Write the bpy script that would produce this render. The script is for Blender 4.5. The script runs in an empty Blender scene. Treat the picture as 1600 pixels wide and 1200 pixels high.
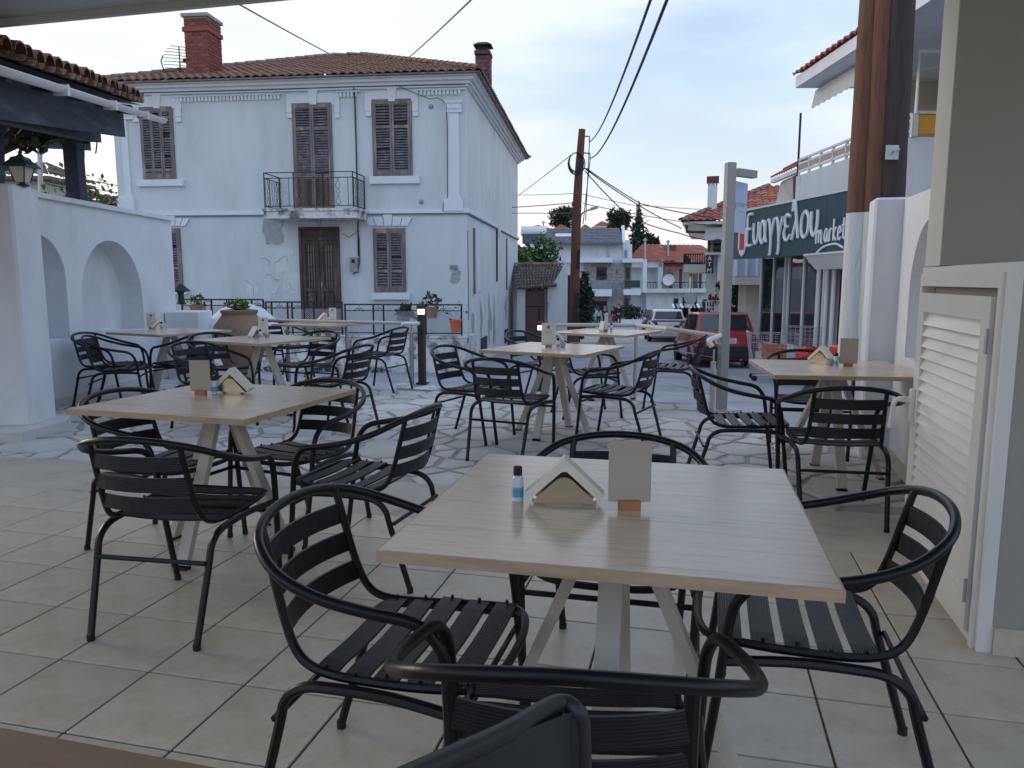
import bpy, math, random
import numpy as np
from mathutils import Vector, Matrix
S = bpy.context.scene
COL = S.collection
R = math.radians
rnd = random.Random(7)

# ------------------------------------------------------------------ camera, world, sun, exposure
F, PITCH, H = 1180.0, R(7.8), 1.32
cam_d = bpy.data.cameras.new("camera")
cam = bpy.data.objects.new("camera", cam_d); COL.objects.link(cam)
cam_d.sensor_width = 36; cam_d.lens = F / 1600 * 36; cam_d.clip_start = .03; cam_d.clip_end = 3000
cam.location = (0, 0, H); cam.rotation_euler = (R(90) - PITCH, 0, 0)
S.camera = cam
S.render.resolution_x, S.render.resolution_y = 1024, 768
vs = S.view_settings
vs.view_transform = 'Standard'; vs.look = 'None'; vs.exposure = .84; vs.gamma = 1; vs.use_curve_mapping = False

SUN_EL, SUN_AZ = R(14), R(-62)      # azimuth from +Y, positive to the right
w = bpy.data.worlds.new("World"); S.world = w; w.use_nodes = True
nt = w.node_tree; N = nt.nodes; L = nt.links; N.clear()
out = N.new('ShaderNodeOutputWorld'); mixs = N.new('ShaderNodeMixShader')
sky = N.new('ShaderNodeTexSky'); sky.sky_type = 'NISHITA'; sky.sun_disc = False
sky.sun_elevation = SUN_EL; sky.sun_rotation = SUN_AZ; sky.air_density = 1.0; sky.dust_density = .5
bg1 = N.new('ShaderNodeBackground'); bg1.inputs[1].default_value = .115
L.new(sky.outputs[0], bg1.inputs[0])
tc = N.new('ShaderNodeTexCoord'); mp = N.new('ShaderNodeMapping'); mp.inputs['Scale'].default_value = (1, 1, 4.2)
mp.inputs['Rotation'].default_value = (0, R(14), 0); mp.inputs['Location'].default_value = (.35, .2, .1)
L.new(tc.outputs['Generated'], mp.inputs[0])
nz = N.new('ShaderNodeTexNoise'); nz.inputs['Scale'].default_value = 1.9; nz.inputs['Detail'].default_value = 5; nz.inputs['Roughness'].default_value = .5
L.new(mp.outputs[0], nz.inputs['Vector'])
cr = N.new('ShaderNodeValToRGB'); cr.color_ramp.elements[0].position = .40; cr.color_ramp.elements[0].color = (.42,) * 3 + (1,)
cr.color_ramp.elements[1].position = .60; cr.color_ramp.elements[1].color = (.93,) * 3 + (1,)
L.new(nz.outputs['Fac'], cr.inputs[0])
sep = N.new('ShaderNodeSeparateXYZ'); L.new(tc.outputs['Generated'], sep.inputs[0])
# cloud colour: pinkish near the horizon, lilac grey above, warm towards the sunset on the left
cz = N.new('ShaderNodeValToRGB'); e = cz.color_ramp.elements
e[0].position = .0; e[0].color = (.66, .52, .53, 1); e[1].position = .50; e[1].color = (.46, .59, .83, 1)
x = e.new(.10); x.color = (.60, .55, .62, 1); x = e.new(.24); x.color = (.51, .60, .74, 1)
L.new(sep.outputs['Z'], cz.inputs[0])
dot = N.new('ShaderNodeVectorMath'); dot.operation = 'DOT_PRODUCT'; dot.inputs[1].default_value = (math.sin(R(-38))*.84, math.cos(R(-38))*.84, .54)
L.new(tc.outputs['Generated'], dot.inputs[0])
cw = N.new('ShaderNodeValToRGB'); e = cw.color_ramp.elements
e[0].position = .62; e[0].color = (0, 0, 0, 1); e[1].position = 1.0; e[1].color = (1, 1, 1, 1)
L.new(dot.outputs['Value'], cw.inputs[0])
mc = N.new('ShaderNodeMixRGB'); mc.inputs[2].default_value = (.62, .575, .51, 1)
L.new(cw.outputs[0], mc.inputs[0]); L.new(cz.outputs[0], mc.inputs[1])
bg2 = N.new('ShaderNodeBackground'); bg2.inputs[1].default_value = 1.0; L.new(mc.outputs[0], bg2.inputs[0])
L.new(cr.outputs[0], mixs.inputs[0]); L.new(bg1.outputs[0], mixs.inputs[1]); L.new(bg2.outputs[0], mixs.inputs[2])
L.new(mixs.outputs[0], out.inputs[0])

sd = bpy.data.lights.new("sun", 'SUN'); sd.energy = .5; sd.angle = R(18); sd.color = (1, .86, .70)
sun = bpy.data.objects.new("sun", sd); COL.objects.link(sun)
sdir = Vector((math.sin(SUN_AZ) * math.cos(SUN_EL), math.cos(SUN_AZ) * math.cos(SUN_EL), math.sin(SUN_EL)))
sun.rotation_euler = sdir.to_track_quat('Z', 'Y').to_euler(); sun.location = (0, 0, 30)

# ------------------------------------------------------------------ measuring helpers (photo pixel -> place in the world)
def ray(px, py):
    x = (px - 800) / F; v = -(py - 600) / F
    return (x, math.cos(PITCH) + v * math.sin(PITCH), -math.sin(PITCH) + v * math.cos(PITCH))
def at(px, py, z=0.0):
    r = ray(px, py); t = (z - H) / r[2]; return Vector((r[0] * t, r[1] * t, z))
def atY(px, py, Y):
    r = ray(px, py); t = Y / r[1]; return Vector((r[0] * t, Y, H + r[2] * t))
class Frame:
    def __init__(s, ox, oy, a): s.ox, s.oy, s.a = ox, oy, a
    def w(s, x, y, z=0):
        c, n = math.cos(s.a), math.sin(s.a); return Vector((s.ox + x * c - y * n, s.oy + x * n + y * c, z))
    def loc(s, X, Y):
        c, n = math.cos(s.a), math.sin(s.a); dx, dy = X - s.ox, Y - s.oy; return (dx * c + dy * n, -dx * n + dy * c)
    def pl(s, px, py, y0=0.0):          # hit on plane local y = y0 -> (local x, z)
        r = ray(px, py); o = s.loc(0, 0); d = s.loc(r[0] + s.ox, r[1] + s.oy); t = (y0 - o[1]) / d[1]
        return o[0] + d[0] * t, H + r[2] * t
    def sp(s, px, py, x0=0.0):          # hit on plane local x = x0 -> (local y, z)
        r = ray(px, py); o = s.loc(0, 0); d = s.loc(r[0] + s.ox, r[1] + s.oy); t = (x0 - o[0]) / d[0]
        return o[1] + d[1] * t, H + r[2] * t

# ------------------------------------------------------------------ materials
MATS = {}
def mat(name, col, rough=.7, metal=0.0, var=.12, vs=6.0, bump=.15, bs=None, rand=0.0, spec=.5, emit=None, col2=None, c2scale=3.0, c2lo=.5, c2hi=.6, alpha=1.0, trans=0.0, stretch=None, coat=0.0, tex='Object'):
    if name in MATS: return MATS[name]
    m = bpy.data.materials.new(name); m.use_nodes = True; MATS[name] = m
    n, l = m.node_tree.nodes, m.node_tree.links; b = n['Principled BSDF']
    b.inputs['Roughness'].default_value = rough; b.inputs['Metallic'].default_value = metal
    b.inputs['Specular IOR Level'].default_value = spec; b.inputs['Coat Weight'].default_value = coat
    b.inputs['Transmission Weight'].default_value = trans
    tcn = n.new('ShaderNodeTexCoord'); vec = tcn.outputs[tex]
    if stretch:
        mpn = n.new('ShaderNodeMapping'); mpn.inputs['Scale'].default_value = stretch; l.new(vec, mpn.inputs[0]); vec = mpn.outputs[0]
    nzn = n.new('ShaderNodeTexNoise'); nzn.inputs['Scale'].default_value = vs; nzn.inputs['Detail'].default_value = 6; nzn.inputs['Roughness'].default_value = .62
    l.new(vec, nzn.inputs['Vector'])
    rp = n.new('ShaderNodeMapRange'); rp.inputs[1].default_value = .3; rp.inputs[2].default_value = .7
    rp.inputs[3].default_value = 1 - var; rp.inputs[4].default_value = 1 + var; l.new(nzn.outputs['Fac'], rp.inputs[0])
    cur = None
    if col2:
        n2 = n.new('ShaderNodeTexNoise'); n2.inputs['Scale'].default_value = c2scale; n2.inputs['Detail'].default_value = 8; n2.inputs['Roughness'].default_value = .65
        l.new(vec, n2.inputs['Vector'])
        rr = n.new('ShaderNodeMapRange'); rr.inputs[1].default_value = c2lo; rr.inputs[2].default_value = c2hi; l.new(n2.outputs['Fac'], rr.inputs[0])
        mx = n.new('ShaderNodeMixRGB'); mx.inputs[1].default_value = (*col, 1); mx.inputs[2].default_value = (*col2, 1)
        l.new(rr.outputs[0], mx.inputs[0]); cur = mx.outputs[0]
    hv = n.new('ShaderNodeHueSaturation'); hv.inputs['Color'].default_value = (*col, 1)
    if cur: l.new(cur, hv.inputs['Color'])
    if rand:
        oi = n.new('ShaderNodeObjectInfo'); mr = n.new('ShaderNodeMapRange'); mr.inputs[3].default_value = 1 - rand; mr.inputs[4].default_value = 1 + rand
        l.new(oi.outputs['Random'], mr.inputs[0]); mm = n.new('ShaderNodeMath'); mm.operation = 'MULTIPLY'
        l.new(mr.outputs[0], mm.inputs[0]); l.new(rp.outputs[0], mm.inputs[1]); l.new(mm.outputs[0], hv.inputs['Value'])
    else: l.new(rp.outputs[0], hv.inputs['Value'])
    l.new(hv.outputs[0], b.inputs['Base Color'])
    if bump:
        nb = n.new('ShaderNodeTexNoise'); nb.inputs['Scale'].default_value = bs or vs * 8; nb.inputs['Detail'].default_value = 4; l.new(vec, nb.inputs['Vector'])
        bp = n.new('ShaderNodeBump'); bp.inputs['Strength'].default_value = bump; bp.inputs['Distance'].default_value = .01
        l.new(nb.outputs['Fac'], bp.inputs['Height']); l.new(bp.outputs[0], b.inputs['Normal'])
    if emit: b.inputs['Emission Color'].default_value = (*emit[0], 1); b.inputs['Emission Strength'].default_value = emit[1]
    return m
def nodes_of(m): return m.node_tree.nodes, m.node_tree.links, m.node_tree.nodes['Principled BSDF']

M = {}
M['tube'] = mat('chair_tube', (.0055, .006, .008), .36, .0, .25, 20, .05, spec=.33)
M['slat'] = mat('chair_slat', (.009, .011, .015), .42, .0, .2, 20, 0, spec=.38)
n, l, b = nodes_of(M['slat'])      # fine ribs along each slat (object space, across y / z)
_t = n.new('ShaderNodeTexCoord'); _w = n.new('ShaderNodeTexWave'); _w.wave_type = 'BANDS'; _w.bands_direction = 'DIAGONAL'; _w.inputs['Scale'].default_value = 48
_mp = n.new('ShaderNodeMapping'); _w.bands_direction = 'Y'; l.new(_t.outputs['Object'], _w.inputs['Vector'])
_b = n.new('ShaderNodeBump'); _b.inputs['Strength'].default_value = .5; _b.inputs['Distance'].default_value = .002; l.new(_w.outputs['Fac'], _b.inputs['Height']); l.new(_b.outputs[0], b.inputs['Normal'])
M['slat_back'] = M['slat'].copy(); M['slat_back'].name = 'chair_slat_back'; [setattr(q, 'bands_direction', 'Z') for q in M['slat_back'].node_tree.nodes if q.type == 'TEX_WAVE']
M['rubber'] = mat('rubber', (.01, .01, .01), .8)
M['table_edge'] = mat('table_edge', (.46, .33, .22), .5, 0, .15, 8, .05, stretch=(1, 1, 8))
M['grey_metal'] = mat('grey_metal', (.27, .275, .26), .45, 0, .08, 5, .04)
M['beige_metal'] = mat('beige_metal', (.50, .47, .41), .42, 0, .08, 5, .04)
M['wood_block'] = mat('wood_block', (.36, .17, .07), .5, 0, .25, 25, .1)
M['white_plaster'] = mat('white_plaster', (.70, .725, .765), .85, 0, .06, 1.6, .45, 9, col2=(.60, .62, .65), c2scale=1.1, c2lo=.5, c2hi=.68, stretch=(1, 1, .6))
M['cream_plaster'] = mat('cream_plaster', (.60, .575, .49), .85, 0, .08, 1.6, .2, 12)
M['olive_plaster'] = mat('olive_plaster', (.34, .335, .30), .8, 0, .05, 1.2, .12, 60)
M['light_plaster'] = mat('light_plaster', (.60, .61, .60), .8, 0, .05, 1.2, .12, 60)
M['soffit'] = mat('soffit', (.60, .61, .60), .85, 0, .05, 2, .1)
M['house_plaster'] = mat('house_plaster', (.60, .655, .675), .9, 0, .06, .9, .3, 7, col2=(.53, .575, .585), c2scale=1.2, c2lo=.46, c2hi=.66, stretch=(1, 1, .3))
M['side_plaster'] = mat('side_plaster', (.64, .665, .67), .9, 0, .09, 1.1, .3, 7, col2=(.42, .44, .44), c2scale=1.6, c2lo=.60, c2hi=.68, stretch=(1, 1, .45))
M['trim'] = mat('trim', (.68, .735, .77), .8, 0, .05, 2, .15)
M['stained_plaster'] = mat('stained_plaster', (.62, .63, .62), .9, 0, .12, 3, .5, 12, col2=(.17, .17, .16), c2scale=3.4, c2lo=.48, c2hi=.60)
M['patch'] = mat('patched_plaster', (.635, .68, .70), .9, 0, .08, 3, .4, 12)
M['grey_render'] = mat('grey_render', (.36, .39, .41), .95, 0, .18, 6, .5, 20)
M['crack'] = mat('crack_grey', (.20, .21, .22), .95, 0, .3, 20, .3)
M['old_wood'] = mat('old_wood', (.19, .165, .15), .85, 0, .3, 5, .5, 30, col2=(.33, .27, .23), c2scale=6, c2lo=.5, c2hi=.66, stretch=(1, 1, .25))
M['old_slats'] = mat('old_slats', (.12, .12, .135), .85, 0, .35, 8, .4, 30, col2=(.24, .23, .23), c2scale=9, c2lo=.5, c2hi=.7)
M['dark_wood'] = mat('dark_wood', (.05, .036, .033), .6, 0, .35, 5, .3, 30, stretch=(1, 1, .2), col2=(.09, .065, .055), c2scale=5)
M['rust_iron'] = mat('rust_iron', (.045, .03, .026), .8, .2, .4, 15, .3)
M['dark_iron'] = mat('dark_iron', (.02, .02, .022), .6, .3, .2, 15, .1)
M['galv'] = mat('galvanised', (.42, .43, .44), .45, .6, .15, 10, .1)
M['white_metal'] = mat('white_metal', (.70, .70, .68), .35, 0, .04, 3, .03)
M['white_alu'] = mat('white_alu', (.74, .75, .74), .3, 0, .04, 3, .03, coat=.2)
M['brick'] = mat('brick_red', (.225, .068, .055), .85, 0, .2, 9, .4, 40, rand=.28)
M['brick_purple'] = mat('brick_purple', (.16, .065, .085), .85, 0, .2, 9, .4, 40, rand=.25)
M['mortar'] = mat('mortar', (.46, .34, .29), .95, 0, .15, 12, .4)
M['mortar_dark'] = mat('mortar_dark', (.075, .04, .05), .95, 0, .15, 12, .4)
M['old_tile'] = mat('old_tile', (.205, .105, .072), .9, 0, .3, 6, .5, 30, rand=.2, col2=(.19, .17, .13), c2scale=3.5, c2lo=.5, c2hi=.62)
M['grey_tile'] = mat('weathered_tile', (.17, .135, .11), .9, 0, .35, 6, .5, 30, rand=.3, col2=(.10, .09, .08), c2scale=4)
M['red_tile'] = mat('red_tile', (.34, .09, .06), .85, 0, .25, 5, .3, 30, rand=.2, col2=(.24, .10, .07), c2scale=4)
M['slate'] = mat('slate_roof', (.10, .115, .135), .6, 0, .15, 5, .2)
M['lead'] = mat('cement_flashing', (.30, .32, .33), .8, 0, .2, 8, .4)
M['blue_wood'] = mat('blue_wood', (.030, .045, .070), .8, 0, .3, 5, .4, 30, stretch=(1, .25, 3), col2=(.085, .105, .125), c2scale=3, c2lo=.5, c2hi=.7)
M['stone_wall'] = mat('rubble_stone', (.27, .27, .26), .9, 0, .25, 4, .5, 20, rand=.25)
M['pole_wood'] = mat('pole_wood', (.17, .072, .036), .8, 0, .35, 4, .8, 14, stretch=(6, 6, .5), col2=(.065, .03, .02), c2scale=4, c2lo=.45, c2hi=.62)
M['pole_dark'] = mat('pole_dark', (.045, .032, .03), .8, 0, .35, 4, .6, 14, stretch=(6, 6, .5))
M['pole_white'] = mat('limewashed_pole', (.60, .61, .59), .9, 0, .12, 4, .8, 14, stretch=(6, 6, .5), col2=(.33, .33, .32), c2scale=4, c2lo=.58, c2hi=.70)
M['bark'] = mat('bark', (.07, .05, .035), .9, 0, .3, 8, .6)
M['wire'] = mat('wire', (.015, .015, .016), .6)
M['wire_light'] = mat('wire_light', (.15, .15, .15), .6)
M['terracotta'] = mat('terracotta', (.285, .175, .125), .8, 0, .13, 3.5, .3, 25, col2=(.23, .16, .125), c2scale=3)
M['soil'] = mat('soil', (.03, .02, .015), .95)
M['bollard'] = mat('bollard_brown', (.05, .038, .034), .5, .2, .1, 6, .03)
M['lamp_glow'] = mat('lamp_glow', (.9, .8, .6), .4, emit=((1, .80, .50), 5.0), bump=0)
M['glass_dark'] = mat('shop_glass', (.012, .017, .028), .04, 0, .3, .8, 0, spec=.75)
M['glass_house'] = mat('window_glass', (.035, .045, .06), .1, 0, .3, 2, 0, spec=.6)
M['green_sign'] = mat('sign_green', (.028, .062, .070), .28, 0, .18, .9, .0, spec=.5, stretch=(1, 1, .25))
M['white_letter'] = mat('white_letter', (.78, .79, .80), .4, 0, .03, 5, 0)
M['white_paint'] = mat('white_paint', (.72, .73, .74), .6, 0, .08, 3, .1)
M['banner'] = mat('banner_cloth', (.47, .54, .70), .8, 0, .05, 4, .1)
M['red'] = mat('red_plastic', (.55, .02, .015), .35, 0, .06, 4, 0)
M['red_print'] = mat('red_print', (.42, .06, .05), .7, bump=0)
M['orange'] = mat('orange_plastic', (.60, .13, .05), .4, 0, .1, 5, 0)
M['black_print'] = mat('black_print', (.03, .03, .035), .7, bump=0)
M['grey_print'] = mat('grey_print', (.30, .34, .42), .7, bump=0)
M['paper'] = mat('paper', (.62, .60, .55), .8, 0, .03, 10, .05)
M['napkin'] = mat('napkin', (.70, .68, .58), .9, 0, .05, 30, .2)
M['card'] = mat('menu_card', (.40, .36, .30), .6, 0, .02, 10, 0)
M['steel'] = mat('brushed_steel', (.52, .44, .32), .22, 1, .08, 6, .05, stretch=(1, 1, 20))  # warm light reflected in the steel is put into its base colour
M['gel'] = mat('gel_bottle', (.50, .60, .66), .15, 0, .05, 5, 0, spec=.6)
M['gel_blue'] = mat('gel_label', (.10, .34, .55), .3, 0, .25, 40, 0)
M['gel_clear'] = mat('clear_plastic', (.75, .80, .82), .12, 0, .02, 5, 0, trans=.75)
M['cup'] = mat('steel_cup', (.45, .45, .45), .35, .7, .1, 5, 0)
M['carred'] = mat('car_red', (.40, .035, .035), .28, .1, .06, 3, 0, coat=.6)
M['carwhite'] = mat('car_white', (.56, .60, .66), .25, .1, .05, 3, 0, coat=.6)
M['cardark'] = mat('car_dark', (.03, .035, .05), .28, .3, .05, 3, 0, coat=.6)
M['car_glass'] = mat('car_glass', (.03, .04, .05), .05, 0, .2, 2, 0, spec=.8)
M['car_black'] = mat('car_trim', (.015, .016, .02), .6, bump=0)
M['tyre'] = mat('tyre', (.012, .012, .012), .85)
M['tail'] = mat('tail_lamp', (.16, .006, .01), .2, 0, .1, 20, 0, spec=.7)
M['amber'] = mat('amber_lamp', (.55, .20, .03), .2, bump=0)
M['alloy'] = mat('wheel_rim', (.30, .31, .32), .4, .6)
M['leaf_a'] = mat('leaf_green', (.055, .115, .03), .7, 0, .45, 2.2, 0, col2=(.03, .07, .022), c2scale=2)
M['leaf_b'] = mat('leaf_dark', (.032, .062, .036), .75, 0, .45, .6, 0, col2=(.02, .038, .024), c2scale=.7)
M['leaf_c'] = mat('leaf_bright', (.10, .17, .035), .7, 0, .4, 3, 0)
M['leaf_d'] = mat('leaf_olive', (.06, .085, .035), .75, 0, .4, 1.6, 0, col2=(.12, .115, .05), c2scale=2.2)
M['rose'] = mat('rose_red', (.32, .012, .02), .6)
M['yellow'] = mat('yellow_panel', (.62, .30, .015), .5, 0, .05, 3, .03)
M['beige_panel'] = mat('beige_panel', (.45, .29, .22), .5, 0, .06, 3, .03)
M['fabric_white'] = mat('awning_cloth', (.55, .56, .54), .85, 0, .06, 3, .1)
M['fabric_beige'] = mat('blind_cloth', (.56, .52, .44), .85, 0, .06, 3, .1)
M['brown_metal'] = mat('brown_metal', (.11, .055, .045), .55, 0, .15, 3, .1)
M['skin'] = mat('skin', (.42, .25, .18), .6)
M['hair'] = mat('hair_dark', (.015, .012, .01), .6)
M['hair_b'] = mat('hair_blond', (.26, .17, .08), .6)
M['cl_grey'] = mat('cloth_grey', (.30, .33, .36), .85); M['cl_black'] = mat('cloth_black', (.012, .012, .016), .85)
M['cl_blue'] = mat('cloth_blue', (.34, .42, .50), .85); M['cl_red'] = mat('cloth_wine', (.09, .012, .018), .85)
M['wicker'] = mat('dark_plastic', (.022, .024, .027), .5, 0, .1, 10, .05)
M['brown_table'] = mat('brown_laminate', (.26, .165, .105), .45, 0, .12, 6, .05, stretch=(1, 8, 1))
M['blind'] = mat('grey_panel', (.22, .24, .27), .5, bump=0)
M['skylight'] = mat('skylight_glass', (.6, .65, .7), .1, bump=0)
M['dirt'] = mat('dirt', (.10, .085, .06), .95, 0, .3, 12, .6)
M['grass'] = mat('hill_grass', (.05, .075, .03), .95, 0, .4, .08, .2, 1, col2=(.10, .10, .05), c2scale=.06)

# floor tile: cloudy beige porcelain
m = mat('floor_tile', (.60, .54, .445), .38, 0, .12, 3.0, .04, 40, rand=.05, spec=.5, col2=(.46, .395, .31), c2scale=5.5, c2lo=.44, c2hi=.66)
M['tile'] = m
M['grout'] = mat('grout', (.11, .10, .09), .95, 0, .15, 20, .3)
M['paver'] = mat('paving_stone', (.56, .545, .51), .72, 0, .10, 5, .35, 25, rand=.13, col2=(.44, .43, .42), c2scale=2.5, c2lo=.45, c2hi=.7, tex='Generated')
M['paver_m'] = mat('paving_stone_far', (.53, .525, .51), .75, 0, .16, 3, .35, 25)
M['joint'] = mat('paving_joint', (.345, .34, .33), .95, 0, .15, 9, .4)
M['threshold'] = mat('threshold_concrete', (.50, .455, .385), .7, 0, .10, 3, .2, 30, col2=(.29, .23, .16), c2scale=2.4, c2lo=.54, c2hi=.72)
M['street'] = mat('street_concrete', (.31, .33, .36), .8, 0, .10, 1.2, .35, 30, col2=(.24, .255, .285), c2scale=1.1, c2lo=.45, c2hi=.65)
M['kerb'] = mat('kerb_plaster', (.60, .60, .59), .85, 0, .1, 4, .3)
# oak laminate tabletop: long grain streaks
def oak():
    m = bpy.data.materials.new('oak_top'); m.use_nodes = True; n, l, b = nodes_of(m)
    t = n.new('ShaderNodeTexCoord'); mp = n.new('ShaderNodeMapping'); mp.inputs['Scale'].default_value = (1.6, 34, 1); l.new(t.outputs['Object'], mp.inputs[0])
    a = n.new('ShaderNodeTexNoise'); a.inputs['Scale'].default_value = 2.3; a.inputs['Detail'].default_value = 7; a.inputs['Roughness'].default_value = .6; a.inputs['Distortion'].default_value = .6; l.new(mp.outputs[0], a.inputs['Vector'])
    r = n.new('ShaderNodeValToRGB'); e = r.color_ramp.elements
    e[0].position = .30; e[0].color = (.44, .33, .23, 1); e[1].position = .56; e[1].color = (.64, .53, .415, 1); x = e.new(.42); x.color = (.585, .475, .365, 1)
    l.new(a.outputs['Fac'], r.inputs[0]); l.new(r.outputs[0], b.inputs['Base Color'])
    sm_ = n.new('ShaderNodeMapping'); sm_.inputs['Scale'].default_value = (26, 260, 1); l.new(t.outputs['Object'], sm_.inputs[0])
    sn = n.new('ShaderNodeTexNoise'); sn.inputs['Scale'].default_value = 1; sn.inputs['Detail'].default_value = 3; l.new(sm_.outputs[0], sn.inputs['Vector'])
    sr = n.new('ShaderNodeMapRange'); sr.inputs[1].default_value = .56; sr.inputs[2].default_value = .70; sr.inputs[3].default_value = 0; sr.inputs[4].default_value = .5; l.new(sn.outputs['Fac'], sr.inputs[0])
    mx = n.new('ShaderNodeMixRGB'); mx.blend_type = 'MULTIPLY'; mx.inputs[2].default_value = (.62, .52, .42, 1); l.new(sr.outputs[0], mx.inputs[0]); l.new(r.outputs[0], mx.inputs[1]); l.new(mx.outputs[0], b.inputs['Base Color'])
    c = n.new('ShaderNodeMapping'); c.inputs['Scale'].default_value = (.6, 1.2, 1); l.new(t.outputs['Object'], c.inputs[0])
    d = n.new('ShaderNodeTexNoise'); d.inputs['Scale'].default_value = 5; l.new(c.outputs[0], d.inputs['Vector'])
    q = n.new('ShaderNodeMapRange'); q.inputs[3].default_value = .13; q.inputs[4].default_value = .27; l.new(d.outputs['Fac'], q.inputs[0]); l.new(q.outputs[0], b.inputs['Roughness'])
    bp = n.new('ShaderNodeBump'); bp.inputs['Strength'].default_value = .12; bp.inputs['Distance'].default_value = .002; l.new(a.outputs['Fac'], bp.inputs['Height']); l.new(bp.outputs[0], b.inputs['Normal'])
    b.inputs['Specular IOR Level'].default_value = .55
    return m
M['oak'] = oak()

# ------------------------------------------------------------------ mesh builder
class MB:
    def __init__(s): s.v = []; s.f = []
    def add(s, vs, fs):
        o = len(s.v); s.v += [tuple(p) for p in vs]; s.f += [tuple(i + o for i in f) for f in fs]; return s
    def box(s, c, d, rz=0.0, rx=0.0, ry=0.0):
        m = Matrix.Rotation(rz, 3, 'Z') @ Matrix.Rotation(ry, 3, 'Y') @ Matrix.Rotation(rx, 3, 'X'); c = Vector(c)
        vs = [c + m @ Vector((x * d[0] / 2, y * d[1] / 2, z * d[2] / 2)) for x in (-1, 1) for y in (-1, 1) for z in (-1, 1)]
        return s.add(vs, [(0, 1, 3, 2), (4, 6, 7, 5), (0, 4, 5, 1), (2, 3, 7, 6), (0, 2, 6, 4), (1, 5, 7, 3)])
    def b2(s, x0, x1, y0, y1, z0, z1): return s.box(((x0 + x1) / 2, (y0 + y1) / 2, (z0 + z1) / 2), (abs(x1 - x0), abs(y1 - y0), abs(z1 - z0)))
    def bbox(s, c, d, bv=.004, rz=0.0):      # box with chamfered vertical + top edges
        x, y, z = d[0] / 2, d[1] / 2, d[2] / 2; m = Matrix.Rotation(rz, 3, 'Z'); c = Vector(c); vs = []
        for zz, i in ((-z, 0), (z - bv, 0), (z, bv)):
            for a, bb in ((-x + i, -y + bv + i), (-x + bv + i, -y + i), (x - bv - i, -y + i), (x - i, -y + bv + i), (x - i, y - bv - i), (x - bv - i, y - i), (-x + bv + i, y - i), (-x + i, y - bv - i)):
                vs.append(c + m @ Vector((a, bb, zz)))
        fs = [tuple(range(7, -1, -1)), tuple(range(16, 24))]
        for k in range(2):
            for i in range(8): j = (i + 1) % 8; fs.append((k * 8 + i, k * 8 + j, k * 8 + 8 + j, k * 8 + 8 + i))
        return s.add(vs, fs)
    def beam(s, p, q, w_, h_, up=(0, 0, 1)):
        p, q = Vector(p), Vector(q); d = (q - p); 
        if d.length < 1e-6: return s
        d.normalize(); u = Vector(up)
        if abs(d.dot(u)) > .99: u = Vector((0, 1, 0))
        a = d.cross(u).normalized(); bb = a.cross(d).normalized()
        vs = [e + a * sx * w_ / 2 + bb * sy * h_ / 2 for e in (p, q) for sx, sy in ((-1, -1), (1, -1), (1, 1), (-1, 1))]
        return s.add(vs, [(3, 2, 1, 0), (4, 5, 6, 7), (0, 1, 5, 4), (1, 2, 6, 5), (2, 3, 7, 6), (3, 0, 4, 7)])
    def tube(s, pts, r, seg=8, closed=False, cap=True):
        pts = [Vector(p) for p in pts]; n = len(pts); rs = r if isinstance(r, (list, tuple)) else [r] * n
        rings = []; up = None
        for i, p in enumerate(pts):
            if closed: t = pts[(i + 1) % n] - pts[i - 1]
            else: t = pts[min(i + 1, n - 1)] - pts[max(i - 1, 0)]
            t.normalize()
            if up is None:
                up = Vector((0, 0, 1)) if abs(t.z) < .9 else Vector((1, 0, 0))
            a = t.cross(up)
            if a.length < 1e-4: a = t.cross(Vector((0, 1, 0)))
            a.normalize(); up = a.cross(t).normalized()
            rings.append([p + (a * math.cos(k * 2 * math.pi / seg) + up * math.sin(k * 2 * math.pi / seg)) * rs[i] for k in range(seg)])
        vs = [q for r_ in rings for q in r_]; fs = []
        m = n if closed else n - 1
        for i in range(m):
            j = (i + 1) % n
            for k in range(seg): k2 = (k + 1) % seg; fs.append((i * seg + k, i * seg + k2, j * seg + k2, j * seg + k))
        if cap and not closed: fs.append(tuple(range(seg - 1, -1, -1))); fs.append(tuple((n - 1) * seg + k for k in range(seg)))
        return s.add(vs, fs)
    def lathe(s, prof, c=(0, 0, 0), seg=24, cap=True):
        vs = []; fs = []; n = len(prof)
        for r, z in prof:
            for k in range(seg): a = k * 2 * math.pi / seg; vs.append((c[0] + r * math.cos(a), c[1] + r * math.sin(a), c[2] + z))
        for i in range(n - 1):
            for k in range(seg): k2 = (k + 1) % seg; fs.append((i * seg + k, i * seg + k2, (i + 1) * seg + k2, (i + 1) * seg + k))
        if cap: fs.append(tuple(range(seg - 1, -1, -1))); fs.append(tuple((n - 1) * seg + k for k in range(seg)))
        return s.add(vs, fs)
    def prism(s, poly, z0, z1, mtx=None):    # polygon (x,y) CCW extruded in z; mtx maps to place
        n = len(poly); vs = [Vector((p[0], p[1], z0)) for p in poly] + [Vector((p[0], p[1], z1)) for p in poly]
        if mtx: vs = [mtx @ v for v in vs]
        fs = [tuple(range(n - 1, -1, -1)), tuple(range(n, 2 * n))] + [(i, (i + 1) % n, n + (i + 1) % n, n + i) for i in range(n)]
        return s.add(vs, fs)
    def quad(s, *p): return s.add(p, [tuple(range(len(p)))])
    def mesh(s, name, m, smooth=False):
        me = bpy.data.meshes.new(name); me.from_pydata(s.v, [], s.f); me.update()
        if m: me.materials.append(m)
        if smooth:
            me.polygons.foreach_set('use_smooth', [True] * len(me.polygons))
            try: me.set_sharp_from_angle(angle=R(38))
            except Exception: pass
        return me
    def ob(s, name, m, parent=None, smooth=False, kind=None, label=None):
        return link(name, s.mesh(name, m, smooth), parent, kind, label)
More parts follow.
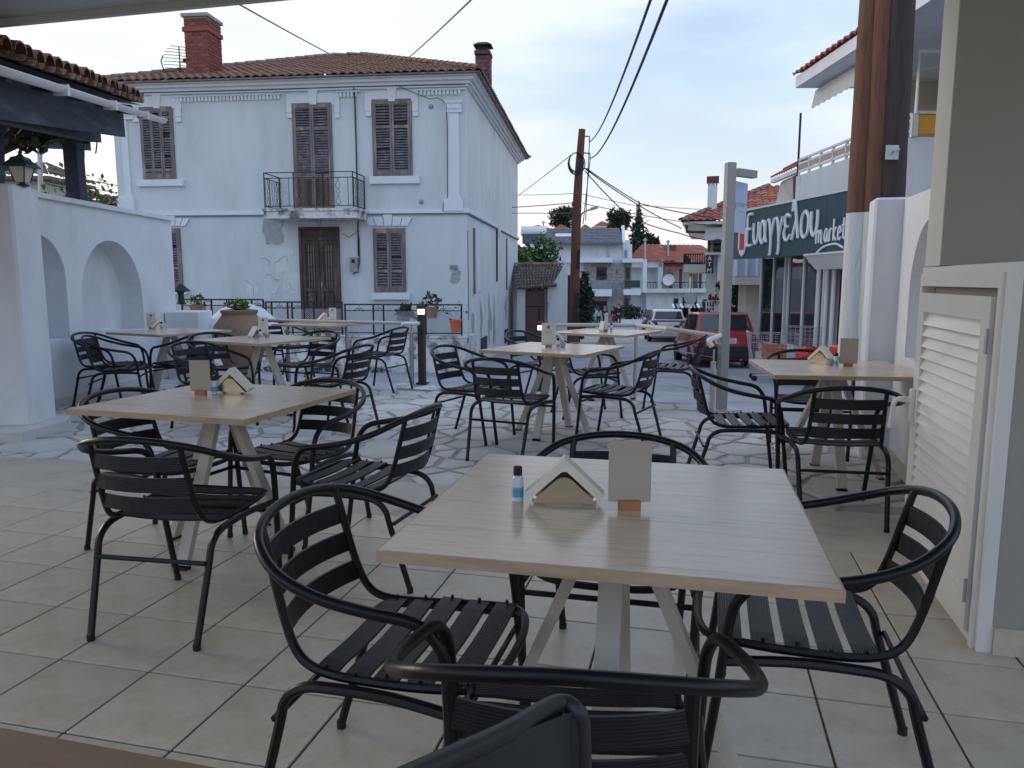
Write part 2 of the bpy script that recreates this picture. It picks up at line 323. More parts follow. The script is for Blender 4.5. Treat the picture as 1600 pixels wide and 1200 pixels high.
def link(name, me, parent=None, kind=None, label=None, loc=None, rz=None):
    o = bpy.data.objects.new(name, me); COL.objects.link(o)
    if parent: o.parent = parent
    if kind: o['kind'] = kind
    if label: o['label'] = label
    if loc is not None: o.location = loc
    if rz is not None: o.rotation_euler.z = rz
    return o
def tag(o, label, cat, group=None):
    o['label'] = label; o['category'] = cat
    if group: o['group'] = group
    return o
def thing(name, label, cat, loc=(0, 0, 0), rz=0.0, group=None):
    o = bpy.data.objects.new(name, None); COL.objects.link(o); o.location = loc; o.rotation_euler.z = rz; o.empty_display_size = .1
    return tag(o, label, cat, group)
def fthing(fr, name, label, cat, group=None): return thing(name, label, cat, (fr.ox, fr.oy, 0), fr.a, group)
def struct(o): o['kind'] = 'structure'; return o
def smooth_pts(ctrl, n=6, closed=False):
    P = [Vector(p) for p in ctrl]; out = []; m = len(P)
    rng = range(m if closed else m - 1)
    for i in rng:
        p0 = P[(i - 1) % m] if closed or i > 0 else P[0]; p1 = P[i]; p2 = P[(i + 1) % m]; p3 = P[(i + 2) % m] if closed or i + 2 < m else P[-1]
        for k in range(n):
            t = k / n; out.append(.5 * ((2 * p1) + (p2 - p0) * t + (2 * p0 - 5 * p1 + 4 * p2 - p3) * t * t + (3 * p1 - p0 - 3 * p2 + p3) * t ** 3))
    if not closed: out.append(P[-1])
    return out
def copy_tree(o, parent=None):
    c = o.copy(); COL.objects.link(c); c.parent = parent
    for ch in list(o.children): copy_tree(ch, c)
    return c
def text_mb(txt, size, depth=.01, align='LEFT'):
    cu = bpy.data.curves.new('t', 'FONT'); cu.body = txt; cu.size = size; cu.extrude = depth / 2; cu.align_x = align
    o = bpy.data.objects.new('t', cu); COL.objects.link(o); bpy.context.view_layer.update()
    me = bpy.data.meshes.new_from_object(o.evaluated_get(bpy.context.evaluated_depsgraph_get())); bpy.data.objects.remove(o)
    return me
def text_ob(name, txt, size, m, parent, loc, rot, depth=.01, align='LEFT'):
    me = text_mb(txt, size, depth, align); me.materials.clear(); me.materials.append(m); me.name = name
    o = link(name, me, parent); o.location = loc; o.rotation_euler = rot; return o

# ------------------------------------------------------------------ ground
GZ = [(-30, 0), (9, -.35), (13, -.62), (17.5, -.82), (20, -.95), (26, -1.15), (35, -1.5), (61, -2.4), (85, -2.5), (115, 0), (160, 4.0), (250, 6.5), (600, 12), (2500, 14)]
def gz(y):
    for (a, za), (b_, zb) in zip(GZ, GZ[1:]):
        if y <= b_: return za + (zb - za) * (max(y, a) - a) / (b_ - a)
    return GZ[-1][1]
g = MB(); ys = [-30, 0, 4, 9, 11, 13, 15, 17.5, 20, 23, 26, 30, 35, 45, 61, 72, 85, 100, 115, 135, 160, 200, 250, 400, 600, 1200, 2500]
xs = [-1500, -300, -80, -30, -12, 0, 12, 30, 80, 300, 1500]
for y in ys:
    for x in xs: g.v.append((x, y, (gz(y) if y >= 9 else -.35) - (.06 if y < 90 and abs(x) <= 80 else 0)))
for j in range(len(ys) - 1):
    for i in range(len(xs) - 1): a = j * len(xs) + i; g.f.append((a, a + 1, a + 1 + len(xs), a + len(xs)))
struct(g.ob('ground', M['grass'], smooth=True))
# street surface (concrete slabs)
st = MB(); rows = [5, 9, 11, 13, 15, 17.5, 20, 23, 26, 30, 35, 40, 45, 52, 61, 72]
for y in rows: 
    for x in (-14, 0, 14): st.v.append((x + (y - 20) * .05 * 0, y, (gz(y) if y >= 9 else -.35)))
for j in range(len(rows) - 1):
    for i in range(2): a = j * 3 + i; st.f.append((a, a + 1, a + 4, a + 3))
struct(st.ob('street', M['street'], smooth=True))
# drainage line along the street's left
# ------------------------------------------------------------------ patio
CA = Frame(0, 0, -R(13.6))           # cafe frame: x = u, y = v
slab_poly = [CA.w(-5.2, 4.52), CA.w(1.75, 4.52), Vector((3.3, 6.6, 0)), Vector((2.55, 6.15, 0)), Vector((2.20, 6.35, 0)), Vector((2.28, 7.66, 0)), at(1060, 627), at(1000, 625), Vector((1.0, 8.62, 0)), at(700, 612), at(575, 605), Vector((-3.2, 10.05, 0)), Vector((-4.6, 10.95, 0)), Vector((-5.1, 10.9, 0)), Vector((-4.9, 6.0, 0))]
pp = [(p.x, p.y) for p in slab_poly]
sl = MB().prism(pp, -.40, -.012)
struct(sl.ob('patio_slab', M['joint']))
def in_poly(x, y, poly):
    c = False; n = len(poly)
    for i in range(n):
        x1, y1 = poly[i]; x2, y2 = poly[i - 1]
        if (y1 > y) != (y2 > y) and x < (x2 - x1) * (y - y1) / (y2 - y1) + x1: c = not c
    return c
def clip(poly, px, py, nx, ny):   # keep side where (p - P).n <= 0
    out = []; n = len(poly)
    for i in range(n):
        a, b_ = poly[i], poly[(i + 1) % n]; da = (a[0] - px) * nx + (a[1] - py) * ny; db = (b_[0] - px) * nx + (b_[1] - py) * ny
        if da <= 0: out.append(a)
        if (da < 0 < db) or (db < 0 < da): t = da / (da - db); out.append((a[0] + (b_[0] - a[0]) * t, a[1] + (b_[1] - a[1]) * t))
    return out
pr = random.Random(3); seeds = []
tries = 0
while tries < 9000:
    tries += 1
    x, y = pr.uniform(-5.6, 3.8), pr.uniform(4, 11.2)
    dmin = pr.choice((.13, .18, .25, .33, .42, .5))
    if all((x - a) ** 2 + (y - c) ** 2 > (.5 * (dmin + d)) ** 2 for a, c, d in seeds): seeds.append((x, y, dmin))
pav = struct(bpy.data.objects.new('stone_paving', None)); COL.objects.link(pav)
cells = []
A0, B0 = CA.w(-5, 4.52), CA.w(2, 4.52); nn = (-(B0 - A0).y, (B0 - A0).x)
for i, (x, y, d) in enumerate(seeds):
    if not in_poly(x, y, pp): continue
    cell = [(x - .6, y - .6), (x + .6, y - .6), (x + .6, y + .6), (x - .6, y + .6)]
    for j, (a, c, d2) in enumerate(seeds):
        if j == i or abs(a - x) > 1.2 or abs(c - y) > 1.2: continue
        L_ = math.hypot(a - x, c - y); nx, ny = (a - x) / L_, (c - y) / L_
        gap = .013 + .007 * ((i * 7 + j * 7) % 5) / 5; wgt = .5 + .33 * (d - d2) / L_ ; 
        cell = clip(cell, x + (a - x) * wgt - nx * gap, y + (c - y) * wgt - ny * gap, nx, ny)
        if len(cell) < 3: break
    for k in range(len(pp)):        # stay on the slab (only clip against edges close by)
        if len(cell) < 3: break
        p, q = pp[k], pp[(k + 1) % len(pp)]; ex, ey = q[0] - p[0], q[1] - p[1]; L_ = math.hypot(ex, ey)
        t = ((x - p[0]) * ex + (y - p[1]) * ey) / L_ ** 2
        if -.05 < t < 1.05 and abs((x - p[0]) * ey - (y - p[1]) * ex) / L_ < .6: cell = clip(cell, p[0] - ey / L_ * .012, p[1] + ex / L_ * .012, ey / L_, -ex / L_)
    if len(cell) >= 3: cells.append((x, y, cell))
cells.sort(key=lambda c: math.hypot(c[0] - .2, c[1] * 1.0))
def stone_mesh(mb, x, y, cell, ox=0, oy=0):
    h = pr.uniform(-.001, .005); ins = .012; n = len(cell)
    cx = sum(p[0] for p in cell) / n; cy = sum(p[1] for p in cell) / n
    # irregular outline
    outl = []
    for k in range(n):
        a, b_ = cell[k], cell[(k + 1) % n]; outl.append(a)
        if math.dist(a, b_) > .14: t = pr.uniform(.35, .65); mx, my = a[0] + (b_[0] - a[0]) * t, a[1] + (b_[1] - a[1]) * t; q = pr.uniform(-.03, .13); outl.append((mx + (cx - mx) * q, my + (cy - my) * q))
    n = len(outl); base = [(p[0] - ox, p[1] - oy, -.03) for p in outl]; rim = [(p[0] - ox, p[1] - oy, h - .006) for p in outl]
    top = []
    for p in outl:
        d = max(math.hypot(p[0] - cx, p[1] - cy), .02); q = 1 - ins / d; top.append((cx + (p[0] - cx) * q - ox, cy + (p[1] - cy) * q - oy, h))
    fs = [tuple(range(2 * n, 3 * n))]
    for r_ in (0, 1):
        for k in range(n): k2 = (k + 1) % n; fs.append((r_ * n + k, r_ * n + k2, r_ * n + n + k2, r_ * n + n + k))
    mb.add(base + rim + top, fs)
vis = lambda x, y: abs(x) < y * .72 + .4
front = [c for c in cells if vis(c[0], c[1])]; rest = [c for c in cells if not vis(c[0], c[1])]
for x, y, cell in front[:300]:
    mb = MB(); stone_mesh(mb, x, y, cell, x, y); o = mb.ob('stone', M['paver'], pav); o.location = (x, y, 0)
if front[300:] + rest:
    mb = MB()
    for x, y, cell in front[300:] + rest: stone_mesh(mb, x, y, cell)
    mb.ob('stone', M['paver_m'], pav, kind='stuff')
# worn concrete threshold strip
th = MB(); th.prism([tuple(CA.w(u, v)[:2]) for u, v in ((-5.6, 3.86), (1.9, 3.86), (1.9, 4.56), (-5.6, 4.56))], -.3, -.002)
struct(th.ob('threshold_strip', M['threshold']))
# indoor-outdoor tile floor
tl = .364; tf = struct(bpy.data.objects.new('tiled_floor', None)); COL.objects.link(tf); tf.rotation_euler.z = CA.a
MB().b2(-6, 3.2, -3.6, 3.858, -.3, -.006).ob('grout_bed', M['grout'], tf)
tme = MB().bbox((0, 0, -.006), (tl - .008, tl - .008, .012), .0022).mesh('tile', M['tile'])
cnt = 0
for i in range(-16, 9):
    for j in range(-10, 11):
        u, v = .05 + tl * (i + .5), 1.917 + .358 * (j - 5 + .5) 
        v = 3.858 - .36 * (10 - j + .5) + .0
        p = CA.w(u, v)
        if v < -3.4 or v > 3.858 or u > 3.1: continue
        inview = p.y > .6 and abs(p.x) < p.y * .74 + .35 and p.y > 1.15
        if inview or (p.y > -.6 and abs(p.x) < 1.6 + .5): 
            o = link('tile', tme, tf, loc=(u, v, 0)); cnt += 1
            o.scale = (1, .36 / tl, 1)
# fill outside of view with one sheet of floor (seldom seen)
# ------------------------------------------------------------------ cafe building round the camera
CE = 4.42
_r = ray(0, 40); _d = CA.loc(_r[0], _r[1]); CZ = H + _r[2] * CE / _d[1] + .045
c_ = fthing(CA, 'cafe_canopy', 'flat pale grey canopy slab over the near tiled terrace, seen at the top left corner', 'canopy')
MB().b2(-7.5, 3.4, -.7, 4.42, CZ, CZ + .22).ob('ceiling_slab', M['soffit'], c_)
MB().b2(-7.5, 3.4, 4.42, 4.46, CZ - .045, CZ + .235).ob('fascia', M['light_plaster'], c_)
# right pillar + louvred meter cupboard
D0 = Vector((1.665, 2.557, 0)); LF = Frame(D0.x, D0.y, -R(14.3))     # local y runs away from us along the louvred front
pil = fthing(LF, 'cafe_pillar', 'big olive grey plastered pillar rising above the white louvred cupboard', 'pillar')
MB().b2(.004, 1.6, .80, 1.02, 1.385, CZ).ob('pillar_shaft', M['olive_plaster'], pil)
MB().b2(0.0, .004, .798, 1.022, 1.385, CZ).ob('lit_face', M['light_plaster'], pil)  # paler sheet: daylight on the pillar's left side put into the colour
cab = fthing(LF, 'louvred_cupboard', 'low olive cupboard with white louvred aluminium door beside the pillar', 'cupboard')
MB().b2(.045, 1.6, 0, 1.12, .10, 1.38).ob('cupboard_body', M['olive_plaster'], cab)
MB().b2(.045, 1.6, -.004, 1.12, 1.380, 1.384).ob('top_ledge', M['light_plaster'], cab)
for k in range(4): MB().b2(.05 + k * .36, .05 + k * .36 + .355, -.012, .3, 0, .10).ob('skirting_tile', M['tile'], cab)
dl = 1.05; dh = 1.38
fr = MB()
fr.b2(-.0, .05, 0, .05, 0, dh); fr.b2(-.0, .05, dl - .05, dl, 0, dh); fr.b2(0, .05, .05, dl - .05, dh - .055, dh); fr.b2(0, .05, .05, dl - .05, 0, .03)
fr.b2(-.012, .0, .022, .05, 0, dh - .03); fr.b2(-.012, 0, dl - .05, dl - .022, 0, dh - .03); fr.b2(-.012, 0, .05, dl - .05, dh - .085, dh - .03)
fr.ob('door_frame', M['white_alu'], cab)
lf = MB(); y0, y1, z0, z1 = .075, dl - .06, .045, dh - .115
for (a, b_, c, d) in ((y0, y0 + .085, z0, z1), (y1 - .085, y1, z0, z1), (y0 + .085, y1 - .085, z0, z0 + .13), (y0 + .085, y1 - .085, z1 - .085, z1)): lf.b2(-.022, .02, a, b_, c, d)
lfo = lf.ob('louvred_door', M['white_alu'], cab)
gb = MB().b2(.012, .018, y0 + .085, y1 - .085, z0 + .13, z1 - .085); gb.ob('slat_backing', M['car_black'], cab)  # black sheet closing the opening behind the slats
nl = 20; zs0, zs1 = z0 + .135, z1 - .09; step = (zs1 - zs0) / nl
lme = MB().box((0, 0, 0), (.006, y1 - y0 - .17, step * 1.28), ry=R(26)).mesh('louvre_slat', M['white_alu'])
for k in range(nl): link('louvre_slat', lme, lfo, loc=(-.006, (y0 + y1) / 2, zs0 + step * (k + .5)))
hd = MB(); hy = y1 - .04; hd.bbox((-.032, hy, .745), (.022, .035, .15), .004)
hd.tube(smooth_pts([(-.03, hy, .765), (-.085, hy, .77), (-.105, hy + .01, .75), (-.11, hy + .015, .70), (-.118, hy + .015, .63)], 4), [.014] * 5 + [.011] * 12, 8)
hd.ob('handle', M['white_alu'], lfo, smooth=True)
for z in (.2, dh - .27): 
    MB().tube([(-.03, y0 - .008, z - .045), (-.03, y0 - .008, z + .045)], .006, 8).ob('hinge', M['galv'], lfo)
# right garden wall with arched niches, pier
WR = Frame(2.66, 5.05, -R(16.5))
def arch_wall(fr, y_a, y_b, thick, top, niches, label, name='white_wall', face=0.0, inward=1, drop=-.05, top2=None):
    """wall along local y; the face is local x = face, body extends 'inward' in x. niches: (y centre, half width, sill z, spring z)"""
    o = fthing(fr, name, label, 'wall')
    rows = []; mb = MB(); x0 = face; x1 = face + thick * inward; dep = .28 * inward
    top2 = top if top2 is None else top2
    tp = lambda y: top + (top2 - top) * (y - y_a) / (y_b - y_a)
    cuts = sorted(niches); cur = y_a
    for (yc, hw, sz, pz) in cuts:
        mb.quad((x0, cur, drop), (x0, yc - hw, drop), (x0, yc - hw, tp(yc - hw)), (x0, cur, tp(cur)))
        mb.quad((x0, yc - hw, drop), (x0, yc + hw, drop), (x0, yc + hw, sz), (x0, yc - hw, sz))
        pts = [(yc - hw, sz), (yc - hw, pz)] + [(yc - hw * math.cos(t * math.pi / 14), pz + hw * math.sin(t * math.pi / 14)) for t in range(1, 14)] + [(yc + hw, pz), (yc + hw, sz)]
        for k in range(1, len(pts) - 2):
            a, b_ = pts[k], pts[k + 1]; mb.quad((x0, a[0], a[1]), (x0, b_[0], b_[1]), (x0, b_[0], tp(b_[0])), (x0, a[0], tp(a[0])))
        for k in range(len(pts)):
            a, b_ = pts[k], pts[(k + 1) % len(pts)]; mb.quad((x0, a[0], a[1]), (x0, b_[0], b_[1]), (x0 + dep, b_[0], b_[1]), (x0 + dep, a[0], a[1]))
        cur = yc + hw
        mb.add([(x0 + dep, p[0], p[1]) for p in pts], [tuple(range(len(pts)))])
    mb.quad((x0, cur, drop), (x0, y_b, drop), (x0, y_b, tp(y_b)), (x0, cur, tp(cur)))
    mb.quad((x0, y_a, tp(y_a)), (x0, y_b, tp(y_b)), (x1, y_b, tp(y_b)), (x1, y_a, tp(y_a)))
    mb.quad((x1, y_a, drop), (x1, y_b, drop), (x1, y_b, tp(y_b)), (x1, y_a, tp(y_a)))
    mb.quad((x0, y_a, drop), (x1, y_a, drop), (x1, y_a, tp(y_a)), (x0, y_a, tp(y_a))); mb.quad((x0, y_b, drop), (x1, y_b, drop), (x1, y_b, tp(y_b)), (x0, y_b, tp(y_b)))
    mb.ob('wall_body', M['white_plaster'], o)
    return o
wr = arch_wall(WR, -1.45, 1.75, .42, 1.86, [(-.37, .48, .80, 1.22)], 'white plastered wall with an arched niche on the right behind the corner table', inward=1, top2=1.92)
MB().b2(-.012, .0, -1.45, .7, 0, .10).ob('skirting', M['tile'], wr)
pr_ = fthing(WR, 'wall_pier', 'white square pier at the far end of the right niche wall, by the wooden poles', 'pier')
MB().bbox((-.06, .60, .90), (.26, .26, 2.02), .015).ob('pier_shaft', M['white_plaster'], pr_)
# left: pier wall, niche wall, block
lp = tag(MB().bbox((-5.17, 6.63, 1.10), (2.0, .38, 2.04), .02).ob('garden_pier', M['white_plaster']), 'thick white plastered wall end at the left edge carrying the lantern', 'wall')
kb = struct(MB().prism([(-6.5, 5.92), (-4.05, 6.12), (-3.99, 6.66), (-4.12, 6.95), (-6.5, 6.95)], -.05, .078).ob('kerb', M['kerb']))
LW = Frame(-4.74, 0, 0)
lw = arch_wall(LW, 6.9, 10.7, .4, 2.14, [(7.66, .44, .71, 1.34), (9.06, .69, .71, 1.10)], 'white plastered wall with two arched niches on the left of the terrace', inward=-1)
MB().b2(0, .014, 6.95, 10.4, 0, .10).ob('skirting', M['kerb'], lw)
cp = MB().box((-.2, 8.78, 2.165), (.50, 3.9, .05)); cp.ob('coping', M['white_plaster'], lw)
blk = thing('white_cupboard_block', 'low white plaster block with panelled cupboard doors by the terracotta jar', 'cupboard', (-4.50, 10.55, 0))
MB().bbox((0, 0, .44), (.46, .5, .92), .012).ob('block_body', M['white_plaster'], blk)
for zc in (.20, .50):
    MB().bbox((.0, -.262, zc), (.34, .022, .24), .004).ob('door_panel', M['white_paint'], blk)
ov = MB(); ov.lathe([(.62, 0), (.60, .25), (.50, .48), (.30, .66), (.10, .74), (.01, .75)], (-3.95, 11.1, .25), 20)
tag(ov.ob('plaster_dome', M['white_plaster'], smooth=True), 'low rounded white plaster mound behind the cupboard block', 'dome')

# ------------------------------------------------------------------ chairs
def make_chair():
    t = thing('terrace_chair', 'chair', 'chair')
    r = .0132
    half = [(.245, .265, .012), (.262, .225, .30), (.270, .20, .50), (.276, .175, .57), (.288, .125, .612), (.305, .02, .632), (.312, -.10, .655), (.292, -.215, .690), (.225, -.305, .732), (.12, -.350, .757), (0, -.362, .765)]
    full = half + [(-x, y, z) for x, y, z in reversed(half[:-1])]
    MB().tube(smooth_pts(full, 4), r, 10).ob('arm_frame', M['tube'], t, True)
    h2 = [(.178, -.330, .746), (.179, -.322, .72), (.181, -.300, .64), (.186, -.268, .53), (.193, -.235, .462), (.203, -.185, .432), (.215, -.10, .424), (.224, .05, .428), (.222, .17, .434), (.198, .245, .434), (.12, .275, .428), (0, .282, .426)]
    full = h2 + [(-x, y, z) for x, y, z in reversed(h2[:-1])]
    MB().tube(smooth_pts(full, 4), .0115, 8).ob('seat_frame', M['tube'], t, True)
    for sx in (1, -1):
        MB().tube(smooth_pts([(sx * .262, .212, .400), (sx * .244, .05, .408), (sx * .237, -.10, .406), (sx * .233, -.19, .396), (sx * .231, -.245, .357), (sx * .228, -.27, .28), (sx * .215, -.355, .012)], 4), .0135, 8).ob('leg', M['tube'], t, True)
        for x, y in ((.245, .265), (.215, -.355)): MB().tube([(sx * x, y, 0), (sx * x, y, .022)], .0148, 8).ob('foot_cap', M['rubber'], t)
    MB().tube([(-.226, -.285, .30), (.226, -.285, .30)], .009, 6).ob('crossbar', M['tube'], t, True); MB().tube([(-.255, .21, .36), (.255, .21, .36)], .009, 6).ob('crossbar', M['tube'], t, True)
    for z, y in ((.675, -.308), (.595, -.290), (.515, -.262)):
        mb = MB(); n_ = 8; ht = .056; w_ = .184; vs = []
        for k in range(n_ + 1):
            x = -w_ + 2 * w_ * k / n_; bow = -.040 * (1 - (x / w_) ** 2); 
            for (dy, dz) in ((.004, -ht / 2), (-.003, -ht / 2), (-.010, ht / 2), (-.003, ht / 2)): vs.append((x, y + bow + dy - 0 * dz, z + dz))
        fs = [(0, 1, 2, 3), (n_ * 4 + 3, n_ * 4 + 2, n_ * 4 + 1, n_ * 4)]
        for k in range(n_):
            for q in range(4): q2 = (q + 1) % 4; fs.append((k * 4 + q, k * 4 + 4 + q, k * 4 + 4 + q2, k * 4 + q2))
        mb.add(vs, fs).ob('back_slat', M['slat_back'], t)
    for y in (-.145, -.060, .025, .110, .195):
        mb = MB(); n_ = 8; w_ = .210 if y < -.1 else .226; d = .062; vs = []
        zz = .440 + (.008 if y > 0 else -.002) + (.003 if y > .15 else 0)
        for k in range(n_ + 1):
            x = -w_ + 2 * w_ * k / n_; sag = -.012 * (1 - (x / w_) ** 2) - (.006 if k in (0, n_) else 0)
            for (dy, dz) in ((-d / 2, -.008), (-d / 2, 0), (d / 2, 0), (d / 2, -.008)): vs.append((x, y + dy, zz + dz + sag))
        fs = [(0, 1, 2, 3), (n_ * 4 + 3, n_ * 4 + 2, n_ * 4 + 1, n_ * 4)]
        for k in range(n_):
            for q in range(4): q2 = (q + 1) % 4; fs.append((k * 4 + q, k * 4 + 4 + q, k * 4 + 4 + q2, k * 4 + q2))
        mb.add(vs, fs)
        for sx in (-1, 1): mb.tube([(sx * (w_ - .008), y, zz - .012), (sx * (w_ - .008), y, zz + .004)], .005, 6)
        mb.ob('seat_slat', M['slat'], t)
    for o_ in t.children:
        for v_ in o_.data.vertices: v_.co.y *= .93
    return t
chair0 = make_chair(); first = [True]
def chair(x, y, head, label):
    o = chair0 if first[0] else copy_tree(chair0); first[0] = False
    o.location = (x, y, 0 if True else 0); o.rotation_euler.z = R(head - 90); tag(o, label, 'chair', 'black metal armchairs on the terrace'); return o
def chp(px, py, head, label):        # seat centre seen at this pixel
    p = at(px, py, .435); return chair(p.x, p.y, head, label)

TABLES = [
 ('front', (.27, 1.90), -13, 'big pale oak square table in the foreground with sanitizer, napkins and blank card'),
 ('left', (-1.42, 3.66), -17, 'pale oak table at the left under the canopy edge, blank card beside its napkins'),
 ('niche', (-3.90, 8.62), -29, 'pale table pushed near the arched niche wall at far left'),
 ('jar', (-2.48, 7.50), -29, 'pale table in front of the terracotta jar'),
 ('rail', (-2.55, 10.2), -29, 'pale table farthest back, in front of the old house door and handrail'),
 ('mid', (.36, 6.45), -28, 'pale table in the middle of the stone paving with upright red-printed card'),
 ('street', (1.07, 8.55), -34, 'pale table at the street edge in front of the parked cars'),
 ('corner', (2.13, 4.97), -8, 'pale table in the right corner against the white niche wall'),
]
def make_table():
    t = thing('cafe_table', 'x', 'table')
    MB().bbox((0, 0, .7395), (.93, .93, .021), .002).ob('table_top', M['oak'], t)
    MB().bbox((0, 0, .7365), (.937, .937, .025), .001).ob('edge_band', M['table_edge'], t)
    MB().box((0, 0, .715), (.26, .26, .016)).ob('top_plate', M['beige_metal'], t)
    for k in range(4):
        a = k * math.pi / 2 + .0; c, s_ = math.cos(a), math.sin(a)
        MB().beam((c * .045, s_ * .045, .707), (c * .335, s_ * .335, .018), .058, .032, up=(c, s_, 0)).ob('leg', M['beige_metal'], t)
        MB().box((c * .338, s_ * .338, .008), (.036, .062, .016), rz=a).ob('foot_pad', M['rubber'], t)
    return t
tab0 = make_table(); TP = {}
for i, (k, (x, y), a, lab) in enumerate(TABLES):
    o = tab0 if i == 0 else copy_tree(tab0); o.location = (x, y, 0); o.rotation_euler.z = R(a); tag(o, lab, 'table', 'square pale oak cafe tables')
    TP[k] = (x, y)
    if i == 0:
        pass
chp(648, 992, -15, 'black slatted armchair at the left side of the foreground table')
chp(1247, 955, 165, 'black slatted armchair at the right side of the foreground table, before the louvred door')
_p = at(975, 683, .75); chair(_p.x + .0 + .36 * math.cos(R(-103)), _p.y + .36 * math.sin(R(-103)), -103, 'black armchair behind the foreground table, only its back hoop showing above the top')
chair(.115, 1.335, 84, 'black armchair nearest the camera with its back hoop at the bottom edge')
chair(-1.29, 2.93, 80, 'black armchair with its back to us at the near side of the left table')
chp(262, 718, -20, 'black armchair on the left side of the left oak table')
chp(463, 703, -115, 'black armchair on the far side of the left table, partly hidden under its corner')
chp(568, 742, 162, 'black armchair at the right side of the left table, seen from its side')
chair(-4.0, 7.72, 14, 'front one of two black armchairs left of the niche table')
chair(-4.28, 8.05, -6, 'rear one of two black armchairs left of the niche table, against the niche')
chp(287, 566, 158, 'black armchair at the right side of the niche table')
chp(335, 594, -28, 'near black armchair left of the jar table, behind the blank card')
chp(352, 572, -40, 'black armchair between the terracotta jar and the jar table')
chp(520, 596, 158, 'black armchair at the right of the jar table, above the left table corner')
chp(478, 568, -118, 'black armchair facing us at the far side of the jar table')
chp(592, 553, 157, 'black armchair right of the farthest table, beside the slim rail post')
chp(448, 541, -30, 'black armchair left of the farthest table')
chp(800, 622, 66, 'black armchair with its back to us at the middle table')
chp(742, 604, -28, 'black armchair at the left side of the middle table')
chp(962, 609, 152, 'black armchair at the right side of the middle table')
chp(922, 580, 12, 'black armchair between the middle table and the street table')
chp(842, 566, -35, 'black armchair beside the lit bollard behind the middle table')
chp(1050, 572, 160, 'black armchair at the right side of the street table, in front of the red car')
chp(1160, 655, -8, 'black armchair left of the right corner table, beside the sign pole foot')
chair(1.83, 4.22, 80, 'black armchair with its back to us at the right corner table')
chair(2.27, 5.72, -100, 'black armchair at the far side of the right corner table')

# table things
def card(px, py, h=.17, w_=.115, rz=0.0, printed=False, lab='', z=.75, lean=0.0):
    p = at(px, py, z); t = thing('menu_card', lab, 'menu card', p, rz, 'upright cards on the cafe tables')
    MB().bbox((0, 0, .0125), (.055, .028, .025), .002).ob('wooden_base', M['wood_block'], t)
    c = MB().box((0, 0, .02 + h / 2), (w_, .0025, h)).ob('card', M['paper'] if printed else M['card'], t)
    if printed:
        MB().lathe([(.014, 0), (.014, .001)], (0, 0, 0), 16).ob('red_emblem', M['red_print'], c).matrix_local = Matrix.Translation((0, -.0018, .02 + h * .82)) @ Matrix.Rotation(R(90), 4, 'X')
        for k in range(2): MB().box((0, -.0018, .02 + h * (.62 - k * .05)), (w_ * .45, .001, .003)).ob('print_line', M['grey_print'], c)
    return t
def napkins(px, py, rz, lab, s=1.0, z=.75):
    p = at(px, py, z); t = thing('napkin_holder', lab, 'napkin holder', p, rz, 'steel napkin holders on the tables')
    mb = MB(); mb.b2(-.055, .055, -.02, .02, .0, .012)
    poly = [(-.095, .012), (.095, .012), (.028, .076)] + [(.028 * math.cos(a), .070 + .018 * math.sin(a)) for a in (R(30), R(60), R(90), R(120), R(150))] + [(-.028, .076)]
    mx = Matrix(((1, 0, 0, 0), (0, 0, 1, 0), (0, 1, 0, 0), (0, 0, 0, 1)))
    for y in (-.034, .034): mb.prism(poly, y - .001, y + .001, mx)
    mb.b2(-.095, .095, -.034, .034, .0105, .0135)
    mb.ob('holder', M['steel'], t)
    for s_, nm in ((1, 'napkin_stack'), (-1, 'napkin_stack')):
        q = MB(); 
        # slab leaning along the triangle side
        pts = [(s_ * .118, .022), (s_ * .104, .004), (s_ * -.0, .098), (0, .133)]
        if s_ < 0: pts = pts[::-1]
        q.prism([(a, b_ + .012) for a, b_ in pts], -.030, .030, mx); q.ob(nm, M['napkin'], t)
    t.scale = (s * .86,) * 3; return t
def bottle(px, py, lab, z=.75, s=1.0):
    p = at(px, py, z); t = thing('sanitizer_bottle', lab, 'bottle', p, 0, 'small hand gel bottles')
    MB().lathe([(.014, 0), (.0165, .003), (.0165, .072), (.014, .080), (.009, .084)], seg=16).ob('bottle_body', M['gel'], t, True)
    MB().lathe([(.0169, .016), (.0169, .046)], seg=16, cap=False).ob('blue_label', M['gel_blue'], t, True)
    MB().lathe([(.0125, .082), (.0125, .106), (.011, .108)], seg=14).ob('cap', M['rubber'], t, True)
    t.scale = (s * .92, s * .92, s * .86); return t
def cup(px, py, lab, z=.75):
    p = at(px, py, z); t = tag(MB().lathe([(.022, 0), (.032, .045), (.030, .045), (.021, .004)], seg=14).ob('small_cup', M['cup'], None, True), lab, 'cup', 'small grey cups on the tables'); t.location = p; return t
bottle(809, 783, 'clear hand gel bottle with black cap and blue label, on the foreground table')
napkins(882, 786, R(-6), 'steel napkin holder with cream napkins on the foreground table', 1.0)
card(983, 796, .155, .106, R(-2), False, 'blank beige card on a wooden foot, foreground table')
card(314, 617, .155, .105, R(-4), False, 'blank beige card on the left table under the canopy edge')
bottle(335, 616, 'gel bottle between card and napkins on the left table')
napkins(365, 614, R(-12), 'napkin holder on the left table', 1.05)
card(237, 514, .17, .10, R(10), True, 'printed card on the table by the arched niche')
napkins(249, 514, R(50), 'napkin holder on the niche table', .95); bottle(253, 515, 'gel bottle on the niche table'); 
napkins(399, 528, R(75), 'napkin holder seen end-on on the table in front of the jar', .95); bottle(407, 529, 'gel bottle on the table in front of the jar'); card(412, 524, .17, .10, R(8), True, 'printed card on the table in front of the jar'); cup(418, 528, 'small cup on the table in front of the jar')
napkins(507, 502, R(35), 'napkin holder on the farthest table', 1.0); card(520, 502, .17, .10, R(12), True, 'printed card on the farthest table before the house door'); bottle(513, 503, 'gel bottle on the farthest table')
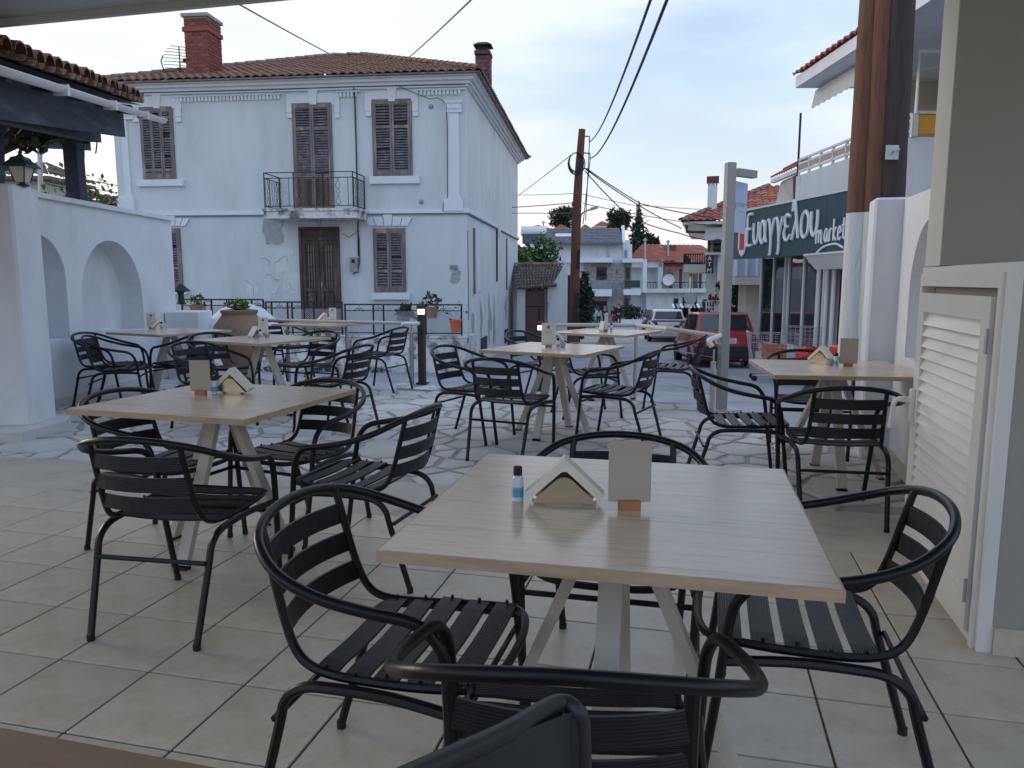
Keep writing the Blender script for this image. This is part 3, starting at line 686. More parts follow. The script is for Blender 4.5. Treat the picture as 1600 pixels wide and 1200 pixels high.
card(857, 543, .19, .12, R(-5), True, 'printed card with red round emblem on the middle table'); bottle(872, 545, 'gel bottle on the middle table'); cup(879, 543, 'small cup on the middle table'); napkins(868, 537, R(40), 'napkin holder behind the card on the middle table', .9)
napkins(941, 518, R(75), 'napkin holder on the street table', .95); card(947, 518, .19, .09, R(60), True, 'tilted card on the street table, in front of the strollers'); bottle(955, 518, 'gel bottle on the street table')
napkins(1284, 568, R(-60), 'napkin holder seen end-on on the right corner table', 1.0); cup(1297, 571, 'small cup on the right corner table'); bottle(1306, 573, 'gel bottle on the right corner table'); card(1325, 573, .17, .115, R(-8), False, 'blank grey card on the right corner table')

# near things at the bottom edge
bt = at(0, 1133, .76); bt2 = at(400, 1207, .76)
ang = math.atan2(bt2.y - bt.y, bt2.x - bt.x)
nb = thing('brown_table', 'brown table edge at the bottom left corner, closest to the camera', 'table', (bt.x, bt.y, 0), ang)
MB().bbox((.35, -.40, .745), (1.5, .80, .03), .004).ob('table_top', M['brown_table'], nb)
for x in (-.3, 1.0):
    for y in (-.08, -.72): MB().box((x, y, .365), (.045, .045, .73)).ob('leg', M['beige_metal'], nb)
ac = thing('dark_armchair', 'dark plastic armchair arm cut off by the bottom edge in the centre', 'chair', (0, .0, 0))
_a = atY(658, 1205, .52); _b = atY(885, 1100, .74)
arm = MB(); pts = smooth_pts([_a + (_a - _b) * .35, _a, _a.lerp(_b, .5), _b + Vector((-.012, 0, .000)), _b + Vector((.010, .004, -.010)), _b + Vector((.018, .006, -.05)), _b + Vector((.022, .004, -.30))], 5)
arm.tube(pts, .0095, 10)
arm.ob('arm_rail', M['wicker'], ac, True)
pn = MB(); q = [_a + (_a - _b) * .3, _a, _a.lerp(_b, .5), _b + Vector((0, 0, -.006)), _b + Vector((.014, .003, -.05)), _b + Vector((.018, .003, -.42))]
low = [Vector((v.x, v.y, .40)) for v in q]
n0 = Vector((.012, -.008, 0))
for k in range(len(q) - 1): 
    for s_ in (-.5, .5): pn.quad(q[k] + n0 * s_, q[k + 1] + n0 * s_, low[k + 1] + n0 * s_, low[k] + n0 * s_)
pn.ob('arm_panel', M['wicker'], ac)
MB().bbox((_b.x - .28, _b.y - .12, .40), (.5, .5, .04), .01, rz=R(40)).ob('seat', M['wicker'], ac)
for dx, dy in ((0, 0), (-.5, -.1), (-.1, -.38), (-.55, -.42)): MB().tube([(_b.x - .02 + dx, _b.y + dy, 0), (_b.x - .02 + dx, _b.y + dy, .40)], .018, 8).ob('leg', M['wicker'], ac)

# ------------------------------------------------------------------ handrail, bollards, sign pole, jar
hr = thing('handrail', 'pale steel handrail with cables at the left part of the terrace edge', 'handrail')
pA, pB = at(644, 600), Vector((-4.0, 10.7, 0))
def zrail(px, py, Y): return atY(px, py, Y).z
e1 = Vector((pA.x, pA.y, .78)); e0 = Vector((pB.x, pB.y, .78))
MB().tube([e0, e1, e1 + Vector((.12, -.05, 0))], .022, 10).ob('top_tube', M['beige_metal'], hr, True)
for t in (0.0, .34, .67, 1.0):
    p = e0.lerp(e1, t); MB().tube([(p.x, p.y, -.35), (p.x, p.y, .66)], .026, 10).tube([(p.x, p.y, .66), (p.x, p.y, .78)], .008, 6).ob('post', M['galv'], hr, True)
MB().tube(smooth_pts([e1 + Vector((-.10, -.06, -.02)), e1 + Vector((-.06, -.10, .0)), e1 + Vector((.05, -.06, .0)), e1 + Vector((.11, -.05, 0))], 5), .024, 10).ob('end_bend', M['white_metal'], hr, True)
for z in (.20, .40, .58): MB().tube([(e0.x, e0.y, z), (e1.x, e1.y, z)], .004, 5).ob('cable', M['galv'], hr)
h2 = thing('handrail', 'pale steel handrail with cables between the street table and the sign pole', 'handrail')
q0 = Vector((.55, 9.3, 0)); q1 = at(991, 607); q2 = at(1112, 645)
T0, T1, T2 = (Vector((q0.x, q0.y, .78)), Vector((q1.x, q1.y, .78)), Vector((q2.x, q2.y, .80)))
MB().tube([T0, T1, T1 + (T2 - T1) * .45, atY(1130, 526, q2.y + 1.0)], .024, 10).ob('top_tube', M['beige_metal'], h2, True)
MB().tube(smooth_pts([atY(1112, 541, q2.y), atY(1108, 532, q2.y), atY(1122, 526, q2.y + .1), atY(1131, 521, q2.y + .3)], 5), .026, 10).ob('end_bend', M['white_metal'], h2, True)
for q, zt in ((q0, .78), (q1, .78), (q2, .64)): MB().tube([(q.x, q.y, -.35), (q.x, q.y, zt - .12)], .028, 10).tube([(q.x, q.y, zt - .12), (q.x, q.y, zt)], .009, 6).ob('post', M['galv'], h2, True)
for z in (.18, .38, .56):
    MB().tube([(q0.x, q0.y, z), (q1.x, q1.y, z), (q2.x, q2.y, z)], .004, 5).ob('cable', M['galv'], h2)
def bollard(p, lab, h=1.02):
    t = thing('bollard_light', lab, 'bollard', p, R(-20), 'lit brown bollard lamps')
    MB().box((0, 0, h * .44), (.078, .078, h * .88)).ob('post', M['bollard'], t)
    MB().box((0, 0, .012), (.13, .13, .02)).ob('base_plate', M['bollard'], t)
    MB().box((0, 0, h * .91), (.062, .062, h * .07)).ob('lamp', M['lamp_glow'], t)
    MB().box((0, 0, h * .965), (.086, .086, h * .05)).ob('cap', M['bollard'], t)
bollard(at(660, 600), 'brown bollard with lit lamp at the end of the left handrail')
bollard(Vector((.41, 10.9, -.28)), 'lit brown bollard behind the middle table, before the brown gate')
rb = tag(MB().prism([(-1.45, 9.35), (-.92, 9.1), (-.8, 9.3), (-1.2, 9.75), (-1.5, 9.75)], -.3, -.004).ob('stone_step', M['stained_plaster']), 'rough stone step corner under the bollard', 'step')
sp0 = at(1127, 640); sp = thing('sign_pole', 'tall grey steel pole with hanging white banner at the terrace corner', 'sign', sp0, R(12))
hp = atY(1142, 254, sp0.y).z
MB().bbox((0, 0, hp / 2), (.092, .085, hp), .006).ob('post', M['grey_metal'], sp)
MB().bbox((0, 0, .006), (.34, .26, .012), .003).ob('base_plate', M['galv'], sp)
MB().bbox((.22, .10, hp - .085), (.30, .07, .075), .004, rz=R(24)).ob('arm', M['grey_metal'], sp)
bl, br = atY(1143, 280, sp0.y + .05), atY(1168, 290, sp0.y + .42); bl2 = atY(1143, 362, sp0.y + .05)
inv = Matrix.Translation(sp0) @ Matrix.Rotation(R(12), 4, 'Z'); inv = inv.inverted()
bz0 = bl2.z; mb = MB()
mbp = lambda t, s_: inv @ Vector((bl.x + (br.x - bl.x) * t, bl.y + (br.y - bl.y) * t + .02 * math.sin(t * 5 + s_ * 3), bl.z - .0 + (bz0 - bl.z) * s_))
for i in range(7):
    for j in range(9): mb.v.append(tuple(mbp(i / 6, j / 8)))
for i in range(6):
    for j in range(8): a = i * 9 + j; mb.f.append((a, a + 1, a + 10, a + 9))
bn = mb.ob('banner', M['banner'], sp, True)
def banner_disc(tc_, sc_, rt, rs, m, name, inner=0):
    mb = MB(); n_ = 24; off = inv.to_3x3() @ Vector((-.004, -.012, 0))
    if inner:
        for k in range(n_ + 1): a = k * 2 * math.pi / n_; mb.v += [tuple(mbp(tc_ + rt * math.cos(a), sc_ + rs * math.sin(a)) + off), tuple(mbp(tc_ + rt * inner * math.cos(a), sc_ + rs * inner * math.sin(a)) + off)]
        for k in range(n_): mb.f.append((2 * k, 2 * k + 1, 2 * k + 3, 2 * k + 2))
    else:
        for k in range(n_): a = k * 2 * math.pi / n_; mb.v.append(tuple(mbp(tc_ + rt * math.cos(a), sc_ + rs * math.sin(a)) + off))
        mb.f.append(tuple(range(n_)))
    mb.ob(name, m, bn)
banner_disc(.12, .48, .20, .20, M['red_print'], 'red_emblem')
off = inv.to_3x3() @ Vector((-.006, -.018, 0))
for a in (R(20), R(80), R(140)): MB().tube([mbp(.12 - .17 * math.cos(a), .48 - .18 * math.sin(a)) + off, mbp(.12 + .17 * math.cos(a), .48 + .18 * math.sin(a)) + off], .004, 4).ob('emblem_line', M['banner'], bn)
for t0, t1 in ((.40, .47), (.55, .64), (.68, .74), (.78, .90)):
    mb = MB(); mb.tube([mbp(t0, .42) + off, mbp(t0, .49) + off], .003, 4); mb.tube([mbp(t0, .42) + off, mbp(t1, .42) + off], .003, 4); mb.ob('letter', M['grey_print'], bn)
MB().tube([mbp(.5, .58) + off, mbp(.9, .58) + off], .002, 4).ob('print_line', M['grey_print'], bn)
# jar
jr = thing('terracotta_jar', 'large round terracotta jar with a small green plant', 'jar', (-3.58, 9.95, 0))
MB().lathe([(.14, 0), (.17, .05), (.27, .32), (.345, .55), (.355, .64), (.32, .74), (.25, .83), (.215, .88), (.235, .91), (.24, .935), (.215, .94), (.20, .90), (.2, .86)], seg=32).ob('jar_body', M['terracotta'], jr, True)
MB().lathe([(.20, .87), (.0, .88)], seg=20, cap=False).ob('soil', M['soil'], jr)

# ------------------------------------------------------------------ foliage
def leaves(n_, blobs, size, seed, name, m, parent=None, kind=None, shell=.55):
    """blobs: (x,y,z,rx,ry,rz). small leaf quads through the volume, denser near the skin"""
    r_ = np.random.RandomState(seed); vols = np.array([b_[3] * b_[4] * b_[5] for b_ in blobs]) ** .7; cnts = np.maximum((n_ * vols / vols.sum()).astype(int), 3)
    C = []
    for b_, c in zip(blobs, cnts):
        d = r_.normal(size=(c, 3)); d /= np.linalg.norm(d, axis=1)[:, None]; rad = shell + (1 - shell) * r_.rand(c); rad *= 1 + .18 * np.sin(d[:, 0] * 7 + seed) * np.cos(d[:, 2] * 6) + .12 * r_.normal(size=c)
        C.append(np.array(b_[:3]) + d * rad[:, None] * np.array(b_[3:6]))
    C = np.concatenate(C); k = len(C)
    a = r_.normal(size=(k, 3)); a /= np.linalg.norm(a, axis=1)[:, None]; b2 = np.cross(a, r_.normal(size=(k, 3))); b2 /= np.linalg.norm(b2, axis=1)[:, None]
    s_ = size * (.6 + .8 * r_.rand(k))[:, None]
    V = np.stack([C - a * s_, C + b2 * s_ * .5, C + a * s_, C - b2 * s_ * .5], 1).reshape(-1, 3)
    me = bpy.data.meshes.new(name); me.from_pydata(V.tolist(), [], np.arange(4 * k).reshape(-1, 4).tolist()); me.materials.append(m)
    return link(name, me, parent, kind)
def blobset(cx, cy, cz, rx, ry, rz, n_, seed, sub=.45):
    r_ = random.Random(seed); out = []
    for k in range(n_):
        a, e_ = r_.uniform(0, 6.28), r_.uniform(-1, 1); q = r_.uniform(.35, .8); c = math.sqrt(1 - e_ * e_)
        s_ = sub * r_.uniform(.7, 1.2); out.append((cx + rx * q * c * math.cos(a), cy + ry * q * c * math.sin(a), cz + rz * q * e_, rx * s_, ry * s_, rz * s_))
    return out
def tree(x, y, z0, h, r, m, seed, lab, size=.12, n_=4500, name='leafy_tree', conic=False, group=None, trunk=.25):
    t = thing(name, lab, 'tree', (x, y, z0), 0, group)
    tr = MB(); r_ = random.Random(seed); top = (0, 0, h * .75)
    tr.tube([(0, 0, -.3), (r_.uniform(-.1, .1), 0, h * .3), (r_.uniform(-.2, .2), r_.uniform(-.2, .2), h * .55), top], [r * .10, r * .075, r * .05, r * .02], 8)
    for k in range(6):
        a = k * 1.05 + seed; zz = h * (.28 + .07 * k); tr.tube([(0, 0, zz), (math.cos(a) * r * .35, math.sin(a) * r * .35, zz + h * .12), (math.cos(a) * r * .65, math.sin(a) * r * .65, zz + h * .18)], [r * .04, r * .025, r * .01], 5)
    tr.ob('trunk', M['bark'], t)
    if conic:
        bl_ = []
        for k in range(16):
            f = k / 15; rr = r * (1 - f * .88) * r_.uniform(.75, 1.1); a = k * 2.4; bl_.append((math.cos(a) * rr * .35, math.sin(a) * rr * .35, h * (.15 + .8 * f), rr * .7, rr * .7, h * .09))
    else: bl_ = blobset(0, 0, h * (1 + trunk) / 2, r, r, h * (1 - trunk) / 2, 18, seed)
    leaves(n_, bl_, size, seed, 'crown', m, t); return t
leaves(160, [(-.0, 0, 1.0, .13, .13, .09)], .035, 5, 'plant', M['leaf_c'], jr)

# ------------------------------------------------------------------ old house
C0 = atY(731, 520, 19.2); HF = Frame(C0.x, C0.y, -R(6.3))
hs = fthing(HF, 'old_house', 'old two-storey white plastered house with brown shutters and small iron balcony', 'house')
xl = HF.pl(184, 300)[0]; zt = HF.pl(731, 128)[1]; yd = HF.sp(809, 300)[0]
BASEZ = -1.3
MB().b2(xl, 0, 0, .5, BASEZ, zt).ob('front_wall', M['house_plaster'], hs)
MB().b2(-.6, -.0015, .5, yd, BASEZ, zt).ob('side_wall', M['side_plaster'], hs)
MB().b2(xl, -.6, .5, yd, BASEZ, zt - .01).ob('rear_wall', M['house_plaster'], hs)
# side skin of front wall
MB().b2(-.0, .004, 0.0, .5, BASEZ, zt).ob('side_wall', M['side_plaster'], hs)
def fb(x0, y0, x1, y1, d0, d1, name, m, par=hs, **k):      # box on the front face from photo pixels, between depths d0,d1 (negative = proud)
    a = HF.pl(x0, y0, d0); b_ = HF.pl(x1, y1, d0); return MB().b2(a[0], b_[0], d0, d1, b_[1], a[1]).ob(name, m, par, **k)
def FX(px): return HF.pl(px, 300)[0]
def fz(px, py, d=0): return HF.pl(px, py, d)[1]
zc = zt
# cornice in steps, wrapping the side
co = MB(); 
for i, (d, z0, z1) in enumerate(((.06, zc - .11, zc - .05), (.13, zc - .05, zc + .02), (.22, zc + .02, zc + .09), (.30, zc + .09, zc + .15))):
    co.b2(xl - d, d, -d, yd + d, z0, z1)
co.ob('cornice', M['trim'], hs)
zb = fz(560, 331)
MB().b2(xl - .06, .06, -.06, yd + .06, zb - .05, zb + .05).ob('string_course', M['trim'], hs)
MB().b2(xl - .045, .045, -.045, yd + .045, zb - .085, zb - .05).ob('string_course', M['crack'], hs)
# dentils
def dentils(x0, x1, py):
    a, b_ = FX(x0), FX(x1); z = fz((x0 + x1) / 2, py); mb = MB(); k = int((b_ - a) / .095)
    for i in range(k): mb.b2(a + i * .095, a + i * .095 + .06, -.05, 0, z - .055, z + .055)
    mb.b2(a, b_, -.07, 0, z + .055, z + .085)
    mb.ob('dentil_band', M['trim'], hs)
dentils(280, 446, 154); dentils(530, 568, 148); dentils(653, 729, 145)
# label moulds + keystones
def hood(x0, x1, xt0, xt1, yt, yb, ye):
    fb(x0, yt, x1, yb, -.035, 0, 'lintel_trim', M['trim'])
    for a, b_ in ((x0, xt0), (xt1, x1)): fb(a, yb, b_, ye - 8, -.036, 0, 'lintel_trim', M['trim']); fb(a + 1, ye - 7, b_ - (0), ye, -.05, 0, 'lintel_trim', M['trim'])
    xm = (x0 + x1) / 2; k = MB(); a, b_ = HF.pl(xm - 8, yt - 7, -.07), HF.pl(xm + 8, yb, -.07); c = HF.pl(xm - 5, yb, -.07); d = HF.pl(xm + 5, yb, -.07)
    mx = Matrix(((1, 0, 0, 0), (0, 0, 1, 0), (0, 1, 0, 0), (0, 0, 0, 1)))
    k.prism([(c[0], c[1]), (d[0], d[1]), (b_[0], a[1]), (a[0], a[1])], -.07, -.002, mx); k.ob('keystone', M['trim'], hs)
hood(205, 283, 217, 273, 151, 169, 190); hood(447, 530, 456, 522, 147, 163, 184); hood(570, 653, 580, 644, 143, 158, 181)
# windows with shutters
def window(x0, y0, x1, y1, leaves_, rails, name='window', lean=0, broken=None):
    a, b_ = HF.pl(x0, y0), HF.pl(x1, y1); X0, X1, Z1, Z0 = a[0], b_[0], a[1], b_[1]
    f = MB(); fw = .045
    f.b2(X0, X0 + fw, -.045, .02, Z0, Z1); f.b2(X1 - fw, X1, -.045, .02, Z0, Z1); f.b2(X0 + fw, X1 - fw, -.045, .02, Z1 - fw, Z1); f.b2(X0 + fw, X1 - fw, -.045, .02, Z0, Z0 + fw)
    w_ = f.ob('window', M['old_wood'], hs)
    MB().b2(X0 + fw, X1 - fw, -.004, -.001, Z0 + fw, Z1 - fw).ob('dark_pane', M['car_black'], w_)
    W = (X1 - X0 - 2 * fw) / leaves_
    for k in range(leaves_):
        l0 = X0 + fw + W * k + .004; l1 = l0 + W - .008; st = .05 if leaves_ < 3 else .035; yo = -.040 - .012 * (k % 2) * (leaves_ > 2) - .004 * rnd.random()
        mb = MB(); mb.b2(l0, l0 + st, yo - .012, yo + .018, Z0 + fw, Z1 - fw); mb.b2(l1 - st, l1, yo - .012, yo + .018, Z0 + fw, Z1 - fw)
        zs = [Z0 + fw] + [Z0 + (Z1 - Z0) * q for q in rails] + [Z1 - fw]
        for i, z in enumerate(zs):
            hh = .075; zz = min(max(z, Z0 + fw + hh / 2), Z1 - fw - hh / 2); mb.b2(l0 + st, l1 - st, yo - .011, yo + .017, zz - hh / 2, zz + hh / 2)
        sh = mb.ob('shutter', M['old_wood'], w_)
        sm = MB()
        for i in range(len(zs) - 1):
            za, zb_ = zs[i] + .06, zs[i + 1] - .06; nn_ = max(int((zb_ - za) / .062), 2)
            for q in range(nn_):
                if rnd.random() < .035: continue
                sm.box(((l0 + l1) / 2, yo + .003, za + (zb_ - za) * (q + .5) / nn_), (l1 - l0 - 2 * st, .008, .052), rx=R(-32 + rnd.uniform(-5, 5)), ry=R(rnd.uniform(-1.2, 1.2)))
        sm.ob('shutter_slats', M['old_slats'], w_, kind='stuff')
    return w_, X0, X1, Z0, Z1
window(218, 168, 276, 279, 3, [.12, .85]); fb(213, 281, 286, 290, -.10, 0, 'window_sill', M['trim'])
window(581, 156, 645, 274, 2, [.64]); fb(577, 275.5, 655, 286, -.10, 0, 'window_sill', M['trim'])
window(583, 357, 635, 456, 2, [.33]); fb(580, 457.5, 640, 468, -.12, 0, 'window_sill', M['trim'])
window(252, 357, 287, 449, 2, [.33]); fb(248, 450.5, 291, 460, -.12, 0, 'window_sill', M['trim'])
# voussoirs over ground floor windows
def vous(x0, x1, y0, y1):
    k = 5; ws = (x1 - x0) / k; mx = Matrix(((1, 0, 0, 0), (0, 0, 1, 0), (0, 1, 0, 0), (0, 0, 0, 1)))
    for i in range(k):
        t0, t1 = i / k, (i + 1) / k; up = -3 if i == 2 else 0
        top0, top1 = x0 + (x1 - x0) * t0 - (.5 - t0) * 14 + .6, x0 + (x1 - x0) * t1 - (.5 - t1) * 14 - .6; bo0, bo1 = x0 + (x1 - x0) * t0 + 1.0, x0 + (x1 - x0) * t1 - .4
        P_ = [HF.pl(bo0, y1, -.05), HF.pl(bo1, y1, -.05), HF.pl(top1, y0 + up + 3 * abs(t1 - .5), -.05), HF.pl(top0, y0 + up + 3 * abs(t0 - .5), -.05)]
        MB().prism(P_, -.05, -.002, mx).ob('voussoir', M['trim'], hs)
vous(574, 637, 338, 352.5); vous(248, 289, 340, 353)
# balcony door
bd, X0, X1, Z0, Z1 = window(456, 162, 523, 326, 2, [.76, .30])
for k in range(2):
    w2 = (X1 - X0 - .09) / 2; a = X0 + .045 + w2 * k
    MB().b2(a + .05, a + w2 - .05, -.062, -.050, Z0 + .09, Z0 + (Z1 - Z0) * .28).ob('door_panel', M['dark_wood'], bd)
# entrance door
a, b_ = HF.pl(467, 355), HF.pl(535, 516); X0, X1, Z1, Z0 = a[0], b_[0], a[1], b_[1]
dr = MB().b2(X0, X1, -.004, .0, Z0, Z1).ob('entrance_door', M['dark_wood'], hs)
f = MB(); f.b2(X0, X0 + .07, -.06, 0, Z0, Z1); f.b2(X1 - .07, X1, -.06, 0, Z0, Z1); f.b2(X0 + .07, X1 - .07, -.06, 0, Z1 - .06, Z1); ztr = fz(500, 374); f.b2(X0 + .07, X1 - .07, -.06, 0, ztr - .03, ztr + .05)
f.ob('door_frame', M['dark_wood'], dr)
for k in range(2):
    w2 = (X1 - X0 - .14) / 2; l0 = X0 + .07 + w2 * k + .006; l1 = l0 + w2 - .012; zg0, zg1 = fz(500, 450), fz(500, 383)
    mb = MB(); mb.b2(l0, l0 + .09, -.045, -.004, Z0, ztr - .035); mb.b2(l1 - .09, l1, -.045, -.004, Z0, ztr - .035); mb.b2(l0 + .09, l1 - .09, -.045, -.004, zg1, ztr - .035); mb.b2(l0 + .09, l1 - .09, -.045, -.004, zg0 - .09, zg0); mb.b2(l0 + .09, l1 - .09, -.045, -.004, Z0, Z0 + .12)
    mb.b2(l0 + .12, l1 - .12, -.035, -.004, Z0 + .55, zg0 - .13); mb.b2(l0 + .12, l1 - .12, -.035, -.004, Z0 + .16, Z0 + .47)
    mb.ob('door_leaf', M['dark_wood'], dr)
    MB().b2(l0 + .09, l1 - .09, -.014, -.010, zg0, zg1).ob('glass_pane', M['glass_house'], dr)
    g_ = MB()
    for q in range(4): x = l0 + .09 + (l1 - l0 - .18) * (q + .5) / 4; g_.tube([(x, -.03, zg0), (x, -.03, zg1)], .006, 5)
    for q in range(3): z = zg0 + (zg1 - zg0) * (q + .5) / 3; g_.tube([(l0 + .09, -.03, z), (l1 - .09, -.03, z)], .006, 5)
    g_.ob('door_grille', M['rust_iron'], dr)
MB().tube([((X0 + X1) / 2 + .06, -.05, fz(500, 442)), ((X0 + X1) / 2 + .06, -.09, fz(500, 442)), ((X0 + X1) / 2 + .06, -.09, fz(500, 449))], .012, 6).ob('handle', M['galv'], dr)
# pilasters
def pilaster(x0, x1, yc):
    fb(x0, yc + 18, x1, 306, -.05, 0, 'pilaster', M['trim']); fb(x0 - 2, yc + 3, x1 + 2, yc + 18, -.08, 0, 'pilaster_capital', M['trim']); fb(x0 - 3, yc, x1 + 3, yc + 3, -.11, 0, 'pilaster_capital', M['trim'])
    for k in range(3): 
        c = HF.pl(x0 + (x1 - x0) * (k + .5) / 3, yc + 11, -.085); MB().lathe([(.05, 0), (.04, .02), (.01, .03)], (0, 0, 0), 10).ob('rosette', M['trim'], hs).matrix_local = Matrix.Translation((c[0], -.08, c[1])) @ Matrix.Rotation(R(90), 4, 'X')
    fb(x0 - 5, 310, x1 + 5, 329, -.09, 0, 'pilaster_base', M['trim']); fb(x0 - 2.5, 306, x1 + 2.5, 310, -.07, 0, 'pilaster_base', M['trim'])
pilaster(698, 718, 157); pilaster(187, 205, 168)
# balcony
d_ = -1.0
a, b_ = HF.pl(409, 326, d_), HF.pl(558, 340, d_)
bal = MB(); x0, x1 = a[0], b_[0]; z1 = a[1]; z0 = b_[1]
bal.b2(x0 + .03, x1 - .03, d_ + .03, 0, z0, z1 - .06); bal.b2(x0, x1, d_, 0, z1 - .06, z1); bal.ob('balcony_slab', M['stained_plaster'], hs)
rl = MB(); zr = fz(480, 269, d_ + .06); xa, xb = x0 + .06, HF.pl(551, 280, d_ + .06)[0]; yf = d_ + .06
for z in (zr, zr - .13, z1 + .06): rl.beam((xa, yf, z), (xb, yf, z), .025, .018); rl.beam((xa, yf, z), (xa, -.02, z), .025, .018); rl.beam((xb, yf, z), (xb, -.02, z), .025, .018)
for x, y in ((xa, yf), (xb, yf), (xa, -.03), (xb, -.03), ((xa * 2 + xb) / 3, yf), ((xa + 2 * xb) / 3, yf)): rl.beam((x, y, z1), (x, y, zr), .022, .022)
ro = rl.ob('balcony_railing', M['rust_iron'], hs)
def scroll(mb, p, ax, z0, z1, wd):        # teardrop - ring - teardrop baluster
    zm = (z0 + z1) / 2; c = Vector(ax)
    for (zz0, zz1, fl) in ((zm + .05, z1, 0), (z0, zm - .05, 1)):
        hh = zz1 - zz0; prof = [(0, 0), (.5, .12), (.95, .25), (1, .36), (.75, .52), (.35, .75), (0, 1)]
        prof = [(a, t if not fl else t) for a, t in prof]
        for s_ in (-1, 1): mb.tube([Vector(p) + c * (s_ * a * wd) + Vector((0, 0, zz0 + t * hh)) for a, t in prof], .0055, 4)
    mb.tube([Vector(p) + c * (math.cos(k * .785) * .04) + Vector((0, 0, zm + math.sin(k * .785) * .04)) for k in range(8)], .0055, 4, closed=True)
sb = MB(); nb_ = 9
for k in range(nb_):
    x = xa + (xb - xa) * (k + .5) / nb_
    if k % 2: scroll(sb, (x, yf, 0), (1, 0, 0), z1 + .07, zr - .14, .055)
    else: sb.tube([(x, yf, z1 + .07), (x, yf, zr - .14)], .007, 5)
for xx in (xa, xb):
    for k in range(7):
        y = yf + (-.03 - yf) * (k + .5) / 7
        if k % 2: scroll(sb, (xx, y, 0), (0, 1, 0), z1 + .07, zr - .14, .05)
        else: sb.tube([(xx, y, z1 + .07), (xx, y, zr - .14)], .007, 5)
sb.ob('baluster_scrolls', M['rust_iron'], ro)
lm = MB().lathe([(.05, 0), (.08, -.05), (.06, -.12), (.02, -.14)], (HF.pl(498, 345, -.5)[0], -.5, z0), 12).ob('porch_lamp', M['lead'], hs, True)
# meter box, conduit, number plate, wall fittings
fb(546, 402, 558, 425, -.16, 0, 'meter_box', M['lead']); fb(549, 405, 554, 411, -.17, -.16, 'meter_dial', M['car_black'])
cb = MB(); pts = [HF.pl(px, py, -.05) for px, py in ((551, 128), (554, 145), (556, 210), (559, 330), (560, 400))]; cb.tube([(a, -.05, z) for a, z in pts], .018, 6)
cb.ob('conduit', M['rust_iron'], hs)
cb = MB(); pts = [HF.pl(px, py, -.04) for px, py in ((558, 360), (561, 372), (562, 410), (559, 424), (552, 428))]; cb.tube([(a, -.04, z) for a, z in smooth_pts([(a, z, 0) for a, z in pts], 4) for a, z in [(a, z)]] if False else [(a, -.04, z) for a, z in pts], .012, 6)
pts = [HF.pl(px, py, -.03) for px, py in ((536, 365), (545, 371), (556, 364))]; cb.tube([(a, -.03, z) for a, z in pts], .007, 5)
pts = [HF.pl(px, py, -.075) for px, py in ((697, 160), (699, 200), (699, 308), (693, 315), (692, 330))]; cb.tube([(a, -.075, z) for a, z in pts], .010, 5)
pts = [HF.pl(px, py, -.40) for px, py in ((185, 146), (400, 141), (540, 136), (620, 134), (727, 132))]; cb.tube([(a, -.40, z) for a, z in pts], .012, 5)
pts = [HF.pl(px, py, -.08) for px, py in ((600, 125), (640, 142), (672, 155), (684, 153), (695, 160))]; cb.tube([(a, -.10, z) for a, z in pts], .008, 5)
cb.ob('cable', M['wire'], hs)
np_ = fb(702, 414, 715, 421, -.025, 0, 'number_plate', M['lead'])
c = HF.pl(704, 420.5, -.027); text_ob('plate_digits', '212', .10, M['black_print'], np_, (c[0], -.028, c[1] + .01), (R(90), 0, 0), .003)
for px, py in ((673, 166), (658, 315)): c = HF.pl(px, py, -.03); MB().lathe([(.06, 0), (.05, .05), (.01, .07)], (0, 0, 0), 10).ob('wall_fitting', M['lead'], hs).matrix_local = Matrix.Translation((c[0], 0, c[1])) @ Matrix.Rotation(R(90), 4, 'X')
# peeled plaster patches (thin irregular layers)
def patch(cx, cy, rx, ry, seed, m, name='peeled_patch', d=-.006):
    r_ = random.Random(seed); n_ = 22; P_ = []
    ph = [r_.uniform(0, 6.28) for _ in range(3)]
    for k in range(n_): a = -k * 2 * math.pi / n_; q = 1 + .16 * math.sin(2 * a + ph[0]) + .12 * math.sin(4 * a + ph[1]) + .10 * math.sin(7 * a + ph[2]); P_.append(HF.pl(cx + rx * q * math.cos(a), cy + ry * q * math.sin(a), d))
    mx = Matrix(((1, 0, 0, 0), (0, 0, 1, 0), (0, 1, 0, 0), (0, 0, 0, 1))); MB().prism(P_, d, .0, mx).ob(name, m, hs)
patch(426, 362, 15, 24, 1, M['grey_render']); patch(432, 352, 9, 12, 9, M['grey_render'], d=-.009)
patch(444, 405, 22, 20, 2, M['patch']); patch(455, 440, 12, 22, 3, M['patch'], d=-.008); patch(394, 452, 9, 14, 4, M['patch']); patch(712, 432, 8, 11, 5, M['grey_render']); patch(424, 455, 10, 13, 12, M['patch'], d=-.009)
def crackline(pts, d=-.010, r_=.004):
    P_ = [HF.pl(px + rnd.uniform(-.7, .7), py + rnd.uniform(-.7, .7), d) for px, py in pts]; MB().tube([(a, d, z) for a, z in P_], r_, 4).ob('crack', M['crack'], hs)
crackline([(408, 405), (414, 403), (420, 408), (421, 415)]); crackline([(428, 411), (436, 407), (440, 402), (447, 400), (450, 410)]); crackline([(415, 430), (422, 429), (432, 437), (436, 436), (434, 440)]); crackline([(424, 468), (426, 460), (433, 457)]); crackline([(452, 440), (456, 452), (462, 453)]); crackline([(382, 437), (388, 441), (395, 445), (397, 462)]); crackline([(703, 440), (705, 430), (712, 428), (718, 424), (719, 431)])
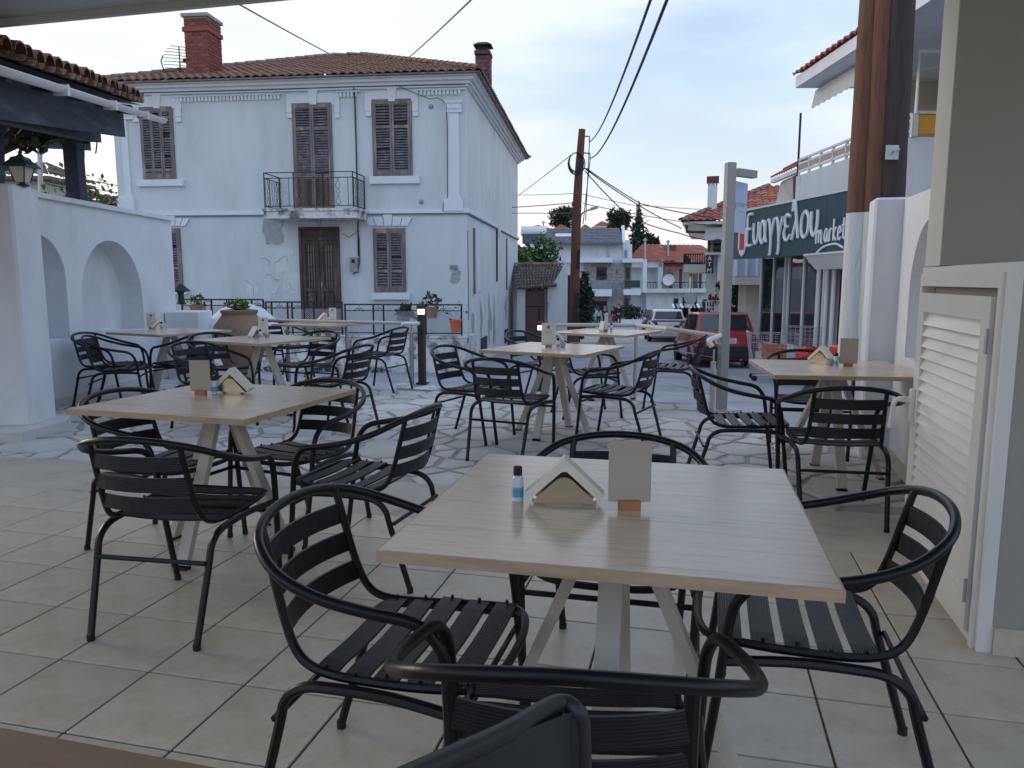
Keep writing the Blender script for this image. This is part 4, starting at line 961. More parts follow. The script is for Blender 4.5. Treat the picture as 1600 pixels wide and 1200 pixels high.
# side wall details (local x = 0 plane)
def sb_(x0, y0, x1, y1, dx0, dx1, name, m):
    a, b_ = HF.sp(x0, y0), HF.sp(x1, y1); return MB().b2(dx0, dx1, a[0], b_[0], b_[1], a[1]).ob(name, m, hs)
for (x0, y0, x1, y1) in ((740, 360, 750, 455), (791, 375, 798, 450)):
    a, b_ = HF.sp(x0, y0), HF.sp(x1, y1); ob_ = MB(); ob_.b2(.003, .012, a[0], b_[0], b_[1], a[1]); w_ = ob_.ob('blind_window', M['white_plaster'], hs)
    MB().b2(.004, .05, a[0] - .09, a[0], b_[1] - .06, a[1] + .06).ob('shutter_edge', M['old_wood'], w_)
    MB().b2(.004, .02, b_[0], b_[0] + .05, b_[1] - .06, a[1]).ob('shutter_edge', M['trim'], w_)
sb_(751, 529, 760, 549, .002, .03, 'cellar_vent', M['car_black']); sb_(788, 516, 793, 533, .002, .03, 'cellar_vent', M['car_black'])
a = HF.sp(775, 352); b_ = HF.sp(775, 440); MB().b2(.003, .05, a[0], a[0] + .05, b_[1], a[1]).ob('down_pipe', M['rust_iron'], hs); c = HF.sp(776, 362); MB().b2(.003, .12, c[0] - .12, c[0] + .12, c[1] - .2, c[1] + .2).ob('junction_box', M['white_paint'], hs)
for i, (x0, y0, rx, rz) in enumerate(((739, 515, .16, .55), (752, 500, .2, .45), (765, 500, .35, .55), (772, 505, .25, .6), (800, 500, .3, .5), (790, 480, .3, .35), (808, 460, .2, .4))):
    r_ = random.Random(i); P_ = []; c = HF.sp(x0, y0)
    for k in range(20): a = k * 2 * math.pi / 20; q = 1 + .35 * math.sin(3 * a + i) + .25 * math.sin(5 * a + 2 * i) + r_.uniform(-.15, .15); P_.append((c[0] + rx * q * math.cos(a), c[1] + rz * q * math.sin(a)))
    mx = Matrix(((0, 0, 1, 0), (1, 0, 0, 0), (0, 1, 0, 0), (0, 0, 0, 1))); MB().prism(P_, .003, .008, mx).ob('peeled_patch', M['grey_render'], hs)
cl = [HF.sp(730.6, y) for y in (360, 390, 420, 450, 480, 500)]
MB().tube([(.01, .04 + rnd.uniform(-.02, .02), z) for _, z in cl], .016, 4).ob('crack', M['crack'], hs)
# hip roof with rows of barrel tiles
apx = HF.pl(556, 88, yd / 2); az = apx[1]; rxa, rxb = HF.pl(520, 90, yd / 2)[0], HF.pl(566, 88, yd / 2)[0]
ez = zc + .15; ovh = .42
E_ = [Vector((xl - ovh, -ovh, ez)), Vector((ovh, -ovh, ez)), Vector((ovh, yd + ovh, ez)), Vector((xl - ovh, yd + ovh, ez))]
R1, R2 = Vector((rxa, yd / 2, az)), Vector((rxb, yd / 2, az))
def tiled(mb, e0, e1, t1, t0, pitch=.22, row=.36, amp=.045, seg=6):
    """corrugated tile surface on the (possibly triangular) slope e0-e1 (eave) t0-t1 (top)"""
    e0, e1, t0, t1 = map(Vector, (e0, e1, t0, t1)); nrm = (e1 - e0).cross(((t0 + t1) / 2) - e0).normalized()
    if nrm.z < 0: nrm = -nrm
    Lg = (e1 - e0).length; ax = (e1 - e0) / Lg; up_v = ((t0 + t1) / 2 - (e0 + e1) / 2); up_v -= ax * up_v.dot(ax); Ls = up_v.length; up = up_v / Ls
    nr = max(int(round(Ls / row)), 1)
    for r_ in range(nr):
        f0, f1 = r_ / nr, (r_ + 1) / nr
        s0 = (e0.lerp(t0, f0) - e0).dot(ax); s1 = (e1.lerp(t1, f0) - e0).dot(ax)
        u0 = (e0.lerp(t0, f1) - e0).dot(ax); u1 = (e1.lerp(t1, f1) - e0).dot(ax)
        n_ = int(Lg / pitch * seg) + 1; base = len(mb.v); cnt_ = 0
        for k in range(n_ + 1):
            x = k * pitch / seg
            if x < min(s0, u0) - .01 or x > max(s1, u1) + .01: continue
            h_ = abs(math.sin(math.pi * x / pitch)) * amp + math.sin(x * 3.1 + r_ * 1.7) * .004
            xa_ = min(max(x, s0), s1); xb_ = min(max(x, u0), u1)
            a = e0 + ax * xa_ + up * (Ls * f0) + nrm * (h_ + .035); b_ = e0 + ax * xb_ + up * (Ls * f1) + nrm * h_
            mb.v += [tuple(a), tuple(b_), tuple(a - nrm * .035)]; cnt_ += 1
        for k in range(cnt_ - 1):
            i = base + k * 3; mb.f += [(i, i + 3, i + 4, i + 1), (i + 2, i + 5, i + 3, i)]
rf = MB(); tiled(rf, E_[0], E_[1], R2, R1); tiled(rf, E_[1], E_[2], R2, R2); tiled(rf, E_[3], E_[0], R1, R1); tiled(rf, E_[2], E_[3], R1, R2)
rfo = rf.ob('roof', M['old_tile'], hs, kind='stuff')
MB().prism([(xl - ovh + .02, -ovh + .02), (ovh - .02, -ovh + .02), (ovh - .02, yd + ovh - .02), (xl - ovh + .02, yd + ovh - .02)], ez - .03, ez + .005).ob('eave_board', M['old_wood'], hs)
cap_me = MB(); 
for k in range(7):
    a = R(180 * k / 6); 
    cap_me.v += [(0, math.cos(a) * .13, math.sin(a) * .10 - .01), (.44, math.cos(a) * .10, math.sin(a) * .075 - .01)]
for k in range(6): cap_me.f.append((2 * k, 2 * k + 2, 2 * k + 3, 2 * k + 1))
cap_me.f.append(tuple(2 * k for k in range(7)))
cap_old = cap_me.mesh('ridge_tile', M['old_tile'])
def ridge(p, q, par, me, step=.36, scale=1.0):
    p, q = Vector(p), Vector(q); d = q - p; n_ = max(int(d.length / (step * scale)), 1); dn = d.normalized()
    for k in range(n_):
        o = link('ridge_tile', me, par); c = p + d * (k / n_); o.location = c + Vector((0, 0, .05)); o.rotation_euler = (rnd.uniform(-.05, .05), -math.asin(dn.z) + rnd.uniform(-.03, .03), math.atan2(dn.y, dn.x)); o.scale = (scale,) * 3
ridge(E_[0], R1, hs, cap_old); ridge(E_[1], R2, hs, cap_old); ridge(R1, R2, hs, cap_old); ridge(E_[2], R2, hs, cap_old)
# brick chimneys
def brick_stack(par, cx, cy, wx, wy, z0, z1, m, mo, bl_=.21, bh=.075, collar=None, jt=.012):
    par_o = MB().box((cx, cy, (z0 + z1) / 2), (wx - .02, wy - .02, z1 - z0)).ob('chimney', mo, par)
    rows = int((z1 - z0) / (bh + jt))
    me_x = MB().bbox((0, 0, 0), (bl_, .03, bh), .003).mesh('brick', m); me_h = MB().bbox((0, 0, 0), (bl_ / 2 - jt / 2, .03, bh), .003).mesh('brick', m)
    for r_ in range(rows):
        z = z0 + (r_ + .5) * (bh + jt)
        for ax in (0, 1):
            Wd = wx if ax == 0 else wy; x = -Wd / 2; k = 0
            while x < Wd / 2 - .03:
                half_ = (k == 0 and r_ % 2 == 1); ln = bl_ / 2 - jt / 2 if half_ else bl_
                rem = Wd / 2 - x; sc = 1.0
                if ln > rem: sc = rem / ln
                c = x + ln * sc / 2; me = me_h if half_ else me_x
                for sd_ in ((-1,) if ax == 0 else (1,)):
                    o = link('brick', me, par_o)
                    o.location = (cx + c, cy - wy / 2 + .006 + rnd.uniform(-.003, .003), z) if ax == 0 else (cx + wx / 2 - .006 + rnd.uniform(-.003, .003), cy + c, z)
                    o.rotation_euler.z = 0 if ax == 0 else R(90); o.scale = (sc, 1, 1)
                x += ln * sc + jt; k += 1
    return par_o
yc = .95; a = HF.pl(292, 118, yc - .35); b_ = HF.pl(328, 118, yc - .35); ztop = HF.pl(310, 26, yc - .35)[1]
cw_ = b_[0] - a[0]; ccx = (a[0] + b_[0]) / 2
ch1 = brick_stack(hs, ccx, yc, cw_, .72, a[1] - .25, ztop, M['brick'], M['mortar'])
zcol = HF.pl(310, 44, yc - .4)[1]
for i in range(2): MB().b2(ccx - cw_ / 2 - .04, ccx + cw_ / 2 + .04, yc - .40, yc + .40, zcol - .06 + i * .0, zcol + .05 + i * .0).ob('brick_collar', M['brick'], ch1) if i == 0 else None
MB().b2(ccx - cw_ / 2 - .05, ccx + cw_ / 2 + .05, yc - .42, yc + .42, ztop, ztop + .08).ob('chimney_cap', M['lead'], ch1)
MB().add([(ccx - .5, yc - .62, a[1] - .26), (ccx + .5, yc - .62, a[1] - .26), (ccx + .5, yc + .5, a[1] + .1), (ccx - .5, yc + .5, a[1] + .1), (ccx - .33, yc - .37, a[1] + .02), (ccx + .33, yc - .37, a[1] + .02), (ccx + .33, yc + .4, a[1] + .25), (ccx - .33, yc + .4, a[1] + .25)], [(0, 1, 5, 4), (1, 2, 6, 5), (3, 0, 4, 7)]).ob('flashing', M['lead'], ch1)
yc2 = 3.3; a = HF.pl(754, 150, yc2); b_ = HF.pl(778, 150, yc2); ztop = HF.pl(766, 88, yc2)[1]; cx2 = (a[0] + b_[0]) / 2; w2_ = b_[0] - a[0]
cx2 = min(cx2, -.05 + .0); ch2 = brick_stack(hs, cx2, yc2, w2_ * .9, .46, ez - .1, ztop, M['brick_purple'], M['mortar_dark'], bl_=.18, bh=.09)
MB().b2(cx2 - w2_ * .5, cx2 + w2_ * .5, yc2 - .28, yc2 + .28, ztop, ztop + .10).ob('chimney_cap', M['brick_purple'], ch2)
mb = MB(); mb.b2(cx2 - .13, cx2 + .13, yc2 - .13, yc2 + .13, ztop + .10, ztop + .26); mb.add([(cx2 - .26, yc2 - .26, ztop + .26), (cx2 + .26, yc2 - .26, ztop + .26), (cx2 + .26, yc2 + .26, ztop + .26), (cx2 - .26, yc2 + .26, ztop + .26), (cx2 - .12, yc2 - .12, ztop + .36), (cx2 + .12, yc2 - .12, ztop + .36), (cx2 + .12, yc2 + .12, ztop + .36), (cx2 - .12, yc2 + .12, ztop + .36)], [(3, 2, 1, 0), (4, 5, 6, 7), (0, 1, 5, 4), (1, 2, 6, 5), (2, 3, 7, 6), (3, 0, 4, 7)]); mb.ob('cowl', M['dark_iron'], ch2)
# grid dish aerial behind the chimney
dp = HF.w(*[HF.pl(281, 97, 1.2)[0], 1.2], HF.pl(281, 97, 1.2)[1]); da = thing('dish_aerial', 'slatted grid dish aerial on the old house roof left of the red chimney', 'aerial', dp, R(25))
mb = MB()
for k in range(11):
    z = -.42 + k * .084; wv = math.sqrt(max(.2 - z * z * .85, .01)) * .9
    mb.tube([(x_, (x_ * x_ + z * z) * .5, z) for x_ in (-wv, -wv / 2, 0, wv / 2, wv)], .008, 4)
mb.tube([(0, .1, .42), (0, 0, 0), (0, .1, -.42)], .016, 5); mb.tube([(-.40, .09, .15), (-.46, .12, 0), (-.40, .09, -.25)], .016, 5); mb.tube([(.38, .09, .2), (.42, .12, 0), (.36, .09, -.3)], .016, 5)
mb.ob('dish_grid', M['dark_iron'], da); MB().tube([(0, .05, 0), (0, .05, -.95)], .02, 6).ob('mast', M['dark_iron'], da); MB().tube([(0, 0, 0), (.1, -.4, -.05)], .012, 5).box((.1, -.42, -.05), (.08, .08, .08)).ob('feed_arm', M['dark_iron'], da)

# terrace wall with iron mesh fence
yw = -1.55
a = HF.pl(725, 525, yw); zw = a[1]; xr = HF.pl(728, 560, yw)[0]; xw0 = HF.pl(275, 560, yw)[0]
tw = fthing(HF, 'terrace_wall', 'low crumbling stained white wall carrying the iron fence before the old house', 'wall')
MB().b2(xw0, xr, yw, yw + .28, -1.4, zw - .05).ob('wall_body', M['stained_plaster'], tw); MB().b2(xw0 - .03, xr + .03, yw - .03, yw + .31, zw - .05, zw).ob('coping', M['stained_plaster'], tw)
MB().b2(xr - .28, xr - .001, yw + .28, .0, -1.4, zw - .052).ob('wall_return', M['stained_plaster'], tw)
struct(tag(MB().b2(xw0, xr - .3, yw + .28, -.01, -1.4, zw - .12).ob('terrace_floor', M['street']), 'x', 'x')); o = bpy.data.objects['terrace_floor']; o.location = (HF.ox, HF.oy, 0); o.rotation_euler.z = HF.a; del o['label']; del o['category']
def fence(px0, px1, pyt, posts, lab, gate=False):
    f_ = fthing(HF, 'iron_fence', lab, 'fence'); y = yw + .10; x0, x1 = HF.pl(px0, pyt, y)[0], HF.pl(px1, pyt, y)[0]; zt_ = HF.pl((px0 + px1) / 2, pyt, y)[1]; zm = zt_ - .14; zl = zw + .05
    mb = MB()
    for z, hh in ((zt_, .035), (zm, .02), (zl, .025)): mb.beam((x0, y, z), (x1, y, z), .03, hh)
    mb.ob('rail', M['rust_iron'], f_)
    for p in posts: x = HF.pl(p, pyt, y)[0]; MB().beam((x, y, zw - .02), (x, y, zt_), .035, .035).ob('post', M['rust_iron'], f_)
    ms = MB(); s_ = .055; k = 0; hh = zm - zl; x = x0 - hh
    while x < x1:
        for sg in (1, -1):
            xa_, xb_ = (x, x + hh) if sg > 0 else (x + hh, x); za_, zb_ = zl, zm
            lo, hi = min(xa_, xb_), max(xa_, xb_)
            if hi < x0 or lo > x1: continue
            def cl_(xx): return min(max(xx, x0), x1)
            fa, fb_ = cl_(xa_), cl_(xb_); ta, tb = (fa - xa_) / (xb_ - xa_), (fb_ - xa_) / (xb_ - xa_)
            ms.beam((fa, y + .005 * sg, za_ + (zb_ - za_) * ta), (fb_, y + .005 * sg, za_ + (zb_ - za_) * tb), .008, .008)
        x += s_
    ms.ob('wire_mesh', M['galv'], f_, kind='stuff')
    for a, b_ in zip(posts, posts[1:]):
        xm = HF.pl((a + b_) / 2, pyt, y)[0]; sc = MB()
        for sg in (-1, 1): sc.tube([(xm + sg * (.02 + .10 * t), y - .012, zm + .02 + .045 * math.sin(t * 5)) for t in (0, .2, .4, .6, .8, 1.0)], .007, 4)
        sc.tube([(xm, y - .012, zm), (xm, y - .012, zt_)], .007, 4)
        sc.ob('scroll', M['rust_iron'], f_)
    return f_
fence(283, 412, 468, [284, 330, 393, 411], 'rusty iron fence section with wire mesh, left of the gate')
fence(415, 535, 472, [415, 424, 449, 456, 475, 490, 534], 'low rusty iron gate with wire mesh in front of the brown house door')
fence(537, 722, 476, [539, 583, 599, 655, 665, 721], 'rusty iron fence section with wire mesh, between gate and house corner')
def pot(px, py, y, r_, h_, m, lab, n_=90, lsz=.06, up=.22, lm='leaf_b', seed=1, hang=False):
    c = HF.pl(px, py, y); p = HF.w(c[0], y, c[1]); t = thing('flower_pot', lab, 'flower pot', p, 0, 'flower pots on the old house fence')
    MB().lathe([(r_ * .7, 0), (r_, h_), (r_ * 1.08, h_), (r_ * 1.08, h_ + .03), (r_ * .9, h_ + .03)], seg=16).ob('pot', m, t, True)
    leaves(n_, [(0, 0, h_ + up * .55, up * .9, up * .7, up * .7)], lsz, seed, 'plant', M[lm], t)
    return t
pot(675, 497, yw - .05, .15, .22, M['terracotta'], 'orange pot with straggly plant hanging on the fence rail behind the bollard', 150, .05, .30, seed=3)
pot(712, 519, yw + .02, .14, .26, M['orange'], 'orange pot with bare stems near the house corner', 40, .035, .36, seed=4)
pot(632, 508, yw + .6, .15, .18, M['gel_blue'], 'blue pot with spiky green plant behind the fence', 70, .10, .26, seed=5)
pot(362, 500, yw + .5, .2, .25, M['terracotta'], 'small potted shrub behind the fence near the jar', 90, .05, .2, seed=6)
pot(310, 494, yw + .2, .2, .25, M['terracotta'], 'green potted plant behind the fence at its left end', 110, .045, .26, lm='leaf_a', seed=7)
wd = leaves(420, [(HF.w(-1.9 - i * 1.3, yw - .12).x, HF.w(-1.9 - i * 1.3, yw - .12).y, -.80, .22, .12, .10) for i in range(4)], .035, 9, 'weeds', M['leaf_b'], kind='stuff')

# ------------------------------------------------------------------ outbuilding with brown gate
OB = Frame(atY(812, 500, 28).x, 28, -R(2))
ob = fthing(OB, 'outbuilding', 'small white outbuilding with grey weathered tiled roof and brown metal gate', 'outbuilding')
def obx(x0, y0, x1, y1, d0, d1, name, m, fr=OB, par=None): a = fr.pl(x0, y0, d0); b_ = fr.pl(x1, y1, d0); return MB().b2(a[0], b_[0], d0, d1, b_[1], a[1]).ob(name, m, par or ob)
obx(808, 452, 821, 545, 0, .3, 'wall', M['side_plaster'])
a = OB.pl(856, 448); b_ = OB.pl(891, 545); pk = OB.pl(882, 416)
mx = Matrix(((1, 0, 0, 0), (0, 0, 1, 0), (0, 1, 0, 0), (0, 0, 0, 1)))
MB().prism([(a[0], b_[1]), (b_[0], b_[1]), (b_[0], OB.pl(891, 436)[1]), (pk[0], pk[1]), (a[0] + .25, OB.pl(867, 440)[1]), (a[0], a[1])], -.02, 2.8, mx).ob('wall', M['side_plaster'], ob)
gt = obx(821.5, 455, 851, 540, .05, .10, 'metal_gate', M['brown_metal'])
obx(820, 453, 822, 545, .0, .08, 'gate_post', M['rust_iron']); obx(851, 453, 856, 545, .0, .08, 'gate_post', M['old_wood']); obx(822, 478, 851, 480, .03, .05, 'gate_rail', M['rust_iron']); obx(841, 479, 843, 545, .03, .05, 'gate_rail', M['rust_iron'])
e0, e1 = OB.pl(806, 452, -.25), OB.pl(870, 448, -.25); t0, t1 = OB.pl(800, 415, 2.2), OB.pl(880, 415, 2.2)
# individual roof tiles
nt_, nr_ = 15, 8
tm = MB()
for k in range(6): a_ = R(180 * k / 5); tm.v += [(math.cos(a_) * .13, 0, math.sin(a_) * .07), (math.cos(a_) * .10, .42, math.sin(a_) * .055)]
for k in range(5): tm.f.append((2 * k, 2 * k + 1, 2 * k + 3, 2 * k + 2))
tm.f.append((0, 2, 4, 6, 8, 10)); tile_me = tm.mesh('roof_tile', M['grey_tile'])
ep, eq, tp_, tq = Vector((e0[0], -.25, e0[1])), Vector((e1[0], -.25, e1[1])), Vector((t0[0], 2.2, t0[1])), Vector((t1[0], 2.2, t1[1]))
MB().quad(ep, eq, tq, tp_).quad(*(Vector((p.x, 4.4 - p.y + .0, p.z)) for p in (tp_, tq, eq, ep))).ob('roof_underlay', M['old_wood'], ob)
for r_ in range(nr_):
    for k in range(nt_):
        f_, g_ = r_ / nr_, (k + .5) / nt_; p = ep.lerp(eq, g_).lerp(tp_.lerp(tq, g_), f_); d = ((tp_ + tq) / 2 - (ep + eq) / 2).normalized()
        o = link('roof_tile', tile_me, ob); o.location = p + Vector((0, 0, .015)); o.rotation_euler = (math.asin(d.z) - .03, rnd.uniform(-.03, .03), rnd.uniform(-.05, .05)); o.scale = ((eq - ep).length / nt_ / .25,) + ((tq - ep).length / nr_ / .42 * .95 if False else .85, 1)
ridge(tp_, tq, ob, MB_old := cap_old)
# ------------------------------------------------------------------ left pergola and things beyond the left wall
PG = Frame(-4.35, 7.9, 0)
pg = thing('pergola', 'blue-black timber pergola with old tiled roof and white gutter at the left', 'pergola')
g0, g1 = atY(-30, 97, 4.9), atY(220, 172, 9.0); tip = atY(255, 187, 9.7)
gut = MB()
def gutter(mb, p, q, r_=.048):
    p, q = Vector(p), Vector(q); d = (q - p).normalized(); sd_ = d.cross(Vector((0, 0, 1))).normalized(); up = Vector((0, 0, 1)); ring = []
    for e_ in (p, q):
        for k in range(9): a = math.pi + math.pi * k / 8; mb.v.append(tuple(e_ + sd_ * math.cos(a) * r_ + up * math.sin(a) * r_))
    b0 = len(mb.v) - 18
    for k in range(8): mb.f.append((b0 + k, b0 + k + 1, b0 + 10 + k, b0 + 9 + k))
    mb.f.append(tuple(b0 + k for k in range(9))); mb.f.append(tuple(b0 + 9 + k for k in range(9)))
    mb.beam(p + sd_ * r_ * .97, q + sd_ * r_ * .97, .012, .012); mb.beam(p - sd_ * r_ * .97, q - sd_ * r_ * .97, .012, .012)
gutter(gut, g0, tip); gut.ob('gutter', M['white_metal'], pg)
for t in (.28, .55, .80): c = g0.lerp(tip, t); d = (tip - g0).normalized(); gb_ = MB(); gb_.beam(c - d * .03 + Vector((0, 0, -.02)), c + d * .03 + Vector((0, 0, -.02)), .115, .085); gb_.ob('gutter_bracket', M['white_metal'], pg)
sd_ = (g1 - g0).cross(Vector((0, 0, 1))).normalized(); sd_ = -sd_ if sd_.x > 0 else sd_       # roof rises towards the left
upv = (sd_ + Vector((0, 0, .10))).normalized(); dd = (g1 - g0).normalized(); Lr = (g1 - g0).length
e_st = g0 + sd_ * (-.02) + Vector((0, 0, .10)); 
MB().quad(e_st + Vector((0, 0, -.05)), e_st + dd * Lr + Vector((0, 0, -.05)), e_st + dd * Lr + upv * 3 + Vector((0, 0, -.05)), e_st + upv * 3 + Vector((0, 0, -.05))).ob('roof_boards', M['blue_wood'], pg)
pt = MB()
for k in range(7): a_ = R(180 * k / 6); pt.v += [(math.cos(a_) * .105, -.02, math.sin(a_) * .075), (math.cos(a_) * .085, .42, math.sin(a_) * .06), (math.cos(a_) * .088, -.02, math.sin(a_) * .060)]
for k in range(6): i = 3 * k; pt.f += [(i, i + 1, i + 4, i + 3), (i, i + 3, i + 5, i + 2)]
pan = MB()
for k in range(5): a_ = R(180 + 180 * k / 4); pan.v += [(math.cos(a_) * .095, -.05, math.sin(a_) * .05 + .02), (math.cos(a_) * .08, .40, math.sin(a_) * .045 + .02)]
for k in range(4): pan.f.append((2 * k, 2 * k + 1, 2 * k + 3, 2 * k + 2))
ptm, pam = pt.mesh('roof_tile', M['old_tile'], True), pan.mesh('roof_tile', M['old_tile'])
nx_ = int(Lr / .215); mrot = Matrix((dd, upv, dd.cross(upv))).transposed()
if mrot.col[2].z < 0: mrot = Matrix((-dd, upv, (-dd).cross(upv))).transposed()
for i in range(nx_):
    for j in range(4):
        for me, offx, dz in ((ptm, 0, .035), (pam, .107, .0)):
            if me is pam and j > 1: continue
            o = link('roof_tile', me, pg); c = e_st + dd * ((i + .5) * .215 + offx) + upv * (j * .36 + rnd.uniform(-.015, .015)) + Vector((0, 0, dz + rnd.uniform(-.006, .006)))
            o.matrix_local = Matrix.Translation(c) @ (mrot @ Matrix.Rotation(rnd.uniform(-.05, .05), 3, 'Z') @ Matrix.Rotation(-.04, 3, 'X')).to_4x4()
# end ridge of the roof at the right-hand tip
for j in range(3):
    o = link('ridge_tile', cap_old, pg); c = e_st + dd * (Lr - .02) + upv * (j * .33); o.matrix_local = Matrix.Translation(c + Vector((0, 0, .08))) @ Matrix((upv, dd, upv.cross(dd))).transposed().to_4x4()
ppx = atY(112, 225, 8.6); zt_p = ppx.z
MB().b2(ppx.x - .075, ppx.x + .075, 8.55, 8.70, 2.08, zt_p + .25).ob('post', M['blue_wood'], pg)
pa, pb = atY(-60, 150, 5.2), atY(145, 205, 8.9)
MB().beam(pa, pb, .16, .24).ob('beam', M['blue_wood'], pg)
_o = sd_ * .16 - Vector((0, 0, .16)); MB().beam(g0 + _o, g0.lerp(g1, .95) + _o, .05, .30).ob('frieze_board', M['blue_wood'], pg)
for t in (.1, .3, .5, .7, .9):
    c = g0.lerp(g1, t); MB().beam(c + Vector((.0, 0, .0)) - Vector((0, 0, .03)), c + upv * 2.8 - Vector((0, 0, .03)), .07, .09).ob('rafter', M['blue_wood'], pg)
MB().beam(atY(-40, 205, 8.5), atY(140, 215, 9.0), .5, .22).ob('beam', M['blue_wood'], pg)
MB().beam(atY(-10, 285, 6.9), atY(-10, 120, 6.9), .12, .12).ob('post', M['blue_wood'], pg)
vn = thing('vine', 'vine branch with leaves under the pergola roof', 'vine')
MB().tube(smooth_pts([atY(-10, 243, 7.6), atY(25, 227, 7.9), atY(50, 218, 8.1), atY(85, 218, 8.3), atY(130, 205, 8.6)], 4), .035, 6).ob('branch', M['bark'], vn)
leaves(260, [tuple(atY(px, py, Y)) + (rx, .25, rz) for px, py, Y, rx, rz in ((45, 226, 8, .16, .07), (20, 214, 8, .3, .06), (70, 214, 8.2, .2, .06), (2, 262, 7.8, .04, .03))], .055, 21, 'leaf_cluster', M['leaf_d'], vn, kind='stuff')
mb = MB()
for px, y0, y1 in ((127, 222, 245), (130, 225, 262), (150, 205, 240)): mb.tube(smooth_pts([atY(px, y0, 8.9), atY(px + 1.5, (y0 + y1) / 2, 8.9), atY(px - .5, y1, 8.9)], 3), .008, 5)
mb.ob('tendril', M['bark'], vn)
# lantern on the pier
lc = atY(35, 284, 6.63); ln = thing('wall_lantern', 'small green-black lantern with frosted panes on the left wall end', 'lantern', (lc.x, lc.y, 2.12))
MB().lathe([(.05, 0), (.05, .015), (.02, .02), (.02, .03)], seg=12).ob('foot', M['dark_iron'], ln)
mb = MB()
for k in range(4):
    a = R(45 + 90 * k); a2 = R(135 + 90 * k); mb.quad((math.cos(a) * .055, math.sin(a) * .055, .03), (math.cos(a2) * .055, math.sin(a2) * .055, .03), (math.cos(a2) * .098, math.sin(a2) * .098, .155), (math.cos(a) * .098, math.sin(a) * .098, .155))
mb.ob('glass_pane', M['fabric_beige'], ln)
for k in range(4): a = R(45 + 90 * k); MB().tube([(math.cos(a) * .057, math.sin(a) * .057, .03), (math.cos(a) * .10, math.sin(a) * .10, .157)], .006, 4).ob('frame_bar', M['dark_iron'], ln)
MB().lathe([(.155, .155), (.15, .165), (.085, .215), (.075, .235), (.03, .25), (.02, .26), (.012, .27), (.022, .28), (.004, .295)], seg=4).ob('hood', mat('lantern_green', (.02, .05, .055), .5), ln).rotation_euler.z = R(45)
# barbecue-like dark hood beyond the wall
bb = thing('dark_hood_lamp', 'small black cowled fitting at the far end of the left white wall', 'lamp', atY(283, 470, 10.9)); MB().lathe([(.07, -.05), (.05, 0), (.04, .08), (.05, .12), (.14, .14), (.03, .24)], seg=10).ob('hood', M['dark_iron'], bb)
# far left houses
def hip_house(name, px0, px1, py_e, py_t, Y, wall_h, m_roof, lab, depth=7, wall='white_plaster', over=.5, group=None, windows=()):
    a, b_ = atY(px0, py_e, Y), atY(px1, py_e, Y); fr = Frame(a.x, Y, 0); t = fthing(fr, name, lab, 'house', group); W = b_.x - a.x; ze = a.z
    zt2 = atY(px0, py_t, Y + depth / 2).z
    MB().b2(over, W - over, 0, depth, ze - wall_h, ze).ob('wall', M[wall], t)
    rf_ = MB(); e_ = [Vector((0, -over, ze)), Vector((W, -over, ze)), Vector((W, depth + over, ze)), Vector((0, depth + over, ze))]; ins_ = min(W / 2 - .05, depth * .55); r1, r2 = Vector((ins_, depth / 2, zt2)), Vector((W - ins_, depth / 2, zt2))
    tiled(rf_, e_[0], e_[1], r2, r1, .3, .5, .05, 4); tiled(rf_, e_[1], e_[2], r2, r2, .3, .5, .05, 4); tiled(rf_, e_[3], e_[0], r1, r1, .3, .5, .05, 4)
    rf_.prism([(0, -over), (W, -over), (W, depth + over), (0, depth + over)], ze - .12, ze - .02)
    rf_.ob('roof', m_roof, t)
    for (wx0, wy0, wx1, wy1) in windows:
        p, q = atY(wx0, wy0, Y), atY(wx1, wy1, Y); wo = MB().b2(p.x - a.x, q.x - a.x, -.05, .02, q.z, p.z).ob('window', M['white_metal'], t); MB().b2(p.x - a.x + .08, q.x - a.x - .08, -.06, -.05, q.z + .08, p.z - .08).ob('pane', M['glass_dark'], wo)
    return t, fr
hip_house('far_house', -60, 92, 277, 255, 24, 5, M['grey_tile'], 'cream house with old tiled eaves behind the lantern', depth=1.6, wall='cream_plaster', windows=((5, 283, 11, 300), (40, 284, 50, 300)))
hip_house('far_house', 40, 150, 312, 292, 34, 5, M['red_tile'], 'red hipped roof just above the left white wall', depth=2.5)
hip_house('far_house', 145, 215, 322, 303, 32, 5, M['old_tile'], 'brown tiled roof between the pergola post and the old house', depth=2.5)
tg = tag(MB().tube([atY(64, 330, 20), atY(62, 228, 20)], .06, 8).ob('thin_pole', M['galv']), 'thin grey pole seen between the lantern and the pergola post', 'pole')
tree(atY(135, 310, 16).x, 16, .8, 2.8, .8, M['leaf_a'], 31, 'small leafy treetop over the left white wall', .06, 900)

